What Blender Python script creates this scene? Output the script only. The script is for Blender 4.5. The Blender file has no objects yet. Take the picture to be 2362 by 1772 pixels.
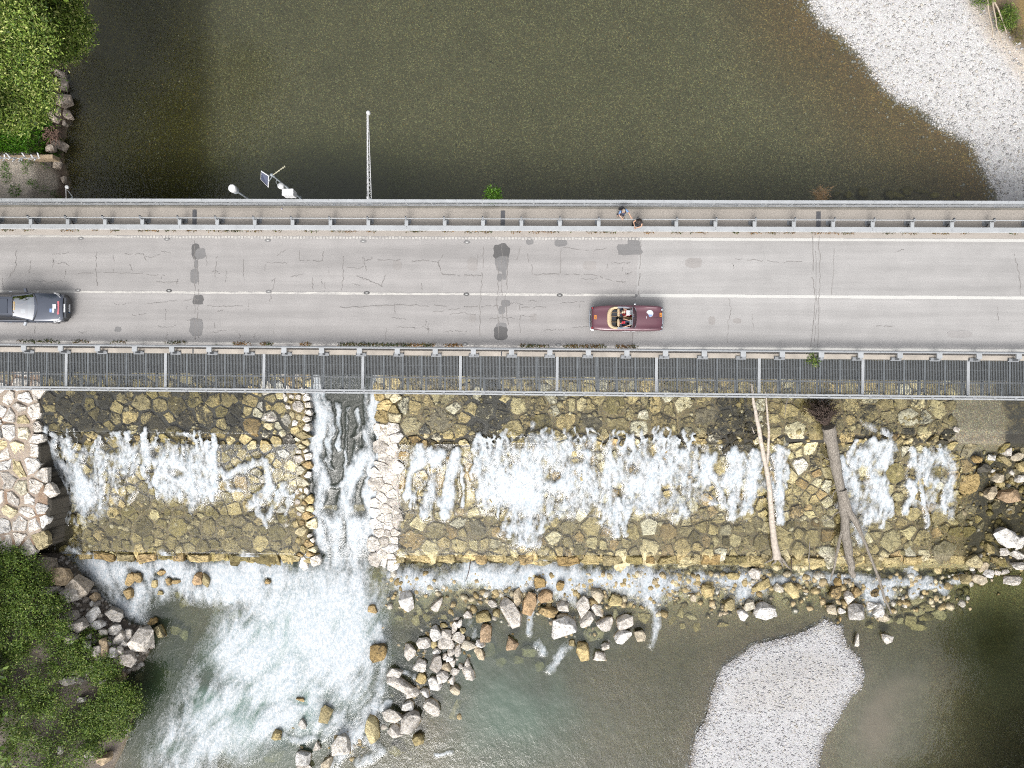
import bpy, bmesh, math, random
import numpy as np
from mathutils import Vector, Matrix, Euler

# ------------------------------------------------------------------ camera, world, sun, exposure
scene = bpy.context.scene
F, IW, IH, HC = 1640.0, 2362.0, 1772.0, 42.6
TILT, ROLL = math.radians(1.6), 0.0098
RM = (Matrix.Rotation(TILT, 3, 'Y') @ Matrix.Rotation(ROLL, 3, 'Z'))
cam_d = bpy.data.cameras.new('drone_camera')
cam_d.sensor_width = 36.0
cam_d.lens = F / IW * 36.0
cam_d.clip_start = 0.5
cam_d.clip_end = 2000
cam = bpy.data.objects.new('drone_camera', cam_d)
scene.collection.objects.link(cam)
M4 = RM.to_4x4(); M4.translation = Vector((0, 0, HC))
cam.matrix_world = M4
scene.camera = cam

SUN_EL, SUN_AZ = 47.0, 192.0          # azimuth clockwise from +Y
world = bpy.data.worlds.new('World'); scene.world = world
world.use_nodes = True
wn = world.node_tree.nodes; wl = world.node_tree.links
bg = wn['Background']
sky = wn.new('ShaderNodeTexSky'); sky.sky_type = 'NISHITA'; sky.sun_disc = False
sky.sun_elevation = math.radians(SUN_EL); sky.sun_rotation = math.radians(SUN_AZ)
sky.dust_density = 6.0; sky.air_density = 1.0; sky.ozone_density = 1.0
hs = wn.new('ShaderNodeHueSaturation'); hs.inputs['Saturation'].default_value = 0.22
wl.new(sky.outputs[0], hs.inputs['Color'])
# thin broken cloud over the whole sky
tc = wn.new('ShaderNodeTexCoord'); cn = wn.new('ShaderNodeTexNoise'); cn.inputs['Scale'].default_value = 2.6; cn.inputs['Detail'].default_value = 7; cn.inputs['Roughness'].default_value = 0.6
cr_ = wn.new('ShaderNodeValToRGB'); cr_.color_ramp.elements[0].position = 0.38; cr_.color_ramp.elements[0].color = (0.90, 0.93, 0.97, 1); cr_.color_ramp.elements[1].position = 0.64; cr_.color_ramp.elements[1].color = (1.2, 1.19, 1.17, 1)
cm = wn.new('ShaderNodeMix'); cm.data_type = 'RGBA'; cm.blend_type = 'MULTIPLY'; cm.inputs[0].default_value = 1.0
wl.new(tc.outputs['Generated'], cn.inputs['Vector']); wl.new(cn.outputs[0], cr_.inputs[0]); wl.new(hs.outputs[0], cm.inputs[6]); wl.new(cr_.outputs[0], cm.inputs[7]); 
# an overcast dome is about three times as bright overhead as at the horizon
sx_ = wn.new('ShaderNodeSeparateXYZ'); wl.new(tc.outputs['Generated'], sx_.inputs[0])
ov = wn.new('ShaderNodeMapRange'); ov.inputs[1].default_value = 0.0; ov.inputs[2].default_value = 1.0; ov.inputs[3].default_value = 0.6; ov.inputs[4].default_value = 2.2
wl.new(sx_.outputs[2], ov.inputs[0]); om = wn.new('ShaderNodeVectorMath'); om.operation = 'SCALE'; wl.new(cm.outputs[2], om.inputs[0]); wl.new(ov.outputs[0], om.inputs['Scale']); wl.new(om.outputs[0], bg.inputs[0])
bg.inputs[1].default_value = 0.15
sun_d = bpy.data.lights.new('sun', 'SUN'); sun_d.energy = 0.6; sun_d.angle = math.radians(24); sun_d.color = (1, 0.955, 0.89)
sun = bpy.data.objects.new('sun', sun_d); scene.collection.objects.link(sun)
_a, _e = math.radians(SUN_AZ), math.radians(SUN_EL)
sdir = Vector((math.sin(_a) * math.cos(_e), math.cos(_a) * math.cos(_e), math.sin(_e)))
sun.rotation_euler = sdir.to_track_quat('Z', 'Y').to_euler(); sun.location = sdir * 200
vs = scene.view_settings
vs.view_transform = 'Standard'; vs.look = 'None'; vs.exposure = 0.78; vs.gamma = 1.0; vs.use_curve_mapping = False
scene.cycles.use_denoising = False
scene.cycles.filter_width = 1.1
scene.cycles.max_bounces = 6
scene.cycles.diffuse_bounces = 3
scene.cycles.glossy_bounces = 3
scene.cycles.transparent_max_bounces = 12
scene.cycles.caustics_reflective = False
scene.cycles.caustics_refractive = False

# ------------------------------------------------------------------ helpers
rng = np.random.default_rng(7)
random.seed(7)
GAIN = 2.75
Rn = np.array(RM)

def lin(c):
    c = c / 255.0
    return c / 12.92 if c <= 0.04045 else ((c + 0.055) / 1.055) ** 2.4
def A(r, g, b, k=1.0):
    """albedo from the tone a sunlit surface of it shows"""
    return (lin(r) / GAIN * k, lin(g) / GAIN * k, lin(b) / GAIN * k)
def C4(c, a=1.0): return (c[0], c[1], c[2], a)

def P(px, py, z):
    v = Rn @ np.array([(px - IW / 2) / F, -(py - IH / 2) / F, -1.0])
    t = (z - HC) / v[2]
    return Vector((v[0] * t, v[1] * t, z))
def proj(x, y, z):
    d = np.stack([x, y, z - HC], -1) @ Rn          # R^T v
    return IW / 2 + F * d[..., 0] / -d[..., 2], IH / 2 - F * d[..., 1] / -d[..., 2]
def WP(pts, z): return np.array([P(a, b, z)[:2] for a, b in pts])

def inside(poly, x, y):
    poly = np.asarray(poly, float); r = np.zeros(x.shape, bool)
    n = len(poly)
    for i in range(n):
        x1, y1 = poly[i]; x2, y2 = poly[(i + 1) % n]
        if y1 == y2: continue
        c = ((y1 > y) != (y2 > y)) & (x < (x2 - x1) * (y - y1) / (y2 - y1) + x1)
        r ^= c
    return r
def segdist(pts, x, y, closed=False):
    pts = np.asarray(pts, float); n = len(pts); best = np.full(x.shape, 1e9)
    for i in range(n if closed else n - 1):
        ax, ay = pts[i]; bx, by = pts[(i + 1) % n]
        dx, dy = bx - ax, by - ay; L = dx * dx + dy * dy + 1e-12
        t = np.clip(((x - ax) * dx + (y - ay) * dy) / L, 0, 1)
        best = np.minimum(best, (x - ax - t * dx) ** 2 + (y - ay - t * dy) ** 2)
    return np.sqrt(best)
def sdist(poly, x, y):
    """positive inside; exact only near the outline"""
    poly = np.asarray(poly, float)
    d = segdist(poly, x, y, True)
    return np.where(inside(poly, x, y), d, -d)
def sstep(a, b, v):
    t = np.clip((v - a) / (b - a), 0, 1); return t * t * (3 - 2 * t)
def vnoise(x, y, seed=0):
    xi = np.floor(x).astype(np.int64); yi = np.floor(y).astype(np.int64)
    fx = x - xi; fy = y - yi; fx = fx * fx * (3 - 2 * fx); fy = fy * fy * (3 - 2 * fy)
    def h(a, b):
        n = (a * 374761393 + b * 668265263 + seed * 974634777) & 0x7fffffff
        n = ((n ^ (n >> 13)) * 1274126177) & 0x7fffffff
        return ((n ^ (n >> 16)) & 0xffff) / 65535.0
    return (h(xi, yi) * (1 - fx) + h(xi + 1, yi) * fx) * (1 - fy) + (h(xi, yi + 1) * (1 - fx) + h(xi + 1, yi + 1) * fx) * fy
def fbm(x, y, sc, oct=4, seed=0):
    s = 0; a = 0.5; t = 0
    for o in range(oct):
        s = s + a * vnoise(x * sc, y * sc, seed + o * 17); t += a; sc *= 2.03; a *= 0.5
    return s / t

def mesh_np(name, verts, faces, attrs=None, smooth=False):
    me = bpy.data.meshes.new(name)
    verts = np.asarray(verts, np.float32)
    me.vertices.add(len(verts)); me.vertices.foreach_set('co', verts.ravel())
    faces = np.asarray(faces, np.int32); k = faces.shape[1]
    me.loops.add(faces.size); me.loops.foreach_set('vertex_index', faces.ravel())
    me.polygons.add(len(faces))
    me.polygons.foreach_set('loop_start', np.arange(0, faces.size, k, dtype=np.int32))
    try: me.polygons.foreach_set('loop_total', np.full(len(faces), k, np.int32))
    except Exception: pass
    if smooth: me.polygons.foreach_set('use_smooth', np.ones(len(faces), bool))
    me.update(calc_edges=True); me.validate()
    for n, (typ, dat) in (attrs or {}).items():
        a = me.attributes.new(n, typ, 'POINT')
        dat = np.asarray(dat, np.float32)
        a.data.foreach_set('color' if typ == 'FLOAT_COLOR' else 'value', dat.ravel())
    return me
def grid_np(x0, x1, y0, y1, st):
    nx = int(round((x1 - x0) / st)) + 1; ny = int(round((y1 - y0) / st)) + 1
    X, Y = np.meshgrid(np.linspace(x0, x1, nx), np.linspace(y0, y1, ny))
    i = np.arange(nx * ny).reshape(ny, nx)
    f = np.stack([i[:-1, :-1], i[:-1, 1:], i[1:, 1:], i[1:, :-1]], -1).reshape(-1, 4)
    return X.ravel(), Y.ravel(), f
def compact(verts, faces, keep, attrs):
    f = faces[keep]; used = np.unique(f); m = np.full(len(verts), -1, np.int64); m[used] = np.arange(len(used))
    return verts[used], m[f], {k: (t, np.asarray(d)[used]) for k, (t, d) in attrs.items()}

def link(name, me, mat=None, parent=None, loc=None):
    o = bpy.data.objects.new(name, me); scene.collection.objects.link(o)
    if mat is not None and me is not None:
        for m in (mat if isinstance(mat, (list, tuple)) else [mat]): me.materials.append(m)
    if parent: o.parent = parent
    if loc is not None: o.location = loc
    return o
def tag(o, label=None, cat=None, group=None, kind=None):
    if label: o['label'] = label
    if cat: o['category'] = cat
    if group: o['group'] = group
    if kind: o['kind'] = kind
    return o
def thing(name, label, cat, loc=(0, 0, 0), rz=0.0, group=None):
    o = bpy.data.objects.new(name, None); scene.collection.objects.link(o)
    o.empty_display_size = 0.2; o.location = loc; o.rotation_euler = (0, 0, rz)
    return tag(o, label, cat, group)
def copy_tree(o, parent=None):
    c = o.copy(); scene.collection.objects.link(c)
    if parent: c.parent = parent
    for ch in o.children: copy_tree(ch, c)
    return c

class MB:
    """collects shapes into one mesh"""
    def __init__(s): s.v = []; s.f = []; s.m = []; s.c = []
    def add(s, vs, fs, mi=0):
        b = len(s.v); s.v += [tuple(v) for v in vs]; s.f += [tuple(i + b for i in f) for f in fs]; s.m += [mi] * len(fs); return s
    def box(s, c, d, rz=0, mi=0, taper=1.0):
        hx, hy, hz = d[0] / 2, d[1] / 2, d[2] / 2; co, si = math.cos(rz), math.sin(rz); vs = []
        for z, t in ((-hz, 1), (hz, taper)):
            for x, y in ((-hx, -hy), (hx, -hy), (hx, hy), (-hx, hy)):
                x2, y2 = x * t, y * t
                vs.append((c[0] + x2 * co - y2 * si, c[1] + x2 * si + y2 * co, c[2] + z))
        return s.add(vs, [(3, 2, 1, 0), (4, 5, 6, 7), (0, 1, 5, 4), (1, 2, 6, 5), (2, 3, 7, 6), (3, 0, 4, 7)], mi)
    def tube(s, pts, r, n=8, mi=0, cap=True):
        pts = [Vector(p) for p in pts]; rs = r if isinstance(r, (list, tuple)) else [r] * len(pts)
        rings = []; up = None
        for i, p in enumerate(pts):
            d = (pts[min(i + 1, len(pts) - 1)] - pts[max(i - 1, 0)])
            if d.length < 1e-9: d = Vector((0, 0, 1))
            d.normalize()
            if up is None: up = Vector((0, 0, 1)) if abs(d.z) < 0.9 else Vector((1, 0, 0))
            a = d.cross(up)
            if a.length < 1e-6: a = d.orthogonal()
            a.normalize(); b = a.cross(d).normalized(); up = b
            rings.append([p + (a * math.cos(2 * math.pi * k / n) + b * math.sin(2 * math.pi * k / n)) * rs[i] for k in range(n)])
        vs = [v for R in rings for v in R]; fs = []
        for i in range(len(pts) - 1):
            for k in range(n):
                k2 = (k + 1) % n; fs.append((i * n + k, i * n + k2, (i + 1) * n + k2, (i + 1) * n + k))
        if cap: fs += [tuple(range(n))[::-1], tuple((len(pts) - 1) * n + k for k in range(n))]
        return s.add(vs, fs, mi)
    def lathe(s, prof, n=16, c=(0, 0, 0), mi=0):
        vs = [(c[0] + r * math.cos(2 * math.pi * k / n), c[1] + r * math.sin(2 * math.pi * k / n), c[2] + z) for r, z in prof for k in range(n)]
        fs = []
        for i in range(len(prof) - 1):
            for k in range(n):
                k2 = (k + 1) % n; fs.append((i * n + k, i * n + k2, (i + 1) * n + k2, (i + 1) * n + k))
        fs += [tuple(range(n))[::-1], tuple((len(prof) - 1) * n + k for k in range(n))]
        return s.add(vs, fs, mi)
    def prism(s, poly, z0, z1, mi=0):
        n = len(poly); vs = [(p[0], p[1], z0) for p in poly] + [(p[0], p[1], z1) for p in poly]
        fs = [tuple(range(n))[::-1], tuple(range(n, 2 * n))] + [(i, (i + 1) % n, n + (i + 1) % n, n + i) for i in range(n)]
        return s.add(vs, fs, mi)
    def build(s, name, mat, parent=None, loc=None, smooth=False, bevel=0):
        me = bpy.data.meshes.new(name); me.from_pydata(s.v, [], s.f); me.update()
        me.polygons.foreach_set('material_index', s.m)
        bm = bmesh.new(); bm.from_mesh(me); bmesh.ops.recalc_face_normals(bm, faces=bm.faces)
        if bevel: bmesh.ops.bevel(bm, geom=[e for e in bm.edges if e.calc_face_angle(0) > 0.6], offset=bevel, segments=2, affect='EDGES', clamp_overlap=True)
        bm.to_mesh(me); bm.free()
        if smooth:
            me.polygons.foreach_set('use_smooth', [True] * len(me.polygons))
            try: me.set_sharp_from_angle(angle=math.radians(40))
            except Exception: pass
        return link(name, me, mat, parent, loc)

# ------------------------------------------------------------------ materials
class NT:
    def __init__(s, name):
        s.mat = bpy.data.materials.new(name); s.mat.use_nodes = True; s.t = s.mat.node_tree
        s.n = s.t.nodes; s.out = s.n['Material Output']; s.b = s.n['Principled BSDF']
    def node(s, typ, **kw):
        n = s.n.new(typ)
        for k, v in kw.items():
            if hasattr(n, k) and not k[0].isupper(): setattr(n, k, v)
            else: n.inputs[k].default_value = v
        return n
    def l(s, a, b): s.t.links.new(a, b); return s
    def pos(s): return s.node('ShaderNodeNewGeometry').outputs['Position']
    def attr(s, name): return s.node('ShaderNodeAttribute', attribute_name=name)
    def noise(s, scale, detail=4, rough=0.55, vec=None, dist=0.0):
        n = s.node('ShaderNodeTexNoise'); n.inputs['Scale'].default_value = scale; n.inputs['Detail'].default_value = detail
        n.inputs['Roughness'].default_value = rough; n.inputs['Distortion'].default_value = dist
        s.l(vec if vec is not None else s.pos(), n.inputs['Vector']); return n.outputs[0]
    def vor(s, scale, vec=None, feature='F1', rnd=1.0):
        n = s.node('ShaderNodeTexVoronoi', feature=feature); n.inputs['Scale'].default_value = scale; n.inputs['Randomness'].default_value = rnd
        s.l(vec if vec is not None else s.pos(), n.inputs['Vector']); return n
    def ramp(s, fac, stops, interp='LINEAR'):
        n = s.node('ShaderNodeValToRGB'); n.color_ramp.interpolation = interp; e = n.color_ramp.elements
        while len(e) < len(stops): e.new(0.5)
        for q, (p, c) in zip(e, stops):
            q.position = p; q.color = C4(c) if isinstance(c, tuple) else (c, c, c, 1)
        s.l(fac, n.inputs[0]); return n.outputs[0]
    def mix(s, fac, a, b, blend='MIX'):
        n = s.node('ShaderNodeMix', data_type='RGBA', blend_type=blend)
        for sock, v in ((n.inputs[0], fac), (n.inputs[6], a), (n.inputs[7], b)):
            if isinstance(v, (int, float)): sock.default_value = v if sock.type == 'VALUE' else (v, v, v, 1)
            elif isinstance(v, tuple): sock.default_value = C4(v)
            else: s.l(v, sock)
        return n.outputs[2]
    def math(s, op, a, b=0.0, c=None, clamp=False):
        n = s.node('ShaderNodeMath', operation=op, use_clamp=clamp)
        for i, v in enumerate((a, b) if c is None else (a, b, c)):
            if isinstance(v, (int, float)): n.inputs[i].default_value = v
            else: s.l(v, n.inputs[i])
        return n.outputs[0]
    def scalevec(s, v, sc):
        n = s.node('ShaderNodeMapping'); n.inputs['Scale'].default_value = sc; s.l(v, n.inputs['Vector']); return n.outputs[0]
    def bump(s, h, strength=0.5, dist=0.02, to=None):
        n = s.node('ShaderNodeBump'); n.inputs['Strength'].default_value = strength; n.inputs['Distance'].default_value = dist
        s.l(h, n.inputs['Height'])
        s.l(n.outputs[0], (to or s.b).inputs['Normal']); return n.outputs[0]
    def base(s, c, rough=0.8, metal=0.0):
        if isinstance(c, tuple): s.b.inputs['Base Color'].default_value = C4(c)
        else: s.l(c, s.b.inputs['Base Color'])
        if isinstance(rough, (int, float)): s.b.inputs['Roughness'].default_value = rough
        else: s.l(rough, s.b.inputs['Roughness'])
        s.b.inputs['Metallic'].default_value = metal
        return s

def plain(name, c, rough=0.6, metal=0.0, var=0.25, scale=3.0, coat=0.0, bump=0.0):
    t = NT(name); n = t.noise(scale, 5)
    t.base(t.mix(1.0, c, t.ramp(n, [(0.3, 1 - var), (0.7, 1 + var * 0.6)]), 'MULTIPLY'), rough, metal)
    if coat: t.b.inputs['Coat Weight'].default_value = coat; t.b.inputs['Coat Roughness'].default_value = 0.06
    if bump: t.bump(t.noise(scale * 8, 4), bump, 0.02)
    return t.mat

def moss_k(t, amount):
    """black algae: the same world-wide stain on stones and mortar"""
    th = t.math('SUBTRACT', 0.84, t.math('MULTIPLY', amount, 0.43))
    sp = t.math('ADD', t.math('MULTIPLY', t.noise(1.3, 8, 0.72), 0.62), t.math('MULTIPLY', t.noise(8.0, 5, 0.75), 0.50))
    return t.math('MULTIPLY', t.math('MULTIPLY', t.math('SUBTRACT', sp, th), 10.0, clamp=True), 0.93)

def stone_mat(name, rough, waterline=None):
    t = NT(name); a = t.attr('col')
    n1 = t.noise(3.2, 7, 0.68); n2 = t.noise(9.0, 5, 0.65)
    c = t.mix(1.0, a.outputs['Color'], t.ramp(n1, [(0.36, 0.58), (0.5, 1.0), (0.64, 1.30)]), 'MULTIPLY')
    c = t.mix(1.0, c, t.ramp(t.noise(21.0, 5, 0.7), [(0.36, 0.66), (0.5, 1.0), (0.64, 1.25)]), 'MULTIPLY')
    c = t.mix(t.ramp(n2, [(0.48, 0.0), (0.70, 0.8)]), c, t.mix(1.0, c, (0.66, 0.58, 0.42), 'MULTIPLY'))
    # dark lichen and algae: the stain takes more of a stone the larger its alpha
    k = moss_k(t, a.outputs['Alpha'])
    c = t.mix(k, c, (0.012, 0.011, 0.008))
    if waterline is not None:
        z = t.node('ShaderNodeSeparateXYZ'); t.l(t.pos(), z.inputs[0])
        w = t.math('ADD', z.outputs[2], t.math('MULTIPLY', t.noise(3.0, 3), 0.10))
        wet = t.ramp(t.math('MULTIPLY', t.math('SUBTRACT', w, waterline), 4.0, clamp=True), [(0.0, 1.0), (0.35, 0.8), (0.6, 0.0)])
        c = t.mix(wet, c, t.mix(1.0, c, (0.74, 0.62, 0.43), 'MULTIPLY'))
    t.base(c, rough); t.b.inputs['Specular IOR Level'].default_value = 0.25
    t.bump(t.math('ADD', t.math('ADD', n2, t.math('MULTIPLY', n1, 1.2)), t.math('MULTIPLY', t.noise(30, 3), 0.4)), 0.9, 0.10)
    return t.mat

def vcol_mat(name, rough=0.85, speck=1.0, psc=9.0, bump=0.5, dark=0.35, bright=1.7):
    """ground: vertex colour, broken up into pebbles"""
    t = NT(name); a = t.attr('col')
    v = t.vor(psc); sp = t.node('ShaderNodeSeparateColor'); t.l(v.outputs['Color'], sp.inputs[0])
    pv = t.ramp(sp.outputs[0], [(0.0, dark), (0.45, 0.8), (0.8, 1.1), (0.97, bright)])
    v2 = t.vor(psc * 2.3); sp2 = t.node('ShaderNodeSeparateColor'); t.l(v2.outputs['Color'], sp2.inputs[0])
    pv2 = t.ramp(sp2.outputs[1], [(0.0, 0.7), (0.6, 1.0), (0.95, 1.35)])
    big = t.ramp(t.noise(0.5, 5, 0.6), [(0.3, 0.82), (0.7, 1.15)])
    m = t.mix(1.0, t.mix(1.0, pv, pv2, 'MULTIPLY'), big, 'MULTIPLY')
    # strength of the pebbles comes with the colour's alpha
    m = t.mix(t.math('MULTIPLY', a.outputs['Alpha'], speck), 1.0, m)
    ms = t.attr('moss')
    hue = t.mix(t.math('MULTIPLY', a.outputs['Alpha'], t.ramp(sp.outputs[2], [(0.75, 0.0), (0.95, 0.6)])), (1, 1, 1), (1.25, 1.05, 0.62))
    tint = t.mix(0.30, (1, 1, 1), v2.outputs['Color'])
    hue = t.mix(a.outputs['Alpha'], hue, t.mix(1.0, hue, t.mix(1.0, tint, (1.17, 1.17, 1.17), 'MULTIPLY'), 'MULTIPLY'))
    c = t.mix(1.0, t.mix(1.0, a.outputs['Color'], m, 'MULTIPLY'), hue, 'MULTIPLY')
    if name.startswith('lower'): c = t.mix(moss_k(t, ms.outputs['Fac']), c, (0.012, 0.011, 0.008))
    t.base(c, rough)
    h = t.math('SUBTRACT', 1.0, v.outputs['Distance'])
    t.bump(t.math('ADD', h, t.math('MULTIPLY', t.noise(25, 3), 0.5)), bump, 0.06)
    return t.mat
# ------------------------------------------------------------------ levels of river, weir and banks
ZU, ZL = -4.0, -7.05
def yb(py, z): return P(1181, py, z).y
_prof = [(1700, -7.05), (1308, -7.02), (1298, -6.95), (1286, -6.62), (1190, -6.38), (1020, -5.12), (1008, -4.62), (905, -4.35), (835, -4.12), (800, -4.06)]
PROF_Y = np.array([yb(p, z) for p, z in _prof]); PROF_Z = np.array([z for p, z in _prof])
def zprof(y): return np.interp(y, PROF_Y, PROF_Z)
Y_SILL = yb(1296, -6.8)

def noisy(x, y, sc, amp, seed): return (fbm(x, y, sc, 4, seed) - 0.5) * 2 * amp

PAVE = WP([(-500, 800), (99, 800), (97, 905), (92, 940), (84, 1000), (93, 1030), (95, 1080), (117, 1140), (119, 1172), (105, 1215), (98, 1262), (60, 1278), (-500, 1290)], -4.3)
FOOT = WP([(-700, 1250), (120, 1262), (140, 1275), (165, 1300), (200, 1340), (222, 1372), (262, 1405), (300, 1440), (340, 1445), (352, 1490), (320, 1540), (282, 1560), (270, 1600), (308, 1640), (292, 1700), (262, 1772), (250, 1900), (200, 2300), (-900, 2300)], -6.9)
CHUTE = [(714, 700), (874, 700), (878, 905), (868, 1000), (868, 1120), (858, 1200), (862, 1305), (726, 1305), (716, 1200), (712, 1100), (714, 905)]
BAR = [(1901, 1427), (1942, 1445), (1953, 1488), (1982, 1514), (1994, 1555), (1988, 1589), (1965, 1607), (1950, 1633), (1930, 1667), (1907, 1696), (1895, 1734), (1888, 1772), (1870, 2000),
       (1560, 2000), (1586, 1772), (1598, 1720), (1609, 1685), (1627, 1662), (1635, 1627), (1641, 1595), (1653, 1566), (1667, 1537), (1702, 1514), (1740, 1485), (1809, 1471), (1855, 1456), (1878, 1445)]

WALLS = [[(646, 840), (716, 840), (714, 1120), (730, 1296), (690, 1300), (680, 1150), (698, 1080), (688, 1030)], [(874, 840), (914, 840), (920, 1080), (924, 1200), (908, 1306), (868, 1306), (862, 1180), (868, 1080)]]
def lower_fields(x, y):
    zp = zprof(y); px, py = proj(x, y, zp)
    pool = y < Y_SILL
    ytop, ybot = PROF_Y[-2], Y_SILL
    zch = -4.16 + (ytop - y) / (ytop - ybot) * (-2.86)
    z = zp - 0.15 + noisy(x, y, 1.0, 0.08, 3) + noisy(x, y, 4.0, 0.04, 4)
    # pool bed
    bar = sdist(BAR, px, py) / 33.0
    d = 0.75 + 0.25 * noisy(x, y, 0.2, 1, 5)
    def blob(cx, cy, rx, ry, v):
        nonlocal d
        w = np.exp(-(((px - cx) / rx) ** 2 + ((py - cy) / ry) ** 2)); d = d * (1 - w) + v * w
    blob(1200, 1640, 150, 170, 1.7); blob(400, 1640, 90, 190, 1.8); blob(700, 1500, 220, 200, 1.5); blob(2300, 1480, 120, 220, 1.6)
    blob(1010, 1680, 90, 110, 0.28); blob(1420, 1620, 140, 170, 0.45); blob(2020, 1690, 110, 130, 0.22); blob(1650, 1440, 260, 50, 0.25); blob(2150, 1590, 90, 90, 0.4); blob(1100, 1380, 240, 60, 0.35); blob(1520, 1352, 760, 72, 0.13); blob(2050, 1390, 160, 50, 0.3); blob(620, 1420, 200, 60, .4); blob(330, 1520, 60, 120, 1.3)
    dd = np.minimum(d, np.clip(0.10 - bar * 0.24, 0, 9))
    barz = np.clip(bar * 0.10 + 0.02, -9, 0.30) + noisy(x, y, 0.5, 0.04, 9)
    zb = np.where(bar > 0, ZL + barz, ZL - dd + noisy(x, y, 1.1, 0.05, 8))
    k = sstep(Y_SILL - 0.35, Y_SILL + 0.05, y)
    z = zb * (1 - k) + z * k
    # spillway
    ch = sdist(CHUTE, px, py) / 38.0
    kc = sstep(-0.25, 0.2, ch)
    z = np.where(y > Y_SILL - 2.5, z * (1 - kc) + np.minimum(z, zch - 0.7) * kc, z)
    wl0 = np.maximum(sdist(WALLS[0], px, py), sdist(WALLS[1], px, py)) / 38.0
    z = np.where(~pool, z + 0.38 * sstep(-0.12, 0.1, wl0), z)
    # banks
    pv = sdist(PAVE, x, y); ft = sdist(FOOT, x, y)
    bank = -7.05 + np.clip(ft * 0.85, -1, 2.9) + noisy(x, y, 0.7, 0.2, 21)
    z = np.maximum(z, np.where(ft > -1.2, bank, -99))
    zpave = -4.42 + noisy(x, y, 0.6, 0.08, 31)
    z = np.where(pv > 0, np.maximum(zpave, z), z)
    return dict(z=z, px=px, py=py, zp=zp, pool=pool, bar=bar, ch=ch, pv=pv, ft=ft, kc=kc, wl=wl0, zch=zch)
def zlow(x, y):
    return float(lower_fields(np.array([x]), np.array([y]))['z'][0])
def PS(px, py, dz=0.0):
    """the point of the lower ground seen at a spot"""
    z = -6.0
    for _ in range(6):
        p = P(px, py, z); z = 0.5 * z + 0.5 * zlow(p.x, p.y)
    return P(px, py, z + dz)
def PW(px, py, dz=0.0):
    """the same for the water level or apron plane"""
    z = -6.5
    for _ in range(5):
        p = P(px, py, z); z = float(zprof(p.y))
    return P(px, py, z + dz)

# ---- upper river
SHORE = [(1861, 0), (1879, 33), (1904, 62), (1937, 80), (1966, 109), (1995, 138), (2013, 167), (2042, 203), (2075, 232), (2118, 250), (2147, 275), (2198, 308), (2245, 337), (2260, 377), (2278, 413), (2296, 458), (2330, 560), (2400, 800),
         (3200, 800), (3200, -900), (1500, -900), (1700, -300), (1800, -120)]
SOIL = [(2240, -200), (2248, 0), (2262, 25), (2285, 60), (2300, 85), (2322, 102), (2340, 122), (2362, 155), (2450, 250), (3200, 600), (3200, -900), (2000, -900)]
UFOOT = [(150, -600), (150, 0), (150, 130), (130, 160), (152, 230), (168, 270), (146, 330), (150, 380), (164, 430), (152, 470), (150, 600), (140, 860), (-900, 860), (-900, -600)]
def upper_fields(x, y):
    px, py = proj(x, y, np.full(x.shape, ZU))
    sh = sdist(SHORE, px, py) / 36.0 + noisy(x, y, 1.2, 0.22, 41) + noisy(x, y, 4.0, 0.10, 42)
    uf = sdist(UFOOT, px, py) / 36.0 + noisy(x, y, 0.8, 0.15, 43)
    d = 0.12 + 0.8 * (1 - np.exp(-np.clip(-sh, 0, 99) / 5.0)) + noisy(x, y, 0.25, 0.12, 44)
    w = np.exp(-(((px - 760) / 210) ** 2 + ((py - 440) / 95) ** 2)); d = d + 1.7 * w
    d = np.minimum(d, 0.1 + np.clip(-uf, 0, 9) * 0.35 + 0.0)
    d = np.minimum(d, 0.02 + np.clip(-sh, 0, 99) * 0.17)
    z = np.where(sh > 0, ZU + np.clip(sh * 0.09, 0, 0.6), ZU - d)
    so = sdist(SOIL, px, py) / 36.0
    z = z + np.clip(so, 0, 4) * 0.12
    z = np.where(uf > 0, ZU + np.clip(uf * 1.4, 0, 1.7) + noisy(x, y, 1.0, 0.12, 45), z)
    crest = sstep(3.2, 1.9, y)                        # bed rises to the weir crest under the deck
    z = z * (1 - crest) + np.maximum(z, ZU - 0.18) * crest
    return dict(z=z, px=px, py=py, sh=sh, uf=uf, so=so, d=ZU - z)
def zup(x, y): return float(upper_fields(np.array([x]), np.array([y]))['z'][0])

M_bed = vcol_mat('river_bed_pebbles', 0.8, 1.0, 15.0, 0.5, 0.50, 2.2)
M_low = vcol_mat('lower_bed_pebbles', 0.8, 1.0, 14.0, 0.5, 0.55, 1.5)

def lerp(c, k, new):
    k = k[:, None]; return c * (1 - k) + np.array(new) * k

# upper ground
X, Y, FG = grid_np(-46, 46, 1.4, 40, 0.16)
u = upper_fields(X, Y)
col = np.tile(np.array(A(160, 151, 122)), (len(X), 1))
col = lerp(col, sstep(-7.5, -0.5, u['sh']), A(142, 114, 66))
col = lerp(col, sstep(-1.2, -0.05, u['sh']) * sstep(0.45, 0.62, fbm(X, Y, 0.5, 3, 51)), A(150, 128, 55))
wh = sstep(-0.22, 0.14, u['sh'] + noisy(X, Y, 7.0, 0.16, 58))
col = lerp(col, wh, A(222, 220, 218))
col = lerp(col, sstep(0.2, 3.0, u['sh']) * sstep(0.5, 0.75, fbm(X, Y, 0.12, 4, 52)), A(222, 212, 200))
col = lerp(col, sstep(-1.6, -0.5, u['so']) * wh, A(216, 204, 190))
col = lerp(col, sstep(-0.3, 0.4, u['so'] + noisy(X, Y, 1.0, 0.3, 53)), A(125, 106, 78))
col = lerp(col, sstep(0.1, 0.6, u['so']) * sstep(0.5, 0.62, fbm(X, Y, 0.9, 4, 54)), A(140, 116, 66))
col = lerp(col, sstep(6, 0.0, -u['uf']) * sstep(0.40, 0.65, fbm(X, Y, 0.6, 4, 56)) * 0.45, A(70, 56, 26))
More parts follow.
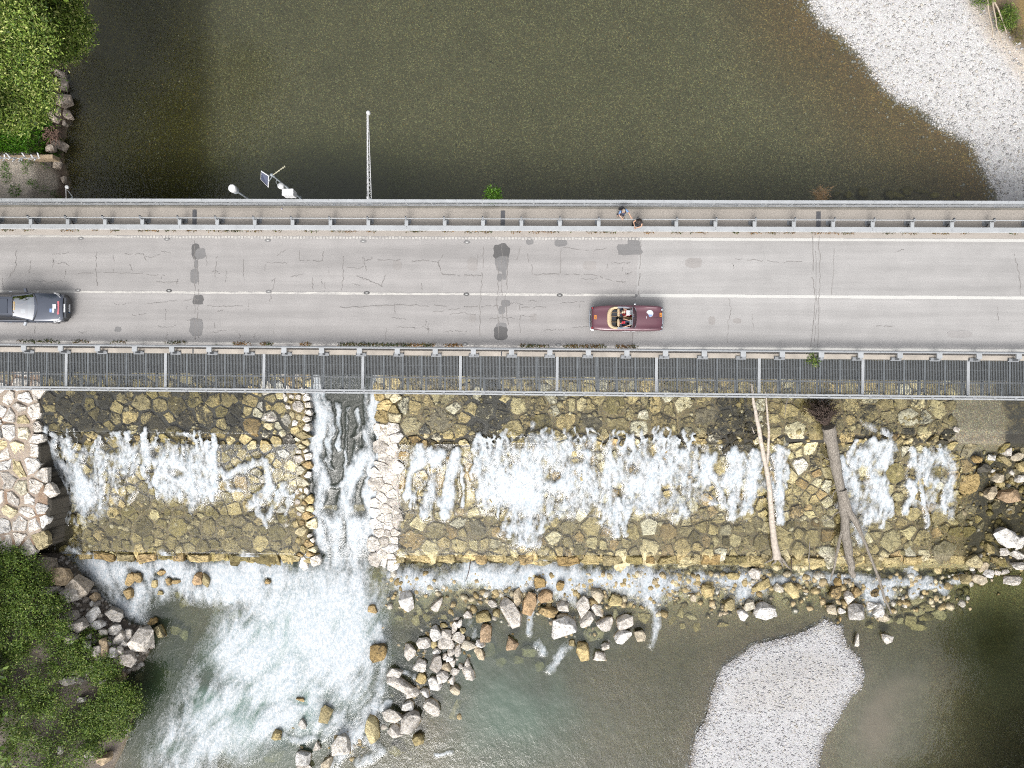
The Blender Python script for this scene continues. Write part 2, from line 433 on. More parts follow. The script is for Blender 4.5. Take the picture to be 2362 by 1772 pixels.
col = lerp(col, sstep(-0.3, 0.25, u['uf']), A(125, 105, 88))
col = lerp(col, sstep(0.3, 0.6, u['uf']) * (u['py'] > 372), A(202, 190, 174))
col = lerp(col, sstep(505, 430, u['px'] + noisy(X, Y, .3, 40, 57)) * (u['uf'] < 0), A(100, 92, 38))  # darker olive bed: algae, plus the trees' mirrored edge painted into the colour
al = np.where(u['sh'] > 0, 0.26, 0.95); al = np.where(u['uf'] > 0, 0.25, al)
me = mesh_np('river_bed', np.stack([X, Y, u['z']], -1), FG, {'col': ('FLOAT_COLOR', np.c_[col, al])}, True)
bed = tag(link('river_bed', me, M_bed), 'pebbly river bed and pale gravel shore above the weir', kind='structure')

# lower ground
X, Y, FG = grid_np(-46, 46, -38, 1.5, 0.13)
f = lower_fields(X, Y); px, py = f['px'], f['py']
col = np.tile(np.array(A(128, 114, 88)), (len(X), 1))
col = lerp(col, sstep(-0.1, 0.12, f['bar'] + noisy(X, Y, 2.5, 0.18, 61)), A(214, 213, 214))
col = lerp(col, np.exp(-((f['bar'] + 0.10 + noisy(X, Y, 1.5, .25, 67)) / 0.30) ** 2) * (f['pool']), A(120, 106, 84))
col = lerp(col, sstep(0.5, 2.0, f['bar']) * sstep(0.5, 0.72, fbm(X, Y, 0.25, 4, 62)) * .45, A(205, 200, 194))
mud = np.exp(-(((px - 2010) / 130) ** 2 + ((py - 1680) / 150) ** 2)); col = lerp(col, mud * (f['bar'] < 0), A(190, 176, 158))
apr = sstep(Y_SILL - 0.2, Y_SILL + 0.1, Y)
dark = fbm(X, Y, 0.5, 5, 63)
moss = sstep(700, 620, px) * sstep(1230, 1000, py) * 0.9 + np.exp(-((px - 1125) / 60) ** 2) * sstep(1040, 1000, py) + np.exp(-(((px - 1690) / 70) ** 2 + ((py - 960) / 70) ** 2)) * 0.6
moss = np.clip(moss + sstep(14, 4, np.abs(py - 1014)) * 0.9 + sstep(2190, 2260, px) * 0.5, 0, 1)
mossv = np.clip(moss + 0.38, 0, 1) * apr * (f['wl'] < 0) * (f['pv'] < 0) * (f['ft'] < 0)
acol = lerp(np.tile(np.array(A(152, 135, 94)), (len(X), 1)), np.clip(moss * .55 + (dark - 0.5) * 0.9, 0, 1), A(62, 56, 40))
acol = lerp(acol, sstep(-0.2, 0, f['wl']) * sstep(800, 860, px) * sstep(975, 1000, py), A(238, 228, 218))
acol = lerp(acol, sstep(-.05, .15, f['ch']), A(58, 64, 44)); slab = sstep(2185, 2200, px) * sstep(1046, 1034, py) * sstep(2330, 2290, px + noisy(X, Y, .6, 40, 69))
acol = lerp(acol, slab, A(158, 148, 126)); mossv = mossv * (1 - .75 * slab)
col = col * (1 - apr[:, None]) + acol * apr[:, None]
bk = sstep(-0.15, 0.3, f['ft']); col = lerp(col, np.exp(-((py - 1355) / 60) ** 2) * (py > 1296) * (px > 480), A(214, 198, 148))
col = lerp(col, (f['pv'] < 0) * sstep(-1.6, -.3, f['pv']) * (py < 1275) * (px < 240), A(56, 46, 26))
col = lerp(col, bk, A(128, 116, 104))
col = lerp(col, (f['pv'] > -0.1) * 1.0, A(52, 44, 24)); col = lerp(col, (f['pv'] > 0.36) * 1.0, A(200, 182, 164))
col = lerp(col, (f['pv'] > 0.36) * sstep(0.5, 0.66, fbm(X, Y, 0.7, 4, 66)), A(172, 140, 112))
al = np.where(f['bar'] > 0, 0.25, 0.85); al = np.where((f['ft'] > 0) | (f['pv'] > 0), 0.35, al)
me = mesh_np('lower_river_bed', np.stack([X, Y, f['z']], -1), FG, {'col': ('FLOAT_COLOR', np.c_[col, al]), 'moss': ('FLOAT', mossv)}, True)
tag(link('weir_bed', me, M_low), 'mortar apron of the weir, gravel bar and pool bed below it', kind='structure')

# surrounding land, out to the distance
mbg = MB(); mbg.box((0, 0, -10.4), (1600, 1600, 0.4))
tag(mbg.build('ground', plain('far_ground', A(105, 115, 70), 0.9, var=0.4, scale=0.05)), 'green land around the river', kind='structure')
# ------------------------------------------------------------------ water
def water_mat(name, ripple, rip_scale, streak=False, foamy=False):
    t = NT(name); t.n.remove(t.b)
    a = t.attr('tint'); tr = t.node('ShaderNodeBsdfTransparent'); t.l(a.outputs['Color'], tr.inputs[0])
    df = t.node('ShaderNodeBsdfDiffuse'); tc = t.attr('milk'); t.l(tc.outputs['Color'], df.inputs[0])
    m1 = t.node('ShaderNodeMixShader'); t.l(tc.outputs['Alpha'], m1.inputs[0]); t.l(tr.outputs[0], m1.inputs[1]); t.l(df.outputs[0], m1.inputs[2])
    gl = t.node('ShaderNodeBsdfGlossy'); gl.inputs['Roughness'].default_value = 0.03
    fr = t.node('ShaderNodeFresnel'); fr.inputs[0].default_value = 1.333
    v = t.scalevec(t.pos(), (1.6, 1.0, 1.0))
    n = t.math('ADD', t.noise(rip_scale, 3, 0.5, v, 0.6), t.math('MULTIPLY', t.noise(rip_scale * 3.1, 2, 0.5, v), 0.35))
    amp = t.ramp(t.noise(0.10, 3, 0.5), [(0.35, 0.25), (0.65, 1.0)])
    bp = t.node('ShaderNodeBump'); bp.inputs['Strength'].default_value = ripple; bp.inputs['Distance'].default_value = 0.10
    t.l(t.math('MULTIPLY', n, amp), bp.inputs['Height']); t.l(bp.outputs[0], gl.inputs['Normal']); t.l(bp.outputs[0], fr.inputs['Normal'])
    m2 = t.node('ShaderNodeMixShader'); t.l(fr.outputs[0], m2.inputs[0]); t.l(m1.outputs[0], m2.inputs[1]); t.l(gl.outputs[0], m2.inputs[2])
    last = m2
    if foamy:
        fa = t.attr('foam'); fd = t.node('ShaderNodeBsdfDiffuse')
        vs_ = t.scalevec(t.pos(), (1.0, 0.62, 1.0))
        fine = t.noise(10.0, 6, 0.72, vs_, 0.4); fine2 = t.noise(24.0, 4, 0.7, t.scalevec(t.pos(), (1.0, 0.6, 1.0)))
        rid = t.math('SUBTRACT', 1.0, t.math('ABSOLUTE', t.math('MULTIPLY', t.math('SUBTRACT', t.noise(4.5, 5, 0.65, vs_, 0.8), 0.5), 5.0)))
        body = t.math('ADD', t.math('MULTIPLY', t.math('SUBTRACT', fine, 0.5), 1.5), t.math('ADD', t.math('MULTIPLY', t.math('SUBTRACT', fine2, 0.5), 0.8), t.math('MULTIPLY', rid, 0.16)))
        body = t.math('MULTIPLY', body, t.math('SUBTRACT', 1.0, t.math('MULTIPLY', t.attr('soft').outputs['Fac'], 0.12)))
        k = t.math('ADD', fa.outputs['Fac'], t.math('MULTIPLY', body, t.ramp(fa.outputs['Fac'], [(0.0, 0.0), (0.15, 0.7), (0.6, 0.8), (1.0, 0.45)])))
        k = t.ramp(t.math('MULTIPLY', k, t.ramp(fa.outputs['Fac'], [(0.0, 0.0), (0.14, 1.0)])), [(0.18, 0.0), (0.45, 0.28), (0.75, 0.70), (1.0, 0.96)])
        g = t.math('ADD', t.math('MULTIPLY', t.noise(5.0, 6, 0.72, vs_, 0.5), 0.6), t.math('MULTIPLY', fine, 0.4))
        t.l(t.ramp(g, [(0.36, A(196, 212, 222)), (0.50, A(232, 238, 242)), (0.60, A(252, 253, 254, 1.05))]), fd.inputs[0])
        b2 = t.node('ShaderNodeBump'); b2.inputs['Strength'].default_value = 0.6; b2.inputs['Distance'].default_value = 0.08
        t.l(g, b2.inputs['Height']); t.l(b2.outputs[0], fd.inputs['Normal'])
        m3 = t.node('ShaderNodeMixShader'); t.l(k, m3.inputs[0]); t.l(m2.outputs[0], m3.inputs[1]); t.l(fd.outputs[0], m3.inputs[2]); last = m3
    t.l(last.outputs[0], t.out.inputs['Surface'])
    return t.mat

def beer(d, k): return np.exp(-np.clip(d, 0, 9)[:, None] * np.array(k))

# upper water: a flat sheet
X, Y, FG = grid_np(-46, 46, 1.5, 40, 0.4)
u = upper_fields(X, Y)
keep = ((u['d'][FG]) > -0.15).any(1)
tint = beer(u['d'], (0.36, 0.31, 0.46)) * np.array([0.97, 0.97, 0.93])
w = np.exp(-(((u['px'] - 760) / 200) ** 2 + ((u['py'] - 440) / 90) ** 2))
milk = np.c_[np.tile(np.array(A(106, 108, 94)), (len(X), 1)), 0.20 + 0.10 * w - 0.16 * sstep(520, 420, u['px'])]  # thinner milk at the left helps paint the dark tree reflection
V, FF, AT = compact(np.stack([X, Y, np.full(len(X), ZU)], -1), FG, keep, {'tint': ('FLOAT_COLOR', np.c_[tint, np.ones(len(X))]), 'milk': ('FLOAT_COLOR', milk)})
tag(link('water', mesh_np('water', V, FF, AT, True), water_mat('river_water', 0.5, 3.2)), 'clear shallow river above the weir', kind='structure')

# lower water: one sheet down the apron, through the spillway and over the pool
STEP = 0.072
X, Y, FG = grid_np(-40.5, 40.5, -31, 1.6, STEP)
f = lower_fields(X, Y); px, py = f['px'], f['py']
dens = np.zeros(len(X))
wob_x = noisy(X, Y, 0.9, 9, 71) + noisy(X, Y, 3.0, 4, 72); wob_y = noisy(X, Y, 0.9, 9, 73) + noisy(X, Y, 3.0, 5, 74)
qx, qy = px + wob_x, py + wob_y
def fpoly(pts, d, feather=14):
    global dens
    feather = feather * 1.5
    p = np.array(pts); m = (px > p[:, 0].min() - 60) & (px < p[:, 0].max() + 60) & (py > p[:, 1].min() - 60) & (py < p[:, 1].max() + 60)
    s = sdist(pts, qx[m], qy[m]); dens[m] = np.maximum(dens[m], d * sstep(-feather, feather, s))
def fline(pts, w, d):
    global dens
    p = np.array(pts); m = (px > p[:, 0].min() - 60) & (px < p[:, 0].max() + 60) & (py > p[:, 1].min() - 60) & (py < p[:, 1].max() + 60)
    s = segdist(pts, qx[m], qy[m]); dens[m] = np.maximum(dens[m], d * sstep(w * 1.25, w * 0.25, s))
def fhole(cx, cy, rx, ry, d=1.0):
    global dens
    r = ((qx - cx) / rx) ** 2 + ((qy - cy) / ry) ** 2; dens *= 1 - d * np.exp(-r * r)
# the fall left of the spillway
fpoly([(116, 1054), (150, 1046), (175, 1050), (195, 1040), (236, 1018), (262, 1034), (290, 1028), (325, 1030), (353, 1030), (390, 1018), (425, 1034), (450, 1036), (478, 1022), (490, 1048), (496, 1086), (507, 1108), (500, 1140), (461, 1168), (445, 1184), (428, 1157), (380, 1151), (358, 1124), (336, 1092), (298, 1092), (277, 1124), (271, 1155), (245, 1152), (250, 1186), (212, 1205), (190, 1216), (174, 1195), (152, 1176), (141, 1124), (133, 1094)], 0.46, 10)
fpoly([(116, 1054), (180, 1052), (230, 1090), (240, 1150), (215, 1190), (190, 1200), (155, 1160), (136, 1095)], 0.9, 22)
fpoly([(380, 1060), (480, 1050), (495, 1100), (480, 1140), (440, 1160), (400, 1130)], 0.74, 22)
for l in ([(104, 985), (112, 1020), (130, 1048)], [(124, 1000), (150, 1020), (168, 1045)], [(232, 1008), (212, 1040), (205, 1060)], [(262, 995), (285, 1030)], [(388, 1000), (380, 1040)], [(408, 1005), (425, 1000), (452, 1015)], [(490, 1003), (486, 1048)], [(296, 1000), (292, 1030)]): fline(l, 8, 0.6)
fline([(532, 1097), (554, 1086), (590, 1067), (608, 1067), (619, 1086), (619, 1124), (608, 1148), (581, 1162)], 15, 0.72)
fline([(510, 1080), (530, 1135), (560, 1132)], 9, 0.55); fline([(650, 1120), (640, 1150), (622, 1185)], 12, 0.62); fline([(640, 1132), (705, 1142)], 10, 0.6); fline([(592, 1166), (612, 1205)], 10, 0.5); fline([(668, 1150), (655, 1200)], 10, 0.45)
# spillway
fpoly([(716, 900), (880, 900), (868, 1120), (860, 1300), (730, 1300), (715, 1150)], 0.04, 8)
fline([(718, 860), (722, 905), (738, 955), (724, 1010), (728, 1060), (742, 1120), (733, 1180), (742, 1250), (760, 1310)], 19, 0.80)
for _x in range(737, 860, 21): fline([(_x, 880 + (_x * 37) % 70), (_x + (_x * 13) % 9 - 4, 960 + (_x * 53) % 60), (_x + (_x * 7) % 11 - 5, 1040 + (_x * 29) % 90)], 4.5 + _x % 4, .34 + .02 * (_x % 10))
fline([(740, 905), (755, 940), (752, 1000), (764, 1080)], 8, 0.55)
fline([(868, 860), (868, 905), (858, 960), (848, 1000), (858, 1030), (838, 1060), (810, 1098), (796, 1150), (790, 1200), (800, 1300)], 20, 0.84)
fline([(872, 905), (864, 1080), (852, 1150), (850, 1300)], 20, 0.72); fline([(820, 1010), (838, 985), (852, 965)], 8, 0.5); fline([(740, 1120), (770, 1125), (800, 1110)], 10, 0.55)
fpoly([(738, 1180), (850, 1185), (848, 1320), (742, 1320)], 0.9, 22)
# lower step left and the plume
fpoly([(160, 1274), (172, 1264), (200, 1278), (245, 1286), (290, 1300), (345, 1306), (375, 1276), (398, 1292), (430, 1306), (520, 1308), (570, 1284), (640, 1296), (720, 1312), (740, 1370), (640, 1410), (560, 1388), (500, 1392), (440, 1388), (400, 1372), (370, 1376), (335, 1400), (325, 1435), (300, 1425), (260, 1392), (222, 1345), (195, 1310)], 0.82, 14)
fpoly([(440, 1312), (700, 1312), (700, 1360), (560, 1370), (470, 1350)], 1.02, 14); fpoly([(250, 1296), (480, 1312), (470, 1345), (360, 1335), (270, 1325)], .9, 14); fline([(165, 1270), (200, 1290), (245, 1310), (270, 1350)], 13, .8)
fpoly([(690, 1295), (858, 1300), (862, 1340), (852, 1420), (848, 1520), (846, 1600), (815, 1640), (760, 1605), (700, 1612), (640, 1622), (560, 1640), (500, 1660), (470, 1640), (500, 1560), (540, 1480), (585, 1405), (640, 1345)], 0.80, 34)
fpoly([(700, 1300), (855, 1305), (858, 1400), (846, 1520), (840, 1590), (760, 1580), (680, 1590), (600, 1590), (600, 1520), (640, 1430), (680, 1360)], 1.02, 40)
fpoly([(480, 1312), (700, 1300), (862, 1320), (872, 1500), (862, 1640), (800, 1700), (700, 1665), (640, 1690), (560, 1740), (480, 1790), (350, 1830), (362, 1715), (405, 1655), (435, 1595), (472, 1520), (505, 1450), (545, 1400)], 0.46, 30)
fpoly([(480, 1640), (620, 1610), (720, 1600), (800, 1640), (760, 1690), (640, 1680), (520, 1740), (420, 1800), (380, 1780)], 0.66, 22)
fline([(870, 1440), (880, 1520), (885, 1560), (860, 1650), (800, 1720), (760, 1772)], 14, 0.5); fline([(790, 1690), (850, 1700), (880, 1730), (830, 1760)], 14, 0.5); fline([(640, 1690), (690, 1710), (740, 1700)], 10, 0.5)
# the long fall
fpoly([(1098, 1028), (1125, 1042), (1152, 1026), (1184, 1018), (1212, 1012), (1230, 1001), (1260, 1007), (1298, 1015), (1353, 1026), (1361, 1068), (1380, 1086), (1401, 1034), (1445, 1050), (1483, 1034), (1523, 1023), (1556, 1050), (1600, 1036), (1600, 1173), (1556, 1200), (1515, 1186), (1477, 1176), (1445, 1184), (1439, 1222), (1423, 1241), (1396, 1216), (1385, 1178), (1358, 1162), (1325, 1186), (1282, 1173), (1271, 1200), (1244, 1227), (1233, 1254), (1187, 1257), (1190, 1205), (1168, 1165), (1130, 1168), (1103, 1162), (1114, 1097), (1100, 1054)], 0.60, 14)
rs_ = random.Random(77)
def cascades(x0, x1, n, top, bot, w=(3.5, 10), d=(0.5, 0.85)):
    for _ in range(n):
        x = rs_.uniform(x0, x1); y0 = rs_.uniform(*top); y1 = rs_.uniform(*bot); pts = [(x, y0)]; k = 5
        for i in range(1, k + 1): x += rs_.uniform(-10, 10); pts.append((x, y0 + (y1 - y0) * i / k))
        fline(pts, rs_.uniform(*w), rs_.uniform(*d))
cascades(1100, 1600, 46, (1004, 1060), (1100, 1190)); cascades(1120, 1360, 16, (1040, 1080), (1130, 1180), (9, 16)); cascades(1395, 1595, 14, (1040, 1080), (1120, 1180), (9, 16)); cascades(1180, 1260, 8, (1120, 1160), (1210, 1255), (7, 13)); cascades(1380, 1445, 7, (1120, 1160), (1190, 1240), (6, 11))
cascades(1600, 1815, 20, (1030, 1070), (1110, 1200), (4, 10)); cascades(125, 250, 12, (1010, 1060), (1130, 1205), (5, 12)); cascades(240, 495, 24, (1008, 1050), (1080, 1160), (4, 11)); cascades(1940, 2065, 14, (1015, 1060), (1110, 1230), (5, 12)); cascades(2100, 2200, 12, (1028, 1070), (1110, 1200), (4, 10)); cascades(940, 1060, 8, (1030, 1060), (1110, 1180), (4, 9))
cascades(1100, 1640, 40, (985, 1010), (1020, 1050), (2.5, 5), (.45, .7)); cascades(120, 500, 18, (985, 1015), (1030, 1060), (2.5, 5), (.4, .65))
fpoly([(1120, 1080), (1200, 1060), (1340, 1090), (1340, 1150), (1260, 1165), (1230, 1230), (1195, 1235), (1185, 1160), (1130, 1150)], 0.86, 26)
fpoly([(1400, 1070), (1520, 1060), (1580, 1090), (1570, 1160), (1480, 1160), (1430, 1190), (1400, 1170)], 0.80, 26)
fpoly([(950, 1036), (1030, 1040), (1022, 1066), (960, 1082)], 0.8, 8)
fline([(968, 1030), (956, 1075), (945, 1110), (938, 1142)], 13, 0.75); fline([(1012, 1055), (996, 1130), (984, 1185)], 16, 0.86); fline([(1052, 1048), (1036, 1130), (1028, 1182)], 19, 0.92)
for q in (1108, 1128, 1150, 1188, 1215, 1240, 1275, 1300, 1345, 1410, 1455, 1490, 1530, 1580): fline([(q, 1000 + (q * 7) % 19), (q + 3, 1032), (q - 3, 1062)], 6, 0.62)
fpoly([(1600, 1080), (1640, 1057), (1680, 1052), (1720, 1042), (1745, 1062), (1765, 1042), (1790, 1032), (1810, 1042), (1800, 1090), (1815, 1180), (1800, 1200), (1772, 1150), (1742, 1150), (1720, 1200), (1690, 1190), (1660, 1160), (1600, 1160)], 0.36, 10)
for l in ([(1690, 1045), (1685, 1110), (1690, 1190)], [(1745, 1045), (1730, 1110), (1715, 1180)], [(1640, 1050), (1650, 1120), (1670, 1160)], [(1795, 1030), (1790, 1110), (1800, 1200)]): fline(l, 14, 0.82)
fpoly([(1962, 1044), (2010, 1022), (2058, 1012), (2068, 1040), (2045, 1090), (2050, 1150), (2040, 1195), (1992, 1208), (1985, 1258), (1970, 1240), (1942, 1180), (1922, 1160), (1950, 1110)], 0.62, 10)
fpoly([(2150, 1032), (2180, 1032), (2200, 1060), (2200, 1130), (2192, 1205), (2172, 1180), (2120, 1172), (2096, 1150), (2136, 1120), (2130, 1080)], 0.46, 10); fline([(2130, 1180), (2133, 1212)], 7, 0.6)
fline([(1985, 975), (2020, 990), (2060, 1000)], 8, 0.35); fline([(1810, 1015), (1800, 1040)], 8, 0.5); fline([(1230, 980), (1225, 1000), (1245, 1010)], 9, 0.55)
# foot of the sill
fpoly([(905, 1330), (950, 1316), (1000, 1332), (1080, 1308), (1150, 1312), (1240, 1302), (1330, 1312), (1480, 1307), (1510, 1322), (1600, 1326), (1640, 1321), (1765, 1327), (1760, 1366), (1680, 1358), (1600, 1350), (1550, 1370), (1510, 1400), (1480, 1390), (1440, 1360), (1380, 1352), (1320, 1380), (1290, 1370), (1250, 1352), (1180, 1370), (1100, 1342), (1000, 1352), (920, 1370)], 0.92, 14)
fpoly([(1130, 1315), (1500, 1312), (1480, 1340), (1130, 1338)], 1.0, 10)
fline([(1600, 1335), (1680, 1342), (1760, 1338), (1850, 1335), (1930, 1336), (2000, 1340), (2080, 1345), (2140, 1340)], 13, 0.62)
fpoly([(1670, 1340), (1740, 1345), (1725, 1385), (1690, 1385)], 0.72, 12); fpoly([(1990, 1336), (2050, 1350), (2060, 1370), (2012, 1405), (1990, 1382)], 0.80, 12)
fpoly([(1860, 1335), (1910, 1335), (1900, 1352), (1870, 1350)], 0.6, 8)
fline([(2100, 1318), (2115, 1345), (2108, 1372)], 12, 0.78); fline([(2130, 1352), (2165, 1352), (2185, 1368)], 11, 0.7); fline([(2195, 1345), (2222, 1336)], 9, 0.7)
fline([(1312, 1488), (1290, 1520), (1268, 1550)], 11, 0.36); fline([(1240, 1486), (1250, 1510)], 12, 0.34); fline([(1520, 1410), (1512, 1450), (1505, 1490)], 12, 0.34); fline([(1085, 1440), (1092, 1470)], 12, 0.5); fline([(1225, 1400), (1222, 1460)], 9, 0.4)
fline([(1010, 1740), (1040, 1735)], 6, 0.4); fline([(930, 1550), (955, 1560)], 8, 0.45); fline([(880, 1640), (900, 1620)], 9, 0.5)
# rocks breaking the foam
for h in ((260, 1030, 26, 18), (205, 1080, 14, 28), (355, 1040, 12, 16), (312, 1112, 26, 16), (348, 1085, 10, 20), (412, 1090, 12, 12), (428, 1018, 22, 14), (565, 1112, 24, 24), (300, 1328, 14, 20), (318, 1332, 12, 14), (372, 1322, 12, 9), (388, 1342, 10, 10), (405, 1342, 10, 8), (456, 1336, 14, 20), (296, 1370, 14, 16), (615, 1342, 9, 9), (1330, 1058, 26, 18), (1380, 1060, 18, 46), (1500, 1040, 18, 20), (1275, 1100, 22, 12), (962, 1112, 16, 26), (1010, 1105, 12, 40), (700, 1620, 14, 8), (755, 1655, 14, 16), (1245, 1340, 16, 14), (2060, 1092, 22, 20), (2165, 1090, 22, 18), (2105, 1090, 18, 16), (1985, 1098, 16, 18), (1665, 1080, 20, 26), (1640, 1135, 18, 20), (1430, 1130, 10, 18), (1540, 1130, 14, 12)):
    fhole(*h, 0.85)
dens = np.where((f['pv'] > 0) | (f['ft'] > 0.1), 0, dens)

# flow direction (image-like axes: +x east, +y downstream)
ang = np.zeros(len(X))
pl = np.exp(-(((px - 640) / 260) ** 2 + ((py - 1600) / 190) ** 2)); ang = ang - 0.75 * pl
lb = np.exp(-(((px - 300) / 130) ** 2 + ((py - 1350) / 60) ** 2)); ang = ang + 0.7 * lb
ang = ang + noisy(X, Y, 0.45, 1.0, 81) * np.clip(0.25 + 0.9 * (f['pool'] | (f['ch'] > 0)), 0, 1)
vx, vy = np.sin(ang), -np.cos(ang)
act = np.where(dens > 0.02)[0]
def flow_noise(idx, sc, L, n, seed):
    ax, ay = X[idx], Y[idx]; ux, uy = vx[idx], vy[idx]; s = np.zeros(len(idx)); st = L / n
    for k in range(-n, n + 1):
        cx, cy = ax + ux * st * k, ay + uy * st * k
        s += vnoise(cx * sc, cy * sc, seed) * (1 - abs(k) / (n + 1))
    return s / (n + 1)
s1 = flow_noise(act, 3.0, 0.42, 5, 91); s2 = flow_noise(act, 7.0, 0.20, 4, 92); s3 = fbm(X[act] + 0.25 * s1, Y[act] * 0.7, 0.75, 5, 93)
def norm(a): return (a - a.mean()) / (a.std() + 1e-9)
s4 = flow_noise(act, 1.7, 1.3, 9, 94); s5 = flow_noise(act, 4.5, 0.7, 7, 96)
pat = np.where(f['pool'][act] | (f['ch'][act] > 0), 0.75 * norm(s4) + 0.45 * norm(s5) + 0.22 * norm(s2) + 0.6 * norm(s3), 0.5 * norm(s1) + 0.55 * norm(s2) + 0.6 * norm(s3))
dd = dens[act]
foam = np.zeros(len(X))
foam[act] = np.clip(dd + pat * np.clip(dd / 0.35, 0.12, 1) * np.where(f['pool'][act], 0.21, np.where(f['ch'][act] > 0, 0.24, 0.22)) * (1 - 0.5 * np.clip(dd - 0.75, 0, 0.5) / 0.5), 0, 1.3)
foam = np.where(f['pool'] & (foam > 0), 0.14 + 0.84 * foam, foam)
# surface height
film = np.where(f['pool'], 0.0, 0.06 + 0.12 * sstep(1150, 1190, py) * (px > 130))
zw = np.where(f['pool'], ZL, np.where(f['kc'] > 0.02, f['zch'] * f['kc'] + (f['zp'] + film) * (1 - f['kc']), f['zp'] + film))
k = sstep(Y_SILL - 0.7, Y_SILL + 0.15, Y); zw = ZL * (1 - k) + np.maximum(zw, ZL) * k
hgt = np.zeros(len(X)); hgt[act] = np.clip(dd, 0, 1) * (0.14 + 0.012 * pat)
zw = zw + hgt * np.where(f['pool'], 0.7, 1.0) + noisy(X, Y, 1.2, 0.012, 95)
keep_v = (zw > f['z'] - 0.12) & (f['pv'] < 0.02)
edge = (((py > 1003) & (py < 1024)) | ((py > 1281) & (py < 1299))) & (dens < 0.08) & (f['ch'] < 0); keep_v &= ~edge
keep = keep_v[FG].all(1)
dep = np.where(f['pool'], ZL - f['z'], 0.05)
tint = beer(dep, (0.32, 0.25, 0.38)) * np.array([0.96, 0.97, 0.94])
mx = px + noisy(X, Y, .25, 90, 171) + noisy(X, Y, .9, 30, 172); my = py + noisy(X, Y, .25, 90, 173) + noisy(X, Y, .9, 30, 174)
milk_a = np.zeros(len(X)); mc = np.tile(np.array(A(108, 122, 104)), (len(X), 1))
def mblob(cx, cy, rx, ry, a, c=None):
    global milk_a, mc
    w = np.exp(-(((mx - cx) / rx) ** 2 + ((my - cy) / ry) ** 2)) * (py > 1290)
    milk_a = np.maximum(milk_a, a * w)
    if c is not None: mc = lerp(mc, w, c)
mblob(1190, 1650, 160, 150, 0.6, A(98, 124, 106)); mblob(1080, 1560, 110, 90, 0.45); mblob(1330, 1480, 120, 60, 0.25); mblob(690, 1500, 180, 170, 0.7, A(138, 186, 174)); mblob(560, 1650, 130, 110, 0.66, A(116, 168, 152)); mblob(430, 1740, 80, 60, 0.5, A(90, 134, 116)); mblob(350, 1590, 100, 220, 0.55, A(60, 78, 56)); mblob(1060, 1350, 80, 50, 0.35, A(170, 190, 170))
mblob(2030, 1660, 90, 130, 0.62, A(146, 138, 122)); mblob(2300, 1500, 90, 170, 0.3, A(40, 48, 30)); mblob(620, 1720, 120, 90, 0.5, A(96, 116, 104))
milk_a = np.maximum(milk_a, np.where((f['ch'] > 0) & (~f['pool']), 0.55, 0)); mc = lerp(mc, ((f['ch'] > 0) & (~f['pool'])).astype(float), A(40, 50, 36))
milk_a = np.maximum(milk_a, 0.05 * f['pool'])
k3 = (~f['pool']) * sstep(1165, 1210, py) * (px > 120) * (dens < .3) * 0.06; mc = lerp(mc, k3 > 0, A(150, 142, 104)); milk_a = np.maximum(milk_a, k3)
V, FF, AT = compact(np.stack([X, Y, zw], -1), FG, keep, {'tint': ('FLOAT_COLOR', np.c_[tint, np.ones(len(X))]), 'milk': ('FLOAT_COLOR', np.c_[mc, np.clip(milk_a, 0, 0.9)]), 'foam': ('FLOAT', foam), 'soft': ('FLOAT', (f['pool'] | (f['ch'] > 0)).astype(float))})
tag(link('weir_water', mesh_np('weir_water', V, FF, AT, True), water_mat('white_water', 0.26, 2.6, foamy=True)), 'white water over the weir and the milky pool below', kind='structure')
# ------------------------------------------------------------------ bridge
def wx(px, py, z): return P(px, py, z).x
XL, XR = -46.0, 46.0
Y_FEN = P(1181, 464, 1.3).y            # pedestrian railing
Y_GB = P(1181, 526, 0.75).y            # kerb-side beam, upstream
Y_GT = P(1181, 504.5, 1.05).y          # thin rail behind it
Y_NE, Y_C, Y_SE = yb(550, 0), yb(679.5, 0), yb(799, 0)
Y_SB = P(1181, 805.5, 0.75).y
Y_W0, Y_W1 = yb(822, 0.1), yb(902, 0.1)
Y_SR = P(1181, 905.5, 1.0).y
Y_N = Y_FEN + 0.12
Y_KN = yb(534, 0.0)                    # road edge upstream

M_steel = plain('galvanised_steel', A(196, 199, 201), 0.5, 0.0, var=0.12, scale=2.0)
M_steel2 = plain('weathered_steel', A(168, 171, 174), 0.55, 0.0, var=0.2, scale=2.0)
M_beamend = plain('dark_bolt', A(60, 66, 74), 0.5)
M_dark = plain('dark_duct_steel', A(78, 77, 72), 0.6, 0.0, var=0.35, scale=1.5)
M_conc = plain('old_concrete', A(206, 196, 183), 0.9, var=0.22, scale=1.2, bump=0.15)
M_dconc = plain('stained_concrete', A(150, 145, 134), 0.9, var=0.3, scale=0.8, bump=0.2)

def asphalt(name, c, streak=1.0):
    t = NT(name); p = t.pos()
    lon = t.noise(1.0, 4, 0.6, t.scalevec(p, (0.05, 1.1, 1)))
    fine = t.noise(16.0, 5, 0.7); med = t.noise(0.9, 5, 0.6)
    m = t.mix(1.0, t.ramp(lon, [(0.32, 1 - 0.17 * streak), (0.68, 1 + 0.09 * streak)]), t.ramp(fine, [(0.3, 0.84), (0.7, 1.12)]), 'MULTIPLY')
    m = t.mix(1.0, m, t.ramp(med, [(0.3, 0.93), (0.7, 1.06)]), 'MULTIPLY')
    t.base(t.mix(1.0, c, m, 'MULTIPLY'), 0.9); t.bump(t.noise(40, 3), 0.25, 0.01)
    return t.mat
M_road = asphalt('worn_asphalt', A(185, 181, 178)); M_road2 = asphalt('newer_asphalt', A(193, 190, 187))
M_patch = asphalt('dark_patch_asphalt', A(112, 110, 109)); M_patch2 = asphalt('grey_patch_asphalt', A(146, 144, 143))
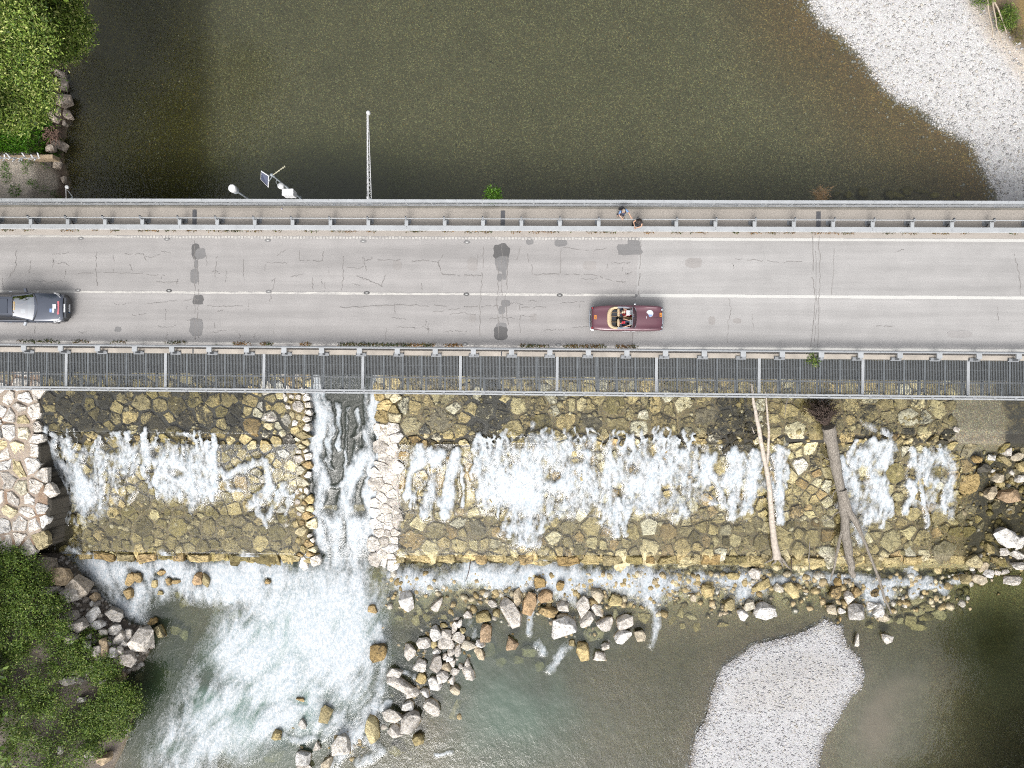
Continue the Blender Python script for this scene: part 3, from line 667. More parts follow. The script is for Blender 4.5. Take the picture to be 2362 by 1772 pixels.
M_sand = asphalt('sandy_asphalt', A(203, 194, 184)); M_walk = asphalt('footway_concrete', A(198, 189, 178))
def paint_mat(name, c, wear):
    t = NT(name)
    n = t.math('ADD', t.math('MULTIPLY', t.noise(3.0, 6, 0.7, t.scalevec(t.pos(), (0.6, 2.5, 1))), 0.7), t.math('MULTIPLY', t.noise(20, 3), 0.3))
    t.base(t.mix(t.ramp(n, [(wear, 0.0), (wear + 0.12, 1.0)]), A(188, 184, 180), c), 0.7); return t.mat
M_line = paint_mat('worn_road_paint', A(226, 222, 214), 0.42); M_line2 = paint_mat('road_paint', A(230, 228, 222), 0.32)

br = thing('road_bridge', 'straight two-lane road bridge crossing the river above the weir', 'bridge', (0, 0, 0))
mb = MB(); mb.box((0, (Y_N + Y_W0) / 2, -0.46), (XR - XL, Y_N - Y_W0, 0.85)); mb.build('deck_slab', M_dconc, br)
for i in range(4):
    y = Y_W0 + 1.0 + i * (Y_N - Y_W0 - 2.0) / 3
    m = MB(); m.box((0, y, -1.44), (XR - XL, 0.5, 1.1)); m.build('girder', M_dconc, br)
for x in (P(452, 640, 0).x, P(1160, 640, 0).x, P(1888, 640, 0).x):
    m = MB(); m.prism([(x - 0.6, Y_N - 0.5), (x + 0.6, Y_N - 0.5), (x + 0.6, Y_W0 + 1.2), (x, Y_W0 + 0.6), (x - 0.6, Y_W0 + 1.2)], -6.5, -2.0); m.build('pier', M_dconc, br)
m = MB(); m.box((0, (Y_N + Y_GB + 0.08) / 2, 0.055), (XR - XL, Y_N - Y_GB - 0.08, 0.17)); m.build('footway', M_walk, br)
m = MB(); m.box((0, Y_N - 0.22, 0.19), (XR - XL, 0.10, 0.10)); m.build('railing_kerb', M_dconc, br)
m = MB(); m.box((0, (yb(811, 0.2) + Y_W0) / 2, 0.075), (XR - XL, yb(811, 0.2) - Y_W0, 0.21)); m.build('kerb', M_conc, br)
for pxj in (449, 1160, 1888):
    m = MB(); x = P(pxj, 490, 0.14).x; m.box((x, (Y_FEN - 0.25 + Y_GB) / 2, 0.146), (0.26, Y_FEN - 0.3 - Y_GB, 0.012)); m.box((x + 0.02, (Y_FEN - 0.25 + Y_GB) / 2, 0.158), (0.07, Y_FEN - 0.3 - Y_GB, 0.01)); m.build('expansion_joint', plain('joint_steel', A(98, 98, 102), 0.6), br)
    m = MB(); m.box((x - 0.0, (yb(811, .2) + Y_W0) / 2, 0.184), (0.07, yb(811, .2) - Y_W0 - 0.02, 0.008)); m.build('expansion_joint', M_beamend, br)

road = tag(link('road', bpy.data.meshes.new('road'), None), 'pale worn asphalt carriageway with white lines', kind='structure')
xs = P(1474, 560, 0).x
def rough_edge(x, y0, y1, amp, seed, n=22):
    r = random.Random(seed); return [(x + r.uniform(-amp, amp), y0 + (y1 - y0) * i / n) for i in range(n + 1)]
m = MB(); ed = rough_edge(xs, Y_SE - 0.4, Y_KN, 0.05, 3); ed = [(x - 0.30 * (1 - (y - Y_SE) / (Y_KN - Y_SE)), y) for x, y in ed]
m.prism([(XL, Y_SE - 0.4)] + ed + [(XL, Y_KN)], -0.03, 0.0); m.build('old_carriageway', M_road, road)
m = MB(); m.prism(ed[::-1] + [(xs + 0, Y_SE - 0.4), (XR, Y_SE - 0.4), (XR, Y_KN)][1:], -0.03, 0.003); m.build('new_carriageway', M_road2, road)
# sandy margins
for y0, y1 in ((Y_NE + 0.10, Y_KN + 0.25), (yb(812, 0), Y_SE - 0.12)):
    m = MB(); m.box((0, (y0 + y1) / 2, 0.004), (XR - XL, abs(y1 - y0), 0.008)); m.build('sandy_margin', M_sand, road)
# painted lines
def line(name, xa, xb, y, w, mat, z=0.010, seg=1.2, gap=0.0, wob=0.012):
    r = random.Random(int(xa * 7 + y * 31)); m = MB(); x = xa
    while x < xb:
        x2 = min(x + seg, xb); yy = y + r.uniform(-wob, wob); ww = w * r.uniform(0.85, 1.05)
        m.box(((x + x2) / 2 , yy, z), (x2 - x - gap, ww, 0.003)); x = x2
    return m.build(name, mat, road)
line('centre_line', XL, xs - 0.2, Y_C, 0.15, M_line, seg=3.1, gap=0.004)
line('centre_line', xs + 0.1, XR, Y_C - 0.01, 0.20, M_line2, seg=3.1, gap=0.004)
line('edge_line', XL, P(300, 550, 0).x, Y_NE, 0.13, M_line, seg=2.3, gap=0.004)
line('edge_line', P(300, 550, 0).x, xs, Y_NE, 0.15, M_line, seg=0.20, gap=0.06, wob=0.02)
line('edge_line', xs + 0.05, XR, Y_NE, 0.17, M_line2, seg=3.0, gap=0.004)
line('edge_line', XL, P(700, 790, 0).x, Y_SE + 0.06, 0.10, M_line, seg=2.0, gap=0.004)
line('edge_line', P(700, 790, 0).x, xs, Y_SE + 0.02, 0.09, M_line, seg=0.28, gap=0.09, wob=0.02)
line('edge_line', xs, XR, Y_SE, 0.13, M_line2, seg=3.0, gap=0.004)
# repairs
def patch(px, py, rx, ry, mat, seed, z=0.0075, n=16, sq=0.2):
    r = random.Random(seed); c = P(px, py, 0); pts = []
    for i in range(n):
        a = 2 * math.pi * i / n; k = r.uniform(0.86, 1.08)
        q = (abs(math.cos(a)) ** (2 + sq * 6) + abs(math.sin(a)) ** (2 + sq * 6)) ** (-1 / (2 + sq * 6))
        pts.append((c.x + rx / 38.5 * k * q * math.cos(a), c.y + ry / 38.5 * k * q * math.sin(a)))
    m = MB(); m.prism(pts, 0.0, z); m.build('asphalt_patch', mat, road)
for i, q in enumerate([(451, 580, 10, 18, M_patch), (462, 586, 13, 13, M_patch2), (449, 637, 11, 17, M_patch2), (457, 692, 13, 12, M_patch), (452, 755, 16, 22, M_patch2), (452, 610, 5, 10, M_patch2),
                       (1157, 582, 19, 20, M_patch), (1158, 608, 16, 18, M_patch2), (1152, 640, 6, 9, M_patch2), (1163, 628, 5, 18, M_patch2), (1166, 700, 11, 8, M_patch2), (1157, 716, 8, 10, M_patch2), (1156, 752, 13, 7, M_patch2), (1155, 769, 16, 17, M_patch),
                       (1452, 576, 30, 13, M_patch2), (1462, 560, 14, 12, M_patch2), (1293, 561, 15, 8, M_patch2), (1222, 558, 9, 7, M_patch2), (1462, 682, 9, 4, M_patch2), (272, 760, 8, 6, M_patch2)]):
    patch(*q, 100 + i, 0.006 + 0.0011 * (i % 5))
patch(2213, 771, 27, 8, M_road, 77, 0.0105, 14, 0.9)
for i, q in enumerate([(916, 612, 11, 12), (1090, 610, 12, 16), (1090, 735, 8, 10), (1230, 733, 8, 9), (1600, 607, 20, 12), (1360, 612, 16, 10), (1642, 740, 8, 10), (1700, 740, 10, 6)]):
    patch(*q, asphalt('oil_stain_asphalt' + str(i), A(179, 174, 170)), 300 + i, 0.005)
# cracks: thin sunken-looking seams of dark grit
M_crack = plain('crack_grit', A(156, 151, 147), 0.95, var=0.3, scale=6)
def crack(pts, w, seed, sub=7, jit=0.05, zz=0.0128):
    r = random.Random(seed); m = MB(); P0 = [P(a, b, 0) for a, b in pts]; line_ = []
    for a, b in zip(P0, P0[1:]):
        for k in range(sub): line_.append(a.lerp(b, k / sub) + Vector((r.uniform(-jit, jit), r.uniform(-jit, jit), 0)))
    line_.append(P0[-1])
    for a, b in zip(line_, line_[1:]):
        d = (b - a); n = Vector((-d.y, d.x, 0)).normalized() * w * r.uniform(0.25, 0.65)
        if r.random() < 0.12: continue
        m.add([(a - n).to_tuple()[:2] + (zz,), (b - n).to_tuple()[:2] + (zz,), (b + n).to_tuple()[:2] + (zz,), (a + n).to_tuple()[:2] + (zz,)], [(0, 1, 2, 3)])
    return m
cr = MB()
def addcrack(*a, **k):
    m = crack(*a, **k); cr.add(m.v, m.f)
for i, (pts, w) in enumerate([
    ([(1010, 608), (1020, 632), (1070, 636), (1110, 636)], .05), ([(1010, 608), (1022, 586)], .035), ([(945, 604), (980, 600), (1010, 606)], .035), ([(824, 636), (850, 648), (880, 660), (890, 632)], .035),
    ([(835, 592), (842, 602), (860, 596)], .03), ([(840, 605), (845, 625)], .025), ([(870, 600), (930, 600)], .03), ([(1115, 570), (1112, 640), (1108, 700), (1107, 775)], .03), ([(1200, 570), (1192, 600)], .025),
    ([(1294, 575), (1292, 632)], .03), ([(1220, 634), (1290, 633), (1370, 635), (1420, 648), (1450, 652)], .03), ([(1300, 570), (1370, 580), (1400, 572)], .025), ([(1200, 705), (1200, 780)], .03), ([(1205, 709), (1260, 709)], .03),
    ([(1070, 708), (1110, 708), (1150, 706)], .03), ([(785, 710), (860, 706), (960, 704), (1030, 707)], .03), ([(1478, 552), (1476, 610), (1472, 680)], .035), ([(1462, 755), (1458, 800)], .035),
    ([(36, 580), (37, 615), (20, 640)], .03), ([(70, 600), (68, 630)], .03), ([(222, 580), (221, 620), (224, 660)], .03), ([(262, 590), (262, 626)], .03), ([(300, 610), (305, 625)], .02), ([(285, 586), (330, 586), (340, 604)], .03),
    ([(180, 630), (240, 628), (330, 632), (380, 636)], .025), ([(360, 652), (410, 650)], .03), ([(500, 590), (496, 640)], .025), ([(560, 600), (562, 640)], .025), ([(690, 580), (692, 600), (745, 602), (746, 580)], .028), ([(720, 640), (722, 670)], .025),
    ([(790, 590), (792, 640), (788, 670)], .03), ([(625, 650), (635, 640), (628, 672), (622, 700)], .025), ([(670, 640), (700, 632)], .025), ([(495, 745), (497, 760)], .03), ([(340, 700), (400, 694), (460, 690)], .022), ([(480, 705), (520, 708), (560, 706)], .022),
    ([(1688, 598), (1740, 600), (1790, 606), (1850, 604)], .03), ([(1690, 606), (1692, 620)], .025), ([(1925, 570), (1918, 680)], .02), ([(1680, 690), (1688, 715), (1680, 740), (1678, 790)], .025), ([(1736, 725), (1737, 760)], .022), ([(2070, 580), (2085, 575)], .02),
    ([(2340, 585), (2350, 630), (2354, 680)], .03), ([(2300, 710), (2302, 740)], .022), ([(2020, 752), (2060, 752)], .03), ([(1000, 720), (1060, 712)], .02), ([(640, 590), (660, 575)], .02),
    ([(1876, 545), (1874, 640), (1880, 690), (1870, 800)], .035), ([(1888, 545), (1892, 640), (1888, 690), (1886, 800)], .035), ([(1882, 560), (1884, 700), (1878, 790)], .025),
    ([(447, 555), (450, 620), (449, 700), (450, 785)], .03), ([(455, 600), (457, 680), (455, 720), (458, 780)], .03), ([(1146, 600), (1150, 640), (1147, 690), (1150, 780)], .035), ([(1168, 590), (1170, 640), (1166, 690), (1172, 760)], .035), ([(1158, 560), (1157, 660), (1160, 740)], .03)]):
    addcrack(pts, w, 500 + i)
for k in range(70):
    a, b = random.uniform(0, 1470), random.choice([random.uniform(575, 660), random.uniform(695, 770)]); L = random.uniform(15, 60)
    if random.random() < 0.5: pts = [(a, b), (a + random.uniform(-4, 4), b + L * 0.5)]
    else: pts = [(a, b), (a + L / 2, b + random.uniform(-4, 4)), (a + L, b + random.uniform(-5, 5))]
    addcrack(pts, 0.018, 900 + k)
tag(cr.build('crack', M_crack, road), kind='stuff')
# road studs and their scars
M_stud = plain('stud_grey', A(92, 90, 88), 0.6); M_studw = plain('stud_lens', A(220, 220, 216), 0.3)
def stud(px, py, body=True):
    c = P(px, py, 0.0)
    m = MB(); m.lathe([(0.17, 0.0), (0.16, 0.016), (0.10, 0.018)], 12, (0, 0, 0.004)); m.v = [(x * 1.15, y * 0.6, z) for x, y, z in m.v]
    o = m.build('road_stud', M_stud if body else M_patch2, road, (c.x, c.y, 0))
    m = MB(); m.box((0, 0, 0.024), (0.15, 0.07, 0.012), 0, 0, 0.7); m.build('stud_lens', M_studw, o)
for q in ((390, 671), (846, 676), (1076, 679), (1291, 681)): stud(*q)
for q in ((180, 670), (620, 673)): stud(*q, body=False)
for q in ((187, 550), (385, 552), (618, 555), (838, 557), (1077, 559), (180, 787), (393, 790), (618, 792), (838, 792), (1073, 794), (1288, 796)): stud(*q, body=False)

# ---- guard rails
def w_beam(m, y, z, side, x0, x1, d=0.25, h=0.31):
    """three-lobed crash barrier: profile in (y, z) drawn along x, front to SIDE"""
    pr = [(0.0, -h), (0.08, -h), (0.13, -h * .72), (0.08, -h * .45), (0.08, -h * .1), (0.13, h * .12), (0.13, h * .3), (0.06, h * .52), (-0.02, h * .55), (-0.02, h * .48), (0.03, h * .44), (0.03, -h * .9)]
    pr = [(y + side * a * d / 0.25, z + b) for a, b in pr]; n = len(pr)
    m.add([(x0, a, b) for a, b in pr] + [(x1, a, b) for a, b in pr], [(i, (i + 1) % n, n + (i + 1) % n, n + i) for i in range(n)] + [tuple(range(n)), tuple(range(n, 2 * n))[::-1]])
gn = thing('guard_rail', 'galvanised guard rail between the footway and the carriageway', 'guard rail', (0, Y_GB, 0), group=None)
x0, x1 = wx(78, 520, .5), wx(2281, 520, .5); sp = (x1 - x0) / 25
for k in range(-3, 30, 2):
    m = MB(); w_beam(m, 0.02, 0.62, -1, x0 + (k) * sp - sp * .5, x0 + (k + 2) * sp - sp * .5 - 0.012, 0.27, 0.24); m.box((x0 + k * sp, -0.005, 0.763), (sp * 2 - 0.02, 0.25, 0.012)); m.build('rail_beam', M_steel, gn)
dy = Y_GT - Y_GB
m = MB(); m.tube([(XL, dy, 1.0), (XR, dy, 1.0)], 0.030, 6); m.build('top_rail', M_steel, gn)
def guard_post(par, x, side, top, rail):
    """post with spacer and bracket; SIDE = +1 when the beam is downstream of the post"""
    m = MB(); m.box((0, 0, (top + 0.1) / 2), (0.10, 0.16, top - 0.1)); m.box((0, 0, 0.155), (0.34, 0.26, 0.03))
    o = m.build('post', M_steel2, par, (x, rail, 0))
    m = MB(); w = abs(rail) - 0.12; m.box((0, -side * (w / 2 + 0.05), 0.70), (0.17, w, 0.16)); m.box((0, -side * (w / 2), 0.785), (0.21, w - 0.05, 0.012)); m.build('spacer', M_steel, o)
    m = MB(); m.box((-0.02, side * 0.10, top - 0.02), (0.06, 0.07, 0.10)); m.build('post_cap', M_beamend, o)
    m = MB(); m.tube([(0.0, 0, 0.55), (0.0, -side * 0.22, 0.20)], 0.035, 6); m.box((0.0, -side * 0.27, 0.16), (0.11, 0.08, 0.05)); m.build('brace', M_beamend, o)
    return o
gp = guard_post(gn, x0, 1, 1.04, dy)
for k in range(-3, 30):
    if k == 0: continue
    c = copy_tree(gp, gn); c.location = (x0 + k * sp, dy, 0)
gs = thing('guard_rail', 'galvanised guard rail between the carriageway and the grated walkway', 'guard rail', (0, Y_SB, 0))
x0, x1 = wx(60, 806, .5), wx(2345, 806, .5); sp = (x1 - x0) / 26
for k in range(-3, 31, 2):
    m = MB(); w_beam(m, -0.02, 0.62, 1, x0 + k * sp - sp * .5, x0 + (k + 2) * sp - sp * .5 - 0.012, 0.2, 0.24); m.build('rail_beam', M_steel, gs)
rs = -0.36
def guard_post_s(x):
    m = MB(); m.box((0, 0, 0.45), (0.12, 0.14, 0.55)); m.box((0.0, -0.02, 0.215), (0.62, 0.20, 0.05)); o = m.build('post', M_steel2, gs, (x, rs, 0))
    m = MB(); m.box((0, 0.18, 0.68), (0.30, 0.30, 0.10)); m.build('spacer', M_steel, o)
    m = MB(); m.box((-0.30, 0, 0.26), (0.03, 0.12, 0.08)); m.box((0.28, 0.06, 0.27), (0.05, 0.06, 0.08)); m.build('post_cap', M_beamend, o)
    return o
gp = guard_post_s(x0)
for k in range(-3, 31):
    if k == 0: continue
    c = copy_tree(gp, gs); c.location = (x0 + k * sp, rs, 0)

# ---- pedestrian railing
fe = thing('pedestrian_railing', 'three-bar metal railing along the upstream edge of the footway', 'railing', (0, Y_FEN, 0))
m = MB(); m.box((0, 0, 1.30), (XR - XL, 0.17, 0.05)); m.build('handrail', M_steel, fe, bevel=0.012)
for z, r in ((0.98, 0.03), (0.66, 0.03), (0.36, 0.03)):
    m = MB(); m.tube([(XL, -0.02, z), (XR, -0.02, z)], r, 6); m.build('bar', M_steel2, fe)
xa, xb = wx(816, 464, 1.3), wx(2326, 464, 1.3); sp = (xb - xa) / 25
fp = MB(); fp.box((0, 0.0, 0.71), (0.07, 0.05, 1.16)); fp.box((0, 0.05, 0.155), (0.16, 0.2, 0.03)); fp.box((0, 0, 1.335), (0.05, 0.06, 0.02))
fp = fp.build('post', M_steel, fe, (xa, 0, 0))
for k in range(-24, 34):
    if k == 0: continue
    c = fp.copy(); scene.collection.objects.link(c); c.parent = fe; c.location = (xa + k * sp, 0, 0)

# ---- grated service walkway
wk = thing('grated_walkway', 'steel service walkway with open bar grating on the downstream side', 'walkway', (0, Y_W0, 0))
mains = [wx(q, 862, 0.1) for q in (153, 382, 609, 837, 1062, 1285, 1514, 1751, 1990, 2233)]
s0 = mains[1] - mains[0]; s1_ = mains[-1] - mains[-2]
mains = [mains[0] - 3 * s0, mains[0] - 2 * s0, mains[0] - s0] + mains + [mains[-1] + s1_, mains[-1] + 2 * s1_, mains[-1] + 3 * s1_]
W = Y_W0 - Y_W1
M_grate = plain('grating_bars', A(122, 127, 130), 0.5, var=0.1)
M_joist = plain('joist_steel', A(122, 128, 132), 0.55)
for i, x in enumerate(mains):
    m = MB(); m.box((0, -W / 2 - 0.01, 0.085), (0.17, W + 0.02, 0.10)); m.build('cross_beam', M_steel, wk, (x, 0, 0))
    m = MB(); m.tube([(0, 0.0, -0.9), (0, -W, -0.06)], 0.05, 6); m.build('bracket', M_steel2, wk, (x, 0, 0))
for i in range(len(mains) - 1):
    xa_, xb_ = mains[i] + 0.085, mains[i + 1] - 0.085; n = 5; d = (xb_ - xa_) / n
    for k in range(n):
        if k:
            m = MB(); m.box((0, -W / 2, 0.0), (0.085, W, 0.10)); m.build('joist', M_joist, wk, (xa_ + k * d, 0, 0))
        m = MB(); nb = 12; w = d - 0.09
        for b in range(nb): m.box((-w / 2 + (b + 0.5) * w / nb, -W / 2, 0.085), (0.030, W - 0.02, 0.03))
        for yy in (0.03, 0.6, 1.18, 1.75): m.box((0, -min(yy, W - 0.03), 0.064), (w, 0.014, 0.010))
        m.build('grating_panel', M_grate, wk, (xa_ + (k + 0.5) * d, 0, 0))
        m = MB(); m.box((0.0, -W * 0.80, -0.95), (0.12, W * 0.46, 0.06)); m.build('lower_strut', M_joist, wk, (xa_ + (k + 0.16) * d, 0, 0))
m = MB(); m.box((0, -W - 0.04, 0.10), (XR - XL, 0.08, 0.16)); m.build('edge_beam', M_steel, wk)
m = MB(); m.box((0, -W * 0.30, -0.75), (XR - XL, W * 0.56, 0.34)); m.build('service_duct', M_dark, wk)
m = MB(); m.box((0, -W * 0.635, -0.92), (XR - XL, 0.10, 0.12)); m.build('lower_beam', M_steel2, wk)
hr = thing('walkway_railing', 'slim tube railing on the outer edge of the grated walkway', 'railing', (0, Y_SR, 0))
m = MB(); m.box((0, 0.02, 1.0), (XR - XL, 0.075, 0.05)); m.build('handrail', M_steel, hr, bevel=0.012)
for z in (0.72, 0.42): m = MB(); m.tube([(XL, -0.05, z), (XR, -0.05, z)], 0.022, 6); m.build('bar', M_steel2, hr)
m = MB(); m.box((0, -0.12, 0.86), (XR - XL, 0.085, 0.06)); m.build('toe_tube', M_steel, hr)
xp = wx(26, 903, 0.9); spr = (wx(1185, 908, .9) - xp) / 25.5
rp = MB(); rp.box((0, 0, 0.5), (0.05, 0.06, 1.0)); rp.box((0, -0.06, 0.88), (0.13, 0.20, 0.05)); rp = rp.build('post', M_steel2, hr, (xp, 0, 0))
for k in range(-8, 62):
    if k == 0: continue
    c = rp.copy(); scene.collection.objects.link(c); c.parent = hr; c.location = (xp + k * spr, 0, 0)
# ------------------------------------------------------------------ stones of the weir and its banks
M_wet = stone_mat('weir_stone', 0.6); M_dry = stone_mat('dry_limestone', 0.85); M_boul = stone_mat('river_boulder', 0.75, ZL + 0.06)
TAN = [A(236, 216, 160), A(224, 204, 148), A(246, 230, 178), A(208, 190, 138), A(234, 210, 152), A(202, 186, 140)]
LIGHT = [A(250, 238, 200, 1.15), A(244, 228, 182, 1.1), A(252, 244, 218, 1.2)]
WHITE = [A(252, 246, 238, 1.2), A(248, 240, 230, 1.15), A(253, 250, 246, 1.25), A(246, 238, 228, 1.1)]
OLIVE = [A(186, 170, 112), A(168, 154, 102), A(198, 180, 126), A(150, 136, 90)]
ORANGE = [A(224, 194, 140), A(214, 186, 134), A(200, 170, 114)]
GREYB = [A(176, 164, 136), A(160, 150, 122)]

def clip_half(poly, nx, ny, c):
    out = []; n = len(poly)
    for i in range(n):
        a, b = poly[i], poly[(i + 1) % n]; da = a[0] * nx + a[1] * ny - c; db = b[0] * nx + b[1] * ny - c
        if da <= 0: out.append(a)
        if (da < 0 < db) or (db < 0 < da):
            t = da / (da - db); out.append((a[0] + (b[0] - a[0]) * t, a[1] + (b[1] - a[1]) * t))
    return out
def voronoi(sites, w, R):
    sites = np.array(sites); cells = []
    for i in range(len(sites)):
        s = sites[i]; r = R[i]
        poly = [(s[0] + r * 1.25 * math.cos(a), s[1] + r * 1.25 * math.sin(a)) for a in np.linspace(0, 2 * math.pi, 9)[:-1] + 0.3 * i]
        d2 = ((sites - s) ** 2).sum(1)
        for j in np.argsort(d2)[1:24]:
            dx, dy = sites[j] - s; L = math.hypot(dx, dy)
            if L > 4 * r: break
            m = 0.5 * L + (w[i] - w[j]) / (2 * L)
            m = max(0.2 * L, min(0.8 * L, m))
            nx, ny = dx / L, dy / L
            poly = clip_half(poly, nx, ny, s[0] * nx + s[1] * ny + m)
            if len(poly) < 3: break
        cells.append(poly)
    return cells
def chaikin(p, k=0.22):
    out = []; n = len(p)
    for i in range(n):
        a, b = p[i], p[(i + 1) % n]
        if math.hypot(b[0] - a[0], b[1] - a[1]) < 0.05: out.append(((a[0] + b[0]) / 2, (a[1] + b[1]) / 2)); continue
        out.append((a[0] + (b[0] - a[0]) * k, a[1] + (b[1] - a[1]) * k)); out.append((a[0] + (b[0] - a[0]) * (1 - k), a[1] + (b[1] - a[1]) * (1 - k)))
    return out
def stone_data(poly, zf, h, col, moss, r, gap=0.04):
    """one set stone: rounded outline, sunk base, uneven domed top"""
    cx = sum(p[0] for p in poly) / len(poly); cy = sum(p[1] for p in poly) / len(poly)
    size = max(math.hypot(p[0] - cx, p[1] - cy) for p in poly)
    k = max(0.6, 1 - gap / max(size, 0.1)); poly = chaikin([(cx + (p[0] - cx) * k2, cy + (p[1] - cy) * k2) for p in poly for k2 in (k * r.uniform(0.86, 1.03),)], r.uniform(0.06, 0.13))
    poly = [(p[0] + r.uniform(-1, 1) * 0.06 * size, p[1] + r.uniform(-1, 1) * 0.06 * size) for p in poly]
    qa = r.uniform(0, 3.14); qs = r.choice((1.0, r.uniform(0.72, 0.95))) if gap > 0.001 else 1.0; ca, sa = math.cos(qa), math.sin(qa)
    poly = [(cx + ((p[0] - cx) * ca + (p[1] - cy) * sa) * qs * ca - (-(p[0] - cx) * sa + (p[1] - cy) * ca) * sa, cy + ((p[0] - cx) * ca + (p[1] - cy) * sa) * qs * sa + (-(p[0] - cx) * sa + (p[1] - cy) * ca) * ca) for p in poly]
    n = len(poly); vs = []; tx, ty = r.uniform(-.13, .13), r.uniform(-.13, .13); ro = 0.05 * min(1, size / 0.6)
    for s, dz in ((1.0, -0.35), (1.0, h * 0.30), (0.90, h * 0.85), (0.55, h)):
        for p in poly:
            s2 = s * (r.uniform(0.92, 1.08) if s < 1 else 1); x, y = cx + (p[0] - cx) * s2, cy + (p[1] - cy) * s2
            vs.append((x, y, zf(x, y) + dz + (tx * (x - cx) + ty * (y - cy) + r.uniform(-ro, ro) if dz > 0.01 else 0)))
    vs.append((cx, cy, zf(cx, cy) + h + r.uniform(-ro, ro)))
    fs = [(q * n + i, q * n + (i + 1) % n, (q + 1) * n + (i + 1) % n, (q + 1) * n + i) for q in range(3) for i in range(n)] + [(3 * n + i, 3 * n + (i + 1) % n, 4 * n) for i in range(n)]
    return vs, fs, [col + (moss,)] * len(vs), size
def stone_mesh(name, parts):
    v, f, c = [], [], []
    for vs, fs, cs, _ in parts:
        b = len(v); v += vs; f += [tuple(i + b for i in q) for q in fs]; c += cs
    me = bpy.data.meshes.new(name); me.from_pydata(v, [], f); me.update()
    a = me.attributes.new('col', 'FLOAT_COLOR', 'POINT'); a.data.foreach_set('color', np.array(c, np.float32).ravel())
    return me

# where stones stand: outline (spots of the photograph), spacing in m, height, palettes, moss, name of the piece of masonry
REG = [
 ('bankpave', [(-60, 840), (97, 840), (95, 905), (90, 940), (82, 1000), (91, 1030), (93, 1080), (114, 1140), (116, 1172), (102, 1215), (96, 1262), (-60, 1272)], 0.95, (0.05, 0.12), [(WHITE, 3), (LIGHT, 1)], 0.10),
 ('wallL', [(650, 850), (712, 850), (712, 1040), (712, 1120), (728, 1290), (690, 1296), (682, 1150), (700, 1080), (690, 1030)], 0.62, (0.35, 0.6), [(WHITE, 2), (LIGHT, 1), (TAN, 1), (ORANGE, 1)], 0.42),
 ('wallR', [(882, 985), (912, 985), (918, 1080), (922, 1200), (905, 1300), (872, 1300), (866, 1180), (872, 1080)], 0.60, (0.75, 0.95), [(WHITE, 1)], 0.06),
 ('wallR', [(878, 850), (912, 850), (915, 985), (880, 985)], 0.55, (0.25, 0.45), [(LIGHT, 1), (TAN, 2)], 0.35),
 ('apronL', [(98, 845), (560, 845), (560, 1008), (105, 1008)], 1.12, (0.05, 0.16), [(TAN, 3), (OLIVE, 2)], 0.88),
 ('apronL', [(560, 845), (650, 845), (690, 1030), (700, 1080), (660, 1180), (640, 1180), (560, 1008)], 0.95, (0.10, 0.26), [(TAN, 3), (LIGHT, 2), (WHITE, 1)], 0.30),
 ('apronL', [(105, 1008), (560, 1008), (640, 1180), (640, 1210), (140, 1210)], 1.05, (0.10, 0.24), [(TAN, 2), (OLIVE, 3)], 0.45),
 ('apronL', [(140, 1210), (660, 1190), (682, 1150), (690, 1290), (160, 1286)], 1.12, (0.10, 0.26), [(OLIVE, 4), (TAN, 2)], 0.52),
 ('apronR', [(915, 845), (2195, 845), (2195, 1008), (915, 1008)], 1.12, (0.06, 0.18), [(TAN, 6), (LIGHT, 2), (OLIVE, 1)], 0.62),
 ('apronR', [(915, 1008), (2195, 1008), (2205, 1190), (925, 1190)], 1.0, (0.10, 0.30), [(TAN, 4), (LIGHT, 2), (ORANGE, 1)], 0.58),
 ('apronR', [(922, 1190), (2205, 1190), (2215, 1286), (910, 1286)], 1.15, (0.12, 0.28), [(TAN, 5), (OLIVE, 2), (ORANGE, 1), (LIGHT, 2)], 0.52),
 ('apronR', [(2195, 1035), (2420, 1035), (2420, 1330), (2240, 1330), (2212, 1200)], 1.0, (0.06, 0.2), [(GREYB, 2), (OLIVE, 2)], 0.45),
]
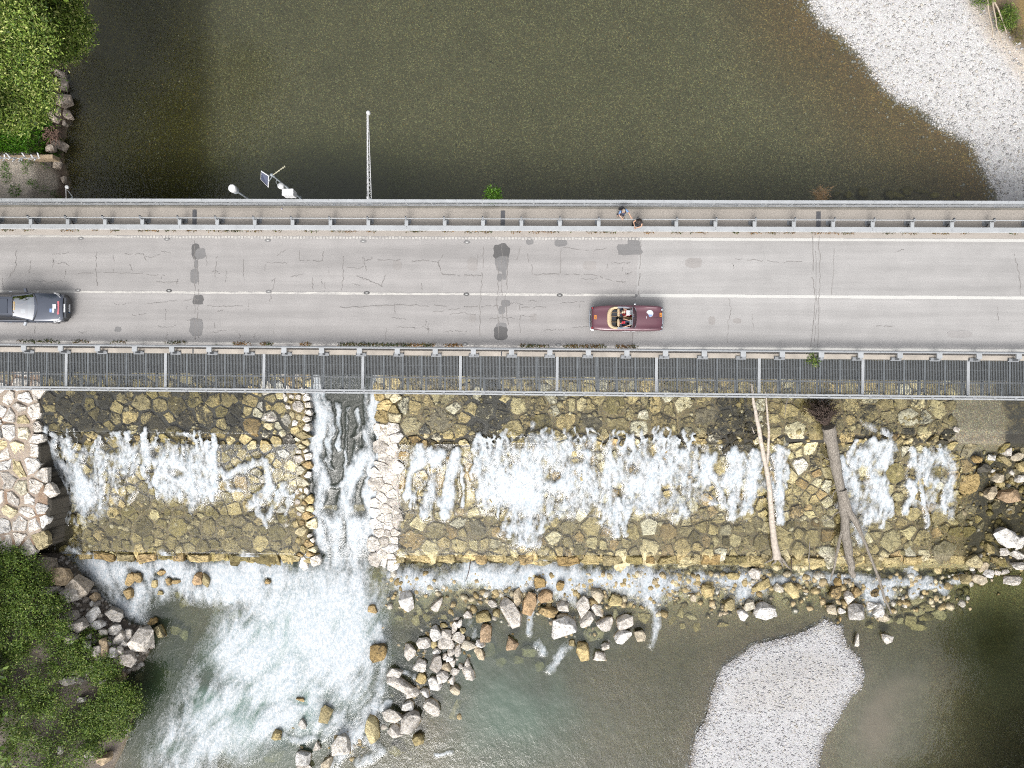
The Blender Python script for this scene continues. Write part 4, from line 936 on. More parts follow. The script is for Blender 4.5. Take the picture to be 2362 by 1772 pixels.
SEEDS = [(661, 972, 1.0, WHITE), (690, 938, .9, WHITE), (668, 1018, .9, WHITE), (580, 985, 1.5, ORANGE), (575, 925, 1.0, TAN), (570, 945, .7, TAN), (360, 980, 1.3, TAN), (300, 960, 1.3, TAN), (195, 975, 1.2, TAN), (325, 930, 1.3, TAN), (445, 915, 1.0, OLIVE),
 (1014, 972, 1.7, GREYB), (948, 982, 1.2, LIGHT), (1195, 935, 1.2, TAN), (1240, 935, 1.4, TAN), (1180, 990, 1.7, TAN), (1250, 975, 1.5, OLIVE), (1303, 975, 1.3, TAN), (1365, 975, 1.7, GREYB), (1425, 985, 1.4, TAN), (1475, 990, 1.4, LIGHT), (1420, 935, 1.8, OLIVE), (1530, 985, 1.9, TAN), (1575, 935, 1.3, LIGHT), (1510, 930, .8, TAN), (1625, 960, 1.6, GREYB),
 (1838, 995, 1.6, LIGHT), (1850, 1075, 1.1, WHITE), (1660, 1078, 1.2, TAN), (2066, 1092, 1.5, OLIVE), (2165, 1088, 1.2, OLIVE), (2005, 955, 1.2, TAN), (1083, 1090, 1.5, ORANGE), (1010, 1110, 1.2, ORANGE), (925, 1112, 1.0, ORANGE), (1080, 1150, 1.3, TAN), (945, 1247, 1.7, ORANGE), (935, 1160, 1.2, GREYB), (1005, 1222, 1.4, TAN), (992, 1270, 1.1, TAN), (1100, 1220, 1.6, GREYB), (1060, 1260, 1.2, TAN), (1310, 1215, 1.3, TAN), (1365, 1215, 1.3, TAN), (1455, 1225, 1.3, TAN), (1495, 1215, 1.4, LIGHT), (1540, 1225, 1.4, ORANGE), (1500, 1270, 1.5, LIGHT), (1575, 1265, 1.2, TAN),
 (1805, 1245, 1.5, TAN), (1755, 1250, 1.4, OLIVE), (2055, 1250, 1.5, TAN), (2130, 1245, 1.3, TAN), (2180, 1265, 2.0, GREYB), (2170, 1190, 1.2, TAN), (2105, 1185, 1.2, TAN), (1875, 1295, 1.2, LIGHT), (1840, 1270, 1.1, TAN), (330, 1215, 1.5, OLIVE), (410, 1215, 1.5, OLIVE), (480, 1215, 1.3, OLIVE), (323, 1156, 1.3, OLIVE), (400, 1155, 1.3, OLIVE), (555, 1115, 1.2, ORANGE), (640, 1100, .9, TAN), (575, 1225, 1.1, TAN), (600, 1250, 1.0, TAN), (640, 1230, 1.3, OLIVE),
 (2240, 1117, 1.8, ORANGE), (2235, 1080, 1.0, ORANGE), (2330, 1142, 1.5, LIGHT)]
r = random.Random(11)
sites, wts, Rr, info = [], [], [], []
def region(px, py):
    for i, q in enumerate(REG):
        if inside(q[1], np.array([px]), np.array([py]))[0]: return i
    return None
def far(p, d):
    for q, R in zip(sites, Rr):
        if (q[0] - p.x) ** 2 + (q[1] - p.y) ** 2 < ((d + R) * 0.5) ** 2: return False
    return True
for sx, sy, k, pal in SEEDS:
    p = PW(sx, sy); sites.append((p.x, p.y)); Rr.append(0.95 * k); wts.append((0.42 * k) ** 2); info.append((region(sx, sy), r.choice(pal), sx, sy))
for i, q in enumerate(REG):
    a = np.array(q[1]); bx0, by0, bx1, by1 = a[:, 0].min(), a[:, 1].min(), a[:, 0].max(), a[:, 1].max()
    n = int((bx1 - bx0) * (by1 - by0) / (33 * q[2]) ** 2 * 26)
    cand = np.c_[np.array([r.uniform(bx0, bx1) for _ in range(n)]), np.array([r.uniform(by0, by1) for _ in range(n)])]
    cand = cand[inside(q[1], cand[:, 0], cand[:, 1])]
    pals = [c for pal, k in q[4] for c in [pal] * k]
    for sx, sy in cand:
        p = P(sx, sy, -4.3) if q[0] == 'bankpave' else PW(sx, sy)
        d = q[2] * r.uniform(0.62, 1.2) if q[0] in ('bankpave', 'wallR') else q[2] * r.choice((r.uniform(0.34, 0.6), r.uniform(0.36, 0.7), r.uniform(0.6, 1.0), r.uniform(0.75, 1.25)))
        if far(p, d): sites.append((p.x, p.y)); Rr.append(d); wts.append((0.40 * d) ** 2); info.append((i, r.choice(r.choice(pals)), sx, sy))
cells = voronoi(sites, wts, Rr)
groups = {}
for cell, (ri, col, sx, sy), R in zip(cells, info, Rr):
    if ri is None or len(cell) < 3: continue
    if ri == len(REG) - 1 and r.random() < 0.6 and not any(abs(sx - s_[0]) < 1 for s_ in SEEDS): continue
    q = REG[ri]; moss = q[5] * r.uniform(0.4, 1.3)
    if q[0] == 'apronR' and (abs(sx - 1130) < 28 and sy < 1050 or abs(sx - 1690) < 50 and 920 < sy < 1040): moss = 0.95
    if 998 < sy < 1030 and q[0].startswith('apron'): moss = max(moss, r.uniform(.6, 1.0))
    v = r.uniform(0.72, 1.3); col = tuple(c * v for c in col)
    h = r.uniform(*q[3])
    zf = (lambda x, y: -4.42 + 0.0) if q[0] == 'bankpave' else (lambda x, y: float(zprof(y)) + 0.18) if q[0].startswith('wall') else (lambda x, y: float(zprof(y)) - 0.14)
    gap = {'bankpave': r.choice((0.03, 0.06, 0.12)), 'wallL': 0.05, 'wallR': 0.0}.get(q[0], r.choice((0.02, r.uniform(0.02, 0.08), r.uniform(0.05, 0.18))))
    groups.setdefault(q[0], []).append(stone_data(cell, zf, (h * r.uniform(0.1, 0.8) + 0.05 if q[0] in ('apronL', 'apronR') else h * .5 + .04 if q[0] == 'bankpave' else h * 0.08 + 0.04 if q[0] == 'wallR' and sy > 985 else h * 0.22 + 0.06), col, min(moss, 1.0), r, gap))
def masonry(key, name, label, cat, mat):
    parts = sorted(groups[key], key=lambda s: -s[3])
    t = thing(name, label, cat, (0, 0, 0))
    for s in parts[:300]: link('stone', stone_mesh('stone', [s]), mat, t)
    if len(parts) > 300: tag(link('small_stones', stone_mesh('small_stones', parts[300:]), mat, t), kind='stuff')
    return t
masonry('bankpave', 'bank_paving', 'pale stone paving on the river bank beside the weir', 'stone paving', M_dry)
masonry('wallL', 'spillway_wall', 'low wet boulder wall on the mossy fall side of the spillway', 'stone wall', M_wet)
masonry('wallR', 'spillway_wall', 'chalky white rubble wall on the long fall side of the spillway', 'stone wall', M_dry)
masonry('apronL', 'stone_apron', 'short mossy stone apron between the paved bank and the spillway', 'stone apron', M_wet)
masonry('apronR', 'stone_apron', 'long stone apron between the spillway and the driftwood', 'stone apron', M_wet)

# sill: one long row of stones at the foot of the apron
sill = thing('weir_sill', 'row of ochre edge stones at the foot of the weir', 'stone sill', (0, 0, 0))
sx = 180
while sx < 2290:
    L = r.uniform(26, 60)
    if not (725 < sx + L / 2 < 865):
        a = P(sx, 1289 + (sx - 1181) * .004 + r.uniform(-5, 5), -6.75); b = P(sx + L, 1289 + (sx - 1181) * .004 + r.uniform(-5, 5), -6.75); d = r.uniform(0.26, 0.42)
        poly = [(a.x, a.y - d), ((a.x + b.x) / 2, a.y - d - .05), (b.x, b.y - d), (b.x, b.y + d), ((a.x + b.x) / 2, a.y + d), (a.x, a.y + d)]
        link('stone', stone_mesh('stone', [stone_data(poly, lambda x, y: -6.82, r.uniform(0.1, 0.34), r.choice(ORANGE + TAN + OLIVE), r.uniform(0.3, 0.7), r, 0.05)]), M_wet, sill)
    sx += L + 2

# ------------------------------------------------------------------ loose boulders
def rock_mesh(w, d, h, seed, col, moss, shape='r'):
    rr = random.Random(seed); bm = bmesh.new(); e = {'r': 3.4, 'b': 6.0, 't': 3.2}[shape]
    n = 22
    for i in range(n):
        u = rr.uniform(-1, 1); a = 2 * math.pi * (i / n + rr.uniform(-.03, .03)) * 5; c = math.sqrt(1 - u * u)
        x, y, z = c * math.cos(a), c * math.sin(a), u
        q = (abs(x) ** e + abs(y) ** e + abs(z) ** e) ** (-1 / e); k = rr.uniform(0.80, 1.06)
        x, y, z = x * q * k, y * q * k, (abs(z * q) ** 0.55) * (1 if z > 0 else -1) * k
        if shape == 't': f_ = 1.0 - 0.45 * (y + 1); x *= max(f_, 0.1)
        bm.verts.new((x * w / 2, y * d / 2, z * h / 2))
    res = bmesh.ops.convex_hull(bm, input=bm.verts)
    bmesh.ops.delete(bm, geom=list({g for g in res['geom_interior'] + res['geom_unused'] if isinstance(g, bmesh.types.BMVert)}), context='VERTS')
    bmesh.ops.dissolve_limit(bm, angle_limit=0.16, verts=bm.verts, edges=bm.edges)
    bmesh.ops.bevel(bm, geom=bm.edges[:], offset=min(w, d) * 0.018, segments=1, affect='EDGES', clamp_overlap=True)
    bmesh.ops.triangulate(bm, faces=bm.faces)
    bm.verts.ensure_lookup_table()
    for v in bm.verts:
        k = 1 + 0.05 * math.sin(v.co.x * 9 + seed) * math.cos(v.co.y * 8 + seed * 2); v.co *= k
    me = bpy.data.meshes.new('boulder'); bm.to_mesh(me); bm.free()
    a = me.attributes.new('col', 'FLOAT_COLOR', 'POINT'); a.data.foreach_set('color', np.tile(np.array(col + (moss,), np.float32), (len(me.vertices), 1)).ravel())
    return me
BOULDERS = []     # (px, py, w_px, h_px, rot, tone, shape, spot)
def Z(ox, oy, sc, rows, spot):
    for q in rows:
        zx, zy, w, h = q[:4]; rot = q[4] if len(q) > 4 else 0; tone = q[5] if len(q) > 5 else 'w'; sh = q[6] if len(q) > 6 else 'r'
        BOULDERS.append((ox + zx / sc, oy + zy / sc, w / sc, h / sc, rot, tone, sh, spot))
Z(560, 1300, 3.456, [(1300, 305, 120, 160, 5, 'w', 'b'), (1555, 320, 105, 130, 35, 'w', 't'), (1990, 325, 75, 80), (1795, 415, 70, 70), (1725, 475, 42, 72, 5, 'w', 'b'), (1690, 510, 46, 105, 3, 'w', 'b'), (1600, 495, 65, 40, 0, 't'),
   (1530, 565, 105, 135, -15), (1625, 565, 98, 80), (1620, 645, 140, 108), (1720, 595, 80, 100, -40, 'w', 'b'), (1750, 540, 55, 48, 0, 't'), (1440, 640, 120, 98), (1520, 650, 60, 52, 0, 't'), (1330, 705, 108, 124, 0, 'wm'), (1545, 705, 64, 52, 30),
   (1660, 710, 68, 64), (1715, 695, 58, 112, 0, 'w'), (1800, 655, 122, 78, 15, 'wt'), (1895, 645, 78, 68), (1890, 720, 72, 128, -30, 'wt'), (1415, 820, 120, 92, 20), (1535, 800, 108, 156, 0, 'g'), (1612, 742, 42, 58), (1645, 757, 60, 52), (1670, 795, 58, 62),
   (1625, 830, 84, 82, 0, 'wt'), (1790, 790, 72, 74, 0, 'w', 't'), (1740, 822, 46, 50), (1800, 875, 92, 120, -35, 'w', 'b'), (1690, 865, 74, 60, 25), (1590, 905, 98, 98), (1665, 930, 88, 88, 20, 'w', 't'), (1530, 960, 124, 98, 20), (1415, 920, 88, 82, 0, 't'),
   (1210, 880, 124, 80, 12, 'wm'), (1245, 960, 240, 100, 28, 'wm'), (1350, 1030, 126, 78, -30), (1455, 1040, 90, 82, 15), (1315, 1135, 92, 88, 0, 'wm'), (1510, 1155, 118, 162, -25, 'wm'), (1185, 1220, 156, 100, 10, 'wm'), (1335, 1265, 156, 176, 0, 'gm', 'b'), (1215, 1345, 118, 110, 0, 'w'), (1690, 1010, 95, 72, 20, 'wt')], 'in the boulder pile beside the milky pool')
Z(560, 1300, 3.456, [(1395, 1410, 98, 92, 0, 't'), (1690, 1180, 72, 200, 25, 'st'), (1020, 1330, 130, 215, 5, 't', 'b'), (785, 1470, 150, 220, 5, 'wm'), (655, 1210, 108, 142, 20, 'tm'), (470, 1285, 106, 92, 0, 'wm', 't'), (590, 1455, 92, 78, 0, 'wm', 't'), (475, 1560, 130, 130, 0, 'w'), (480, 1430, 100, 110, 0, 'st'), (250, 1520, 175, 120, 5, 'st', 'b'), (490, 1625, 130, 60), (670, 1605, 84, 118, 15, 'wt'),
   (1080, 710, 134, 150, 0, 'om'), (1035, 365, 84, 62, 10, 'om'), (460, 1085, 74, 36, 20, 'o'), (265, 1370, 90, 80, 0, 'tm'), (1225, 1490, 120, 100, 0, 'st'), (195, 145, 50, 36, 20, 'o')], 'at the foot of the plume')
Z(560, 1300, 3.456, [(1385, 450, 92, 104, 0, 'st'), (1480, 430, 84, 90, 0, 'st'), (1815, 320, 112, 62, 0, 'st', 'b'), (1915, 430, 132, 90, 0, 't', 'b'), (1935, 560, 92, 152, 0, 'wo', 'b'), (2140, 640, 150, 108, -20, 'wo', 't'), (2020, 400, 60, 66, 0, 't'), (1400, 370, 70, 90, 0, 'st'), (1240, 430, 80, 70, 0, 'st'), (1840, 720, 90, 80, 0, 'st'), (1960, 690, 110, 120, 0, 'st'), (2060, 780, 90, 90, 0, 'st'), (1500, 500, 90, 60, 0, 'st'), (1600, 420, 70, 60, 0, 'st'), (1740, 240, 100, 120, 0, 'st'), (1900, 240, 110, 100, 0, 'st')], 'below the sill near the boulder pile')
Z(1100, 1300, 3.456, [(500, 150, 94, 86, 0, 'o', 'b'), (665, 178, 66, 84, 0, 'o'), (550, 265, 112, 100, 5, 'to', 'b'), (420, 320, 108, 178, 12, 'to'), (325, 270, 72, 168, 8, 'wt'), (268, 400, 140, 235, -32, 'w'), (570, 390, 152, 90, 0, 'om'), (690, 350, 112, 98), (700, 515, 195, 180, -4, 'w', 'b'), (680, 425, 96, 52, -15, 'wt'), (840, 350, 126, 166, 25), (960, 255, 92, 128, -20, 'wt'), (965, 380, 122, 76, 30), (870, 445, 144, 102, -25), (1025, 485, 148, 116), (1185, 470, 140, 120, -20), (1165, 580, 144, 104, -10),
   (1110, 305, 112, 98, 15, 't'), (1305, 575, 98, 96, 0, 'wt'), (1030, 665, 72, 66), (970, 745, 138, 82, 12, 'w', 'b'), (850, 705, 108, 145, 0, 't'), (762, 640, 62, 50, 0, 't'), (1725, 275, 46, 72, 0, 'wt')], 'in the white boulder heap below the long fall')
Z(1100, 1300, 3.456, [(940, 555, 185, 140, 0, 'st', 'b'), (335, 765, 102, 78, 20, 'st'), (420, 700, 122, 92, 0, 'st'), (1965, 490, 96, 58, 5, 'st', 'b'), (1840, 225, 104, 100, 0, 't'), (2020, 330, 82, 100, 0, 't'), (1755, 510, 64, 80, 0, 'st'), (2040, 100, 120, 60, 0, 't'), (1550, 450, 100, 66, -15, 'st'), (1330, 440, 120, 90, 0, 'st'), (1200, 350, 100, 100, 0, 'st'), (1110, 410, 60, 90, 0, 'st'), (500, 820, 80, 100, 0, 'st'), (1700, 420, 110, 50, 15, 'st'), (1620, 390, 60, 90, 0, 'st'), (1880, 350, 70, 110, 0, 'st'), (1500, 240, 80, 80, 0, 'st'), (2130, 270, 90, 80, 0, 'st'), (1640, 500, 50, 50, 0, 'st')], 'under shallow water below the long fall')
Z(1600, 880, 2.903, [(330, 1565, 66, 84, -25, 'w'), (370, 1500, 80, 66, -25, 'wt'), (475, 1535, 116, 104, 12, 'w', 'b'), (540, 1560, 34, 50), (250, 1500, 70, 70, 0, 't'), (570, 1385, 70, 66, 0, 'wt'), (455, 1370, 140, 60, -30, 't', 'b'), (660, 1400, 140, 70, 40, 't'), (100, 1400, 90, 80, 0, 't'), (415, 1290, 84, 70, 0, 'w')], 'in the rubble below the bleached pole')
Z(1600, 880, 2.903, [(960, 1415, 88, 82, 0, 'om'), (1040, 1450, 66, 82, 10, 'w', 'b'), (1095, 1415, 66, 70, 20, 'o'), (935, 1530, 80, 66, 20, 'wt'), (1100, 1545, 118, 118, 0, 'wg'), (990, 1540, 46, 52), (1195, 1500, 72, 66), (1245, 1535, 78, 86, 25), (1270, 1582, 84, 56, 0, 'wt'), (965, 1345, 56, 50, 0, 'o'), (1030, 1340, 50, 40, 0, 'wt'), (1215, 1420, 60, 60, 0, 'om')], 'between the big driftwood trunk and the gravel bar')
Z(1600, 880, 2.903, [(1365, 1420, 100, 95, 0, 'st', 'b'), (1500, 1460, 110, 80, -20, 'st'), (1600, 1440, 100, 70, 0, 'st'), (1680, 1460, 66, 70, 20, 'st', 'b'), (1560, 1510, 110, 60, 0, 'st'), (1340, 1495, 60, 60, 0, 'st'), (1500, 1540, 90, 70, 0, 'st'), (1450, 1600, 80, 80, 0, 'st'), (1560, 1580, 90, 50, 0, 'st'), (1380, 1600, 60, 50, 0, 'st'), (1650, 1560, 100, 80, 0, 'st'), (1500, 1640, 110, 60, 0, 'st'), (1310, 1600, 60, 50, 0, 'st'), (1420, 1530, 60, 50, 0, 'st')], 'under water beside the dark pool')
Z(1722, 1300, 3.456, [(885, 610, 52, 100, 5, 'w', 't'), (1125, 600, 130, 100, -45, 'w', 't'), (990, 495, 70, 60, 0, 'st'), (750, 440, 22, 40, 0, 'o')], 'on the mud beside the gravel bar')
Z(1600, 880, 2.903, [(2100, 1050, 172, 112, 35, 'w', 'b'), (2190, 1080, 50, 112, 25, 'w'), (2080, 1145, 68, 58, 10), (2165, 1160, 88, 54, 15), (2180, 1235, 96, 60, 12), (1945, 1240, 56, 90, 30, 'wt'), (1890, 1210, 110, 90, 0, 'st'), (1980, 1287, 74, 60), (2037, 1280, 36, 36), (2085, 1277, 54, 36, -10), (2140, 1335, 118, 60, -8), (1915, 1325, 96, 64, 20, 'wt'), (1830, 1330, 90, 66, 0, 'tm'), (1865, 1255, 34, 32), (1990, 1120, 70, 60, 30, 't'),
   (2120, 765, 168, 88, -10, 'wo'), (2090, 525, 110, 44, 40, 't', 'b'), (2108, 470, 48, 58, 0, 'w'), (1998, 512, 66, 50, 30, 'w'), (2168, 505, 84, 56, 0, 'wt', 'b'), (2196, 575, 60, 66, 0, 't'), (2132, 606, 54, 34, 30), (2192, 655, 66, 62), (2005, 745, 84, 90, 20, 'wt'), (2050, 645, 88, 66, 0, 'wt'), (1943, 582, 92, 60, 0, 'gd'), (2005, 600, 30, 28), (1760, 320, 46, 40, 0, 'wm'), (2115, 858, 34, 16, 0, 'w'), (2060, 690, 60, 44, 0, 't'), (1900, 520, 70, 50, 0, 'om')], 'on the dry rubble beside the concrete slab')
Z(0, 1240, 3.119, [(310, 207, 152, 118, 10, 'c'), (430, 287, 142, 136, 0, 'ct'), (290, 297, 122, 92, 0, 'g'), (340, 382, 130, 90, 5, 'g'), (565, 362, 165, 110, 42, 'c', 'b'), (490, 420, 134, 110, 0, 'w'), (230, 150, 90, 62, -20, 'g'), (200, 240, 82, 66, 0, 'w'), (430, 380, 70, 48, 0, 'g'), (300, 138, 50, 36, 0, 'ct'),
   (658, 560, 84, 112, 12, 'wm'), (490, 570, 146, 76, -8, 'g'), (545, 648, 140, 104, -15, 'g'), (700, 632, 112, 66, 10), (640, 702, 62, 52), (742, 684, 88, 66, -15), (820, 668, 92, 76, 0), (850, 732, 92, 100, 10), (917, 700, 66, 82, 0, 'wm'), (1012, 745, 150, 200, 32, 'wm'), (915, 878, 136, 128, 0, 'g'), (805, 832, 80, 74, 0, 'wg'), (860, 815, 46, 60), (892, 765, 48, 48), (735, 795, 76, 140, -8, 'ct'), (612, 782, 90, 66, 0, 'wg'), (505, 742, 84, 92, 0, 'g'),
   (680, 432, 66, 74, -15, 'ct'), (658, 478, 36, 40), (812, 560, 132, 96, 20, 'gm'), (718, 566, 38, 48), (1145, 680, 84, 100, -20, 'tm'), (660, 640, 50, 46), (770, 770, 48, 50), (560, 752, 30, 60, 0, 'w'), (520, 800, 70, 46, 0, 'g'), (1095, 605, 70, 50, -20, 'om'), (690, 820, 70, 90, 0, 'g')], 'on the boulder bank above the bushes')
Z(0, 1240, 3.119, [(1225, 945, 112, 116, 0, 'sm'), (872, 1000, 60, 105, 5, 'ct'), (475, 1040, 82, 78, 0, 'g'), (735, 1600, 124, 84, -25, 'ct'), (640, 1560, 80, 60, 0, 'g'), (650, 1340, 70, 40, 0, 'g'), (915, 1480, 60, 80, 0, 'st'), (740, 1040, 70, 40, -15, 'w'), (430, 1530, 40, 70, 0, 'w'), (580, 1170, 60, 40, 0, 'w'), (710, 1215, 110, 36, -30, 'w'), (905, 1390, 60, 80, 0, 'g'), (640, 1330, 120, 30, 25, 'g')], 'among the bushes by the water')
Z(0, 1240, 3.119, [(935, 305, 66, 100, 15, 'o'), (990, 290, 60, 72, 0, 'o'), (1160, 258, 60, 44, 0, 'o'), (1210, 320, 54, 54, 0, 'o'), (1265, 322, 62, 32, 0, 'o'), (1415, 300, 72, 100, 10, 'to'), (1480, 310, 60, 110, -15, 't'), (1110, 335, 46, 60, 0, 't'), (1150, 402, 42, 38, 0, 't'), (920, 405, 72, 84, 0, 'om'), (1922, 318, 42, 40, 0, 'o'), (1025, 360, 56, 60, 0, 'st'), (1290, 400, 80, 70, 0, 'st'), (1460, 390, 80, 70, 0, 'st'), (1330, 460, 80, 80, 0, 'st'), (1260, 660, 90, 80, 0, 'st'), (1330, 700, 80, 90, 0, 'st'), (1030, 920, 60, 66, 0, 'st'), (1000, 1000, 60, 60, 0, 'st'), (1700, 560, 120, 90, -30, 'st')], 'in the foam of the short fall')
Z(0, 0, 2.765, [(375, 466, 88, 50, 20, 'k'), (330, 512, 78, 56, 45, 'k'), (402, 540, 54, 88, -8, 'k', 'b'), (395, 636, 106, 88, 0, 'k'), (365, 710, 34, 52, 20, 'k'), (432, 734, 84, 56, 38, 'k'), (332, 742, 60, 40, 40, 'k'), (350, 762, 44, 44, 0, 'k'), (408, 786, 46, 36, 20, 'k'), (310, 596, 52, 36, 0, 'k'), (326, 620, 26, 30, 0, 'k'), (296, 562, 44, 40, 0, 'k'), (372, 922, 100, 60, 25, 'k', 'b'), (308, 702, 54, 56, 0, 'k'), (320, 945, 56, 60, 0, 'k'), (362, 1048, 52, 66, 10, 'k'), (404, 1148, 36, 52, 0, 'k'), (316, 436, 26, 40, 0, 'k'), (300, 640, 36, 44, 0, 'k'), (345, 860, 60, 40, 30, 'kt')], 'on the upstream bank under the trees')
Z(1560, 0, 2.758, [(1020, 1240, 50, 46, 0, 'sa'), (1095, 1240, 44, 44, 0, 'sa'), (1190, 1225, 66, 70, 0, 'sa'), (1410, 1245, 100, 40, 10, 'sa'), (1470, 1215, 70, 60, 0, 'sa'), (1560, 1220, 90, 24, 5, 'sa'), (1360, 1240, 60, 60, 0, 'sa'), (1640, 1245, 60, 40, 0, 'sa'), (1790, 1240, 40, 36, 0, 'sa'), (965, 1258, 40, 26, 0, 'sa')], 'under water close to the railing')
TONE = {'w': (WHITE, 0.10, 'white'), 'wm': (WHITE, 0.45, 'white, black-speckled'), 'wt': ([A(238, 224, 198), A(232, 214, 184), A(244, 234, 214)], 0.15, 'cream'), 'g': ([A(222, 214, 206), A(206, 198, 190)], 0.15, 'grey'), 'gm': ([A(228, 222, 214)], 0.5, 'grey, black-flecked'), 'wg': ([A(226, 222, 218)], 0.15, 'pale grey'), 'c': ([A(240, 226, 208), A(232, 216, 196)], 0.2, 'cream'), 'ct': ([A(226, 202, 168)], 0.3, 'buff'),
        't': (TAN, 0.2, 'tan'), 'tm': (TAN, 0.6, 'tan, black-mottled'), 'o': (ORANGE, 0.25, 'ochre'), 'om': (ORANGE, 0.62, 'ochre, black-mottled'), 'to': ([A(222, 188, 146)], 0.3, 'rusty tan'), 'wo': ([A(220, 190, 155)], 0.2, 'rust-streaked cream'), 'st': ([A(240, 220, 164), A(224, 204, 148), A(248, 232, 184)], 0.15, 'olive drowned'), 'sm': (OLIVE, 0.7, 'mossy drowned'), 'gd': ([A(110, 106, 96)], 0.5, 'dark grey'),
        'k': ([A(226, 210, 194, 1.2), A(218, 202, 186, 1.2)], 0.12, 'dusty beige'), 'kt': ([A(170, 140, 125)], 0.3, 'brown'), 'sa': ([A(206, 190, 110), A(180, 165, 100)], 0.3, 'algae-yellow drowned')}
SHAPE = {'r': 'rounded', 'b': 'blocky', 't': 'wedge-shaped'}
ANCH = [(1303, 1449, 'the big square white block'), (986, 1578, 'the black-speckled sliver'), (946, 1666, 'the grey block'), (787, 1725, 'the cream egg-shaped boulder'), (872, 1505, 'the mossy ochre boulder'), (1177, 1416, 'the long slanting white boulder'), (936, 1388, 'the lone white block by the spillway'), (1764, 1409, 'the bright square block by the gravel bar'), (1980, 1412, 'the pale round boulder below the trunk'), (2048, 1474, 'the white wedge at the dark pool'), (2323, 1242, 'the slanting white slab'), (2330, 1143, 'the rust-striped cream boulder'), (324, 1479, 'the black-capped white boulder'), (181, 1356, 'the slanting cream block'), (138, 1332, 'the buff round boulder'), (293, 1521, 'the big grey boulder'), (143, 230, 'the biggest bank boulder'), (2091, 440, 'the forked drowned rock'), (855, 1685, 'the tall tan block'), (456, 1336, 'the rusty tan boulder in the foam'), (393, 1543, 'the mossy drowned boulder')]
def dirword(dx, dy):
    if abs(dx) > 2.2 * abs(dy): return 'beside'
    return 'above' if dy < 0 else 'below'
used = {}
rb = random.Random(5)
for i, (px_, py_, w, h, rot, tone, sh, spot) in enumerate(BOULDERS):
    pal, moss, word = TONE[tone]; col = rb.choice(pal); v = rb.uniform(0.92, 1.06); col = tuple(c * v for c in col)
    up = py_ < 700
    sub = tone in ('st', 'sm', 'sa')
    if up:
        z0 = ZU; p = P(px_, py_, ZU + (0.1 if not sub else -0.3)); g = zup(p.x, p.y)
    else:
        p = PS(px_, py_, 0.1); g = p.z - 0.1
    sc = (HC - p.z) / F; W_, D_ = w * sc, h * sc; H_ = min(W_, D_) * rb.uniform(0.75, 1.0) + 0.1 * max(W_, D_)
    if up: zc = max(g, ZU - 0.5) + H_ * (0.22 if not sub else 0.1); zc = min(zc, ZU - H_ / 2 - 0.05) if sub else max(zc, ZU + 0.05)
    elif sub: zc = min(g + 0.25 * H_, ZL - H_ / 2 - 0.06) if py_ > 1300 else g + 0.3 * H_
    else:
        zc = g + H_ * 0.36
        if py_ > 1296: zc = max(zc, ZL + rb.uniform(0.06, 0.18))
    q = P(px_, py_, zc + H_ * 0.2)
    o = link('boulder', rock_mesh(W_ * 1.06, D_ * 1.06, H_, 1000 + i, col, min(1, moss * rb.uniform(0.75, 1.2)), sh), (M_wet if sub else M_boul) if py_ > 1290 else (M_wet if sub else M_dry), None, (q.x, q.y, zc))
    o.rotation_euler = (rb.uniform(-.12, .12), rb.uniform(-.12, .12), -math.radians(rot))
    area = w * h; size = 'huge' if area > 2200 else 'large' if area > 1100 else 'mid-sized' if area > 520 else 'small' if area > 250 else 'tiny'
    an = sorted(ANCH, key=lambda a: (a[0] - px_) ** 2 + (a[1] - py_) ** 2); dist0 = math.hypot(an[0][0] - px_, an[0][1] - py_)
    noun = 'boulder' if area > 250 else 'stone'
    if dist0 < 14: base = an[0][2].replace('the ', '', 1) + ' ' + spot
    else: base = f'{size} {word} {SHAPE[sh]} {noun} {spot}'
    if base in used:
        for a in an[:4]:
            if math.hypot(a[0] - px_, a[1] - py_) < 14: continue
            b2 = f'{size} {word} {SHAPE[sh]} {noun} {dirword(px_ - a[0], py_ - a[1])} {a[2]}'
            if b2 not in used: base = b2; break
        else:
            for a in an[:4]:
                for c in an[1:5]:
                    b2 = f'{size} {word} {noun}, {dirword(px_ - a[0], py_ - a[1])} {a[2]}, {dirword(px_ - c[0], py_ - c[1])} {c[2]}'
                    if a is not c and b2 not in used and len(b2.split()) <= 16: base = b2; break
                if base not in used: break
    used[base] = used.get(base, 0) + 1
    tag(o, base, 'boulder', 'boulders ' + spot)
print('boulders', len(BOULDERS), 'shared labels', sum(1 for v in used.values() if v > 1), 'stones', {k: len(v) for k, v in groups.items()})

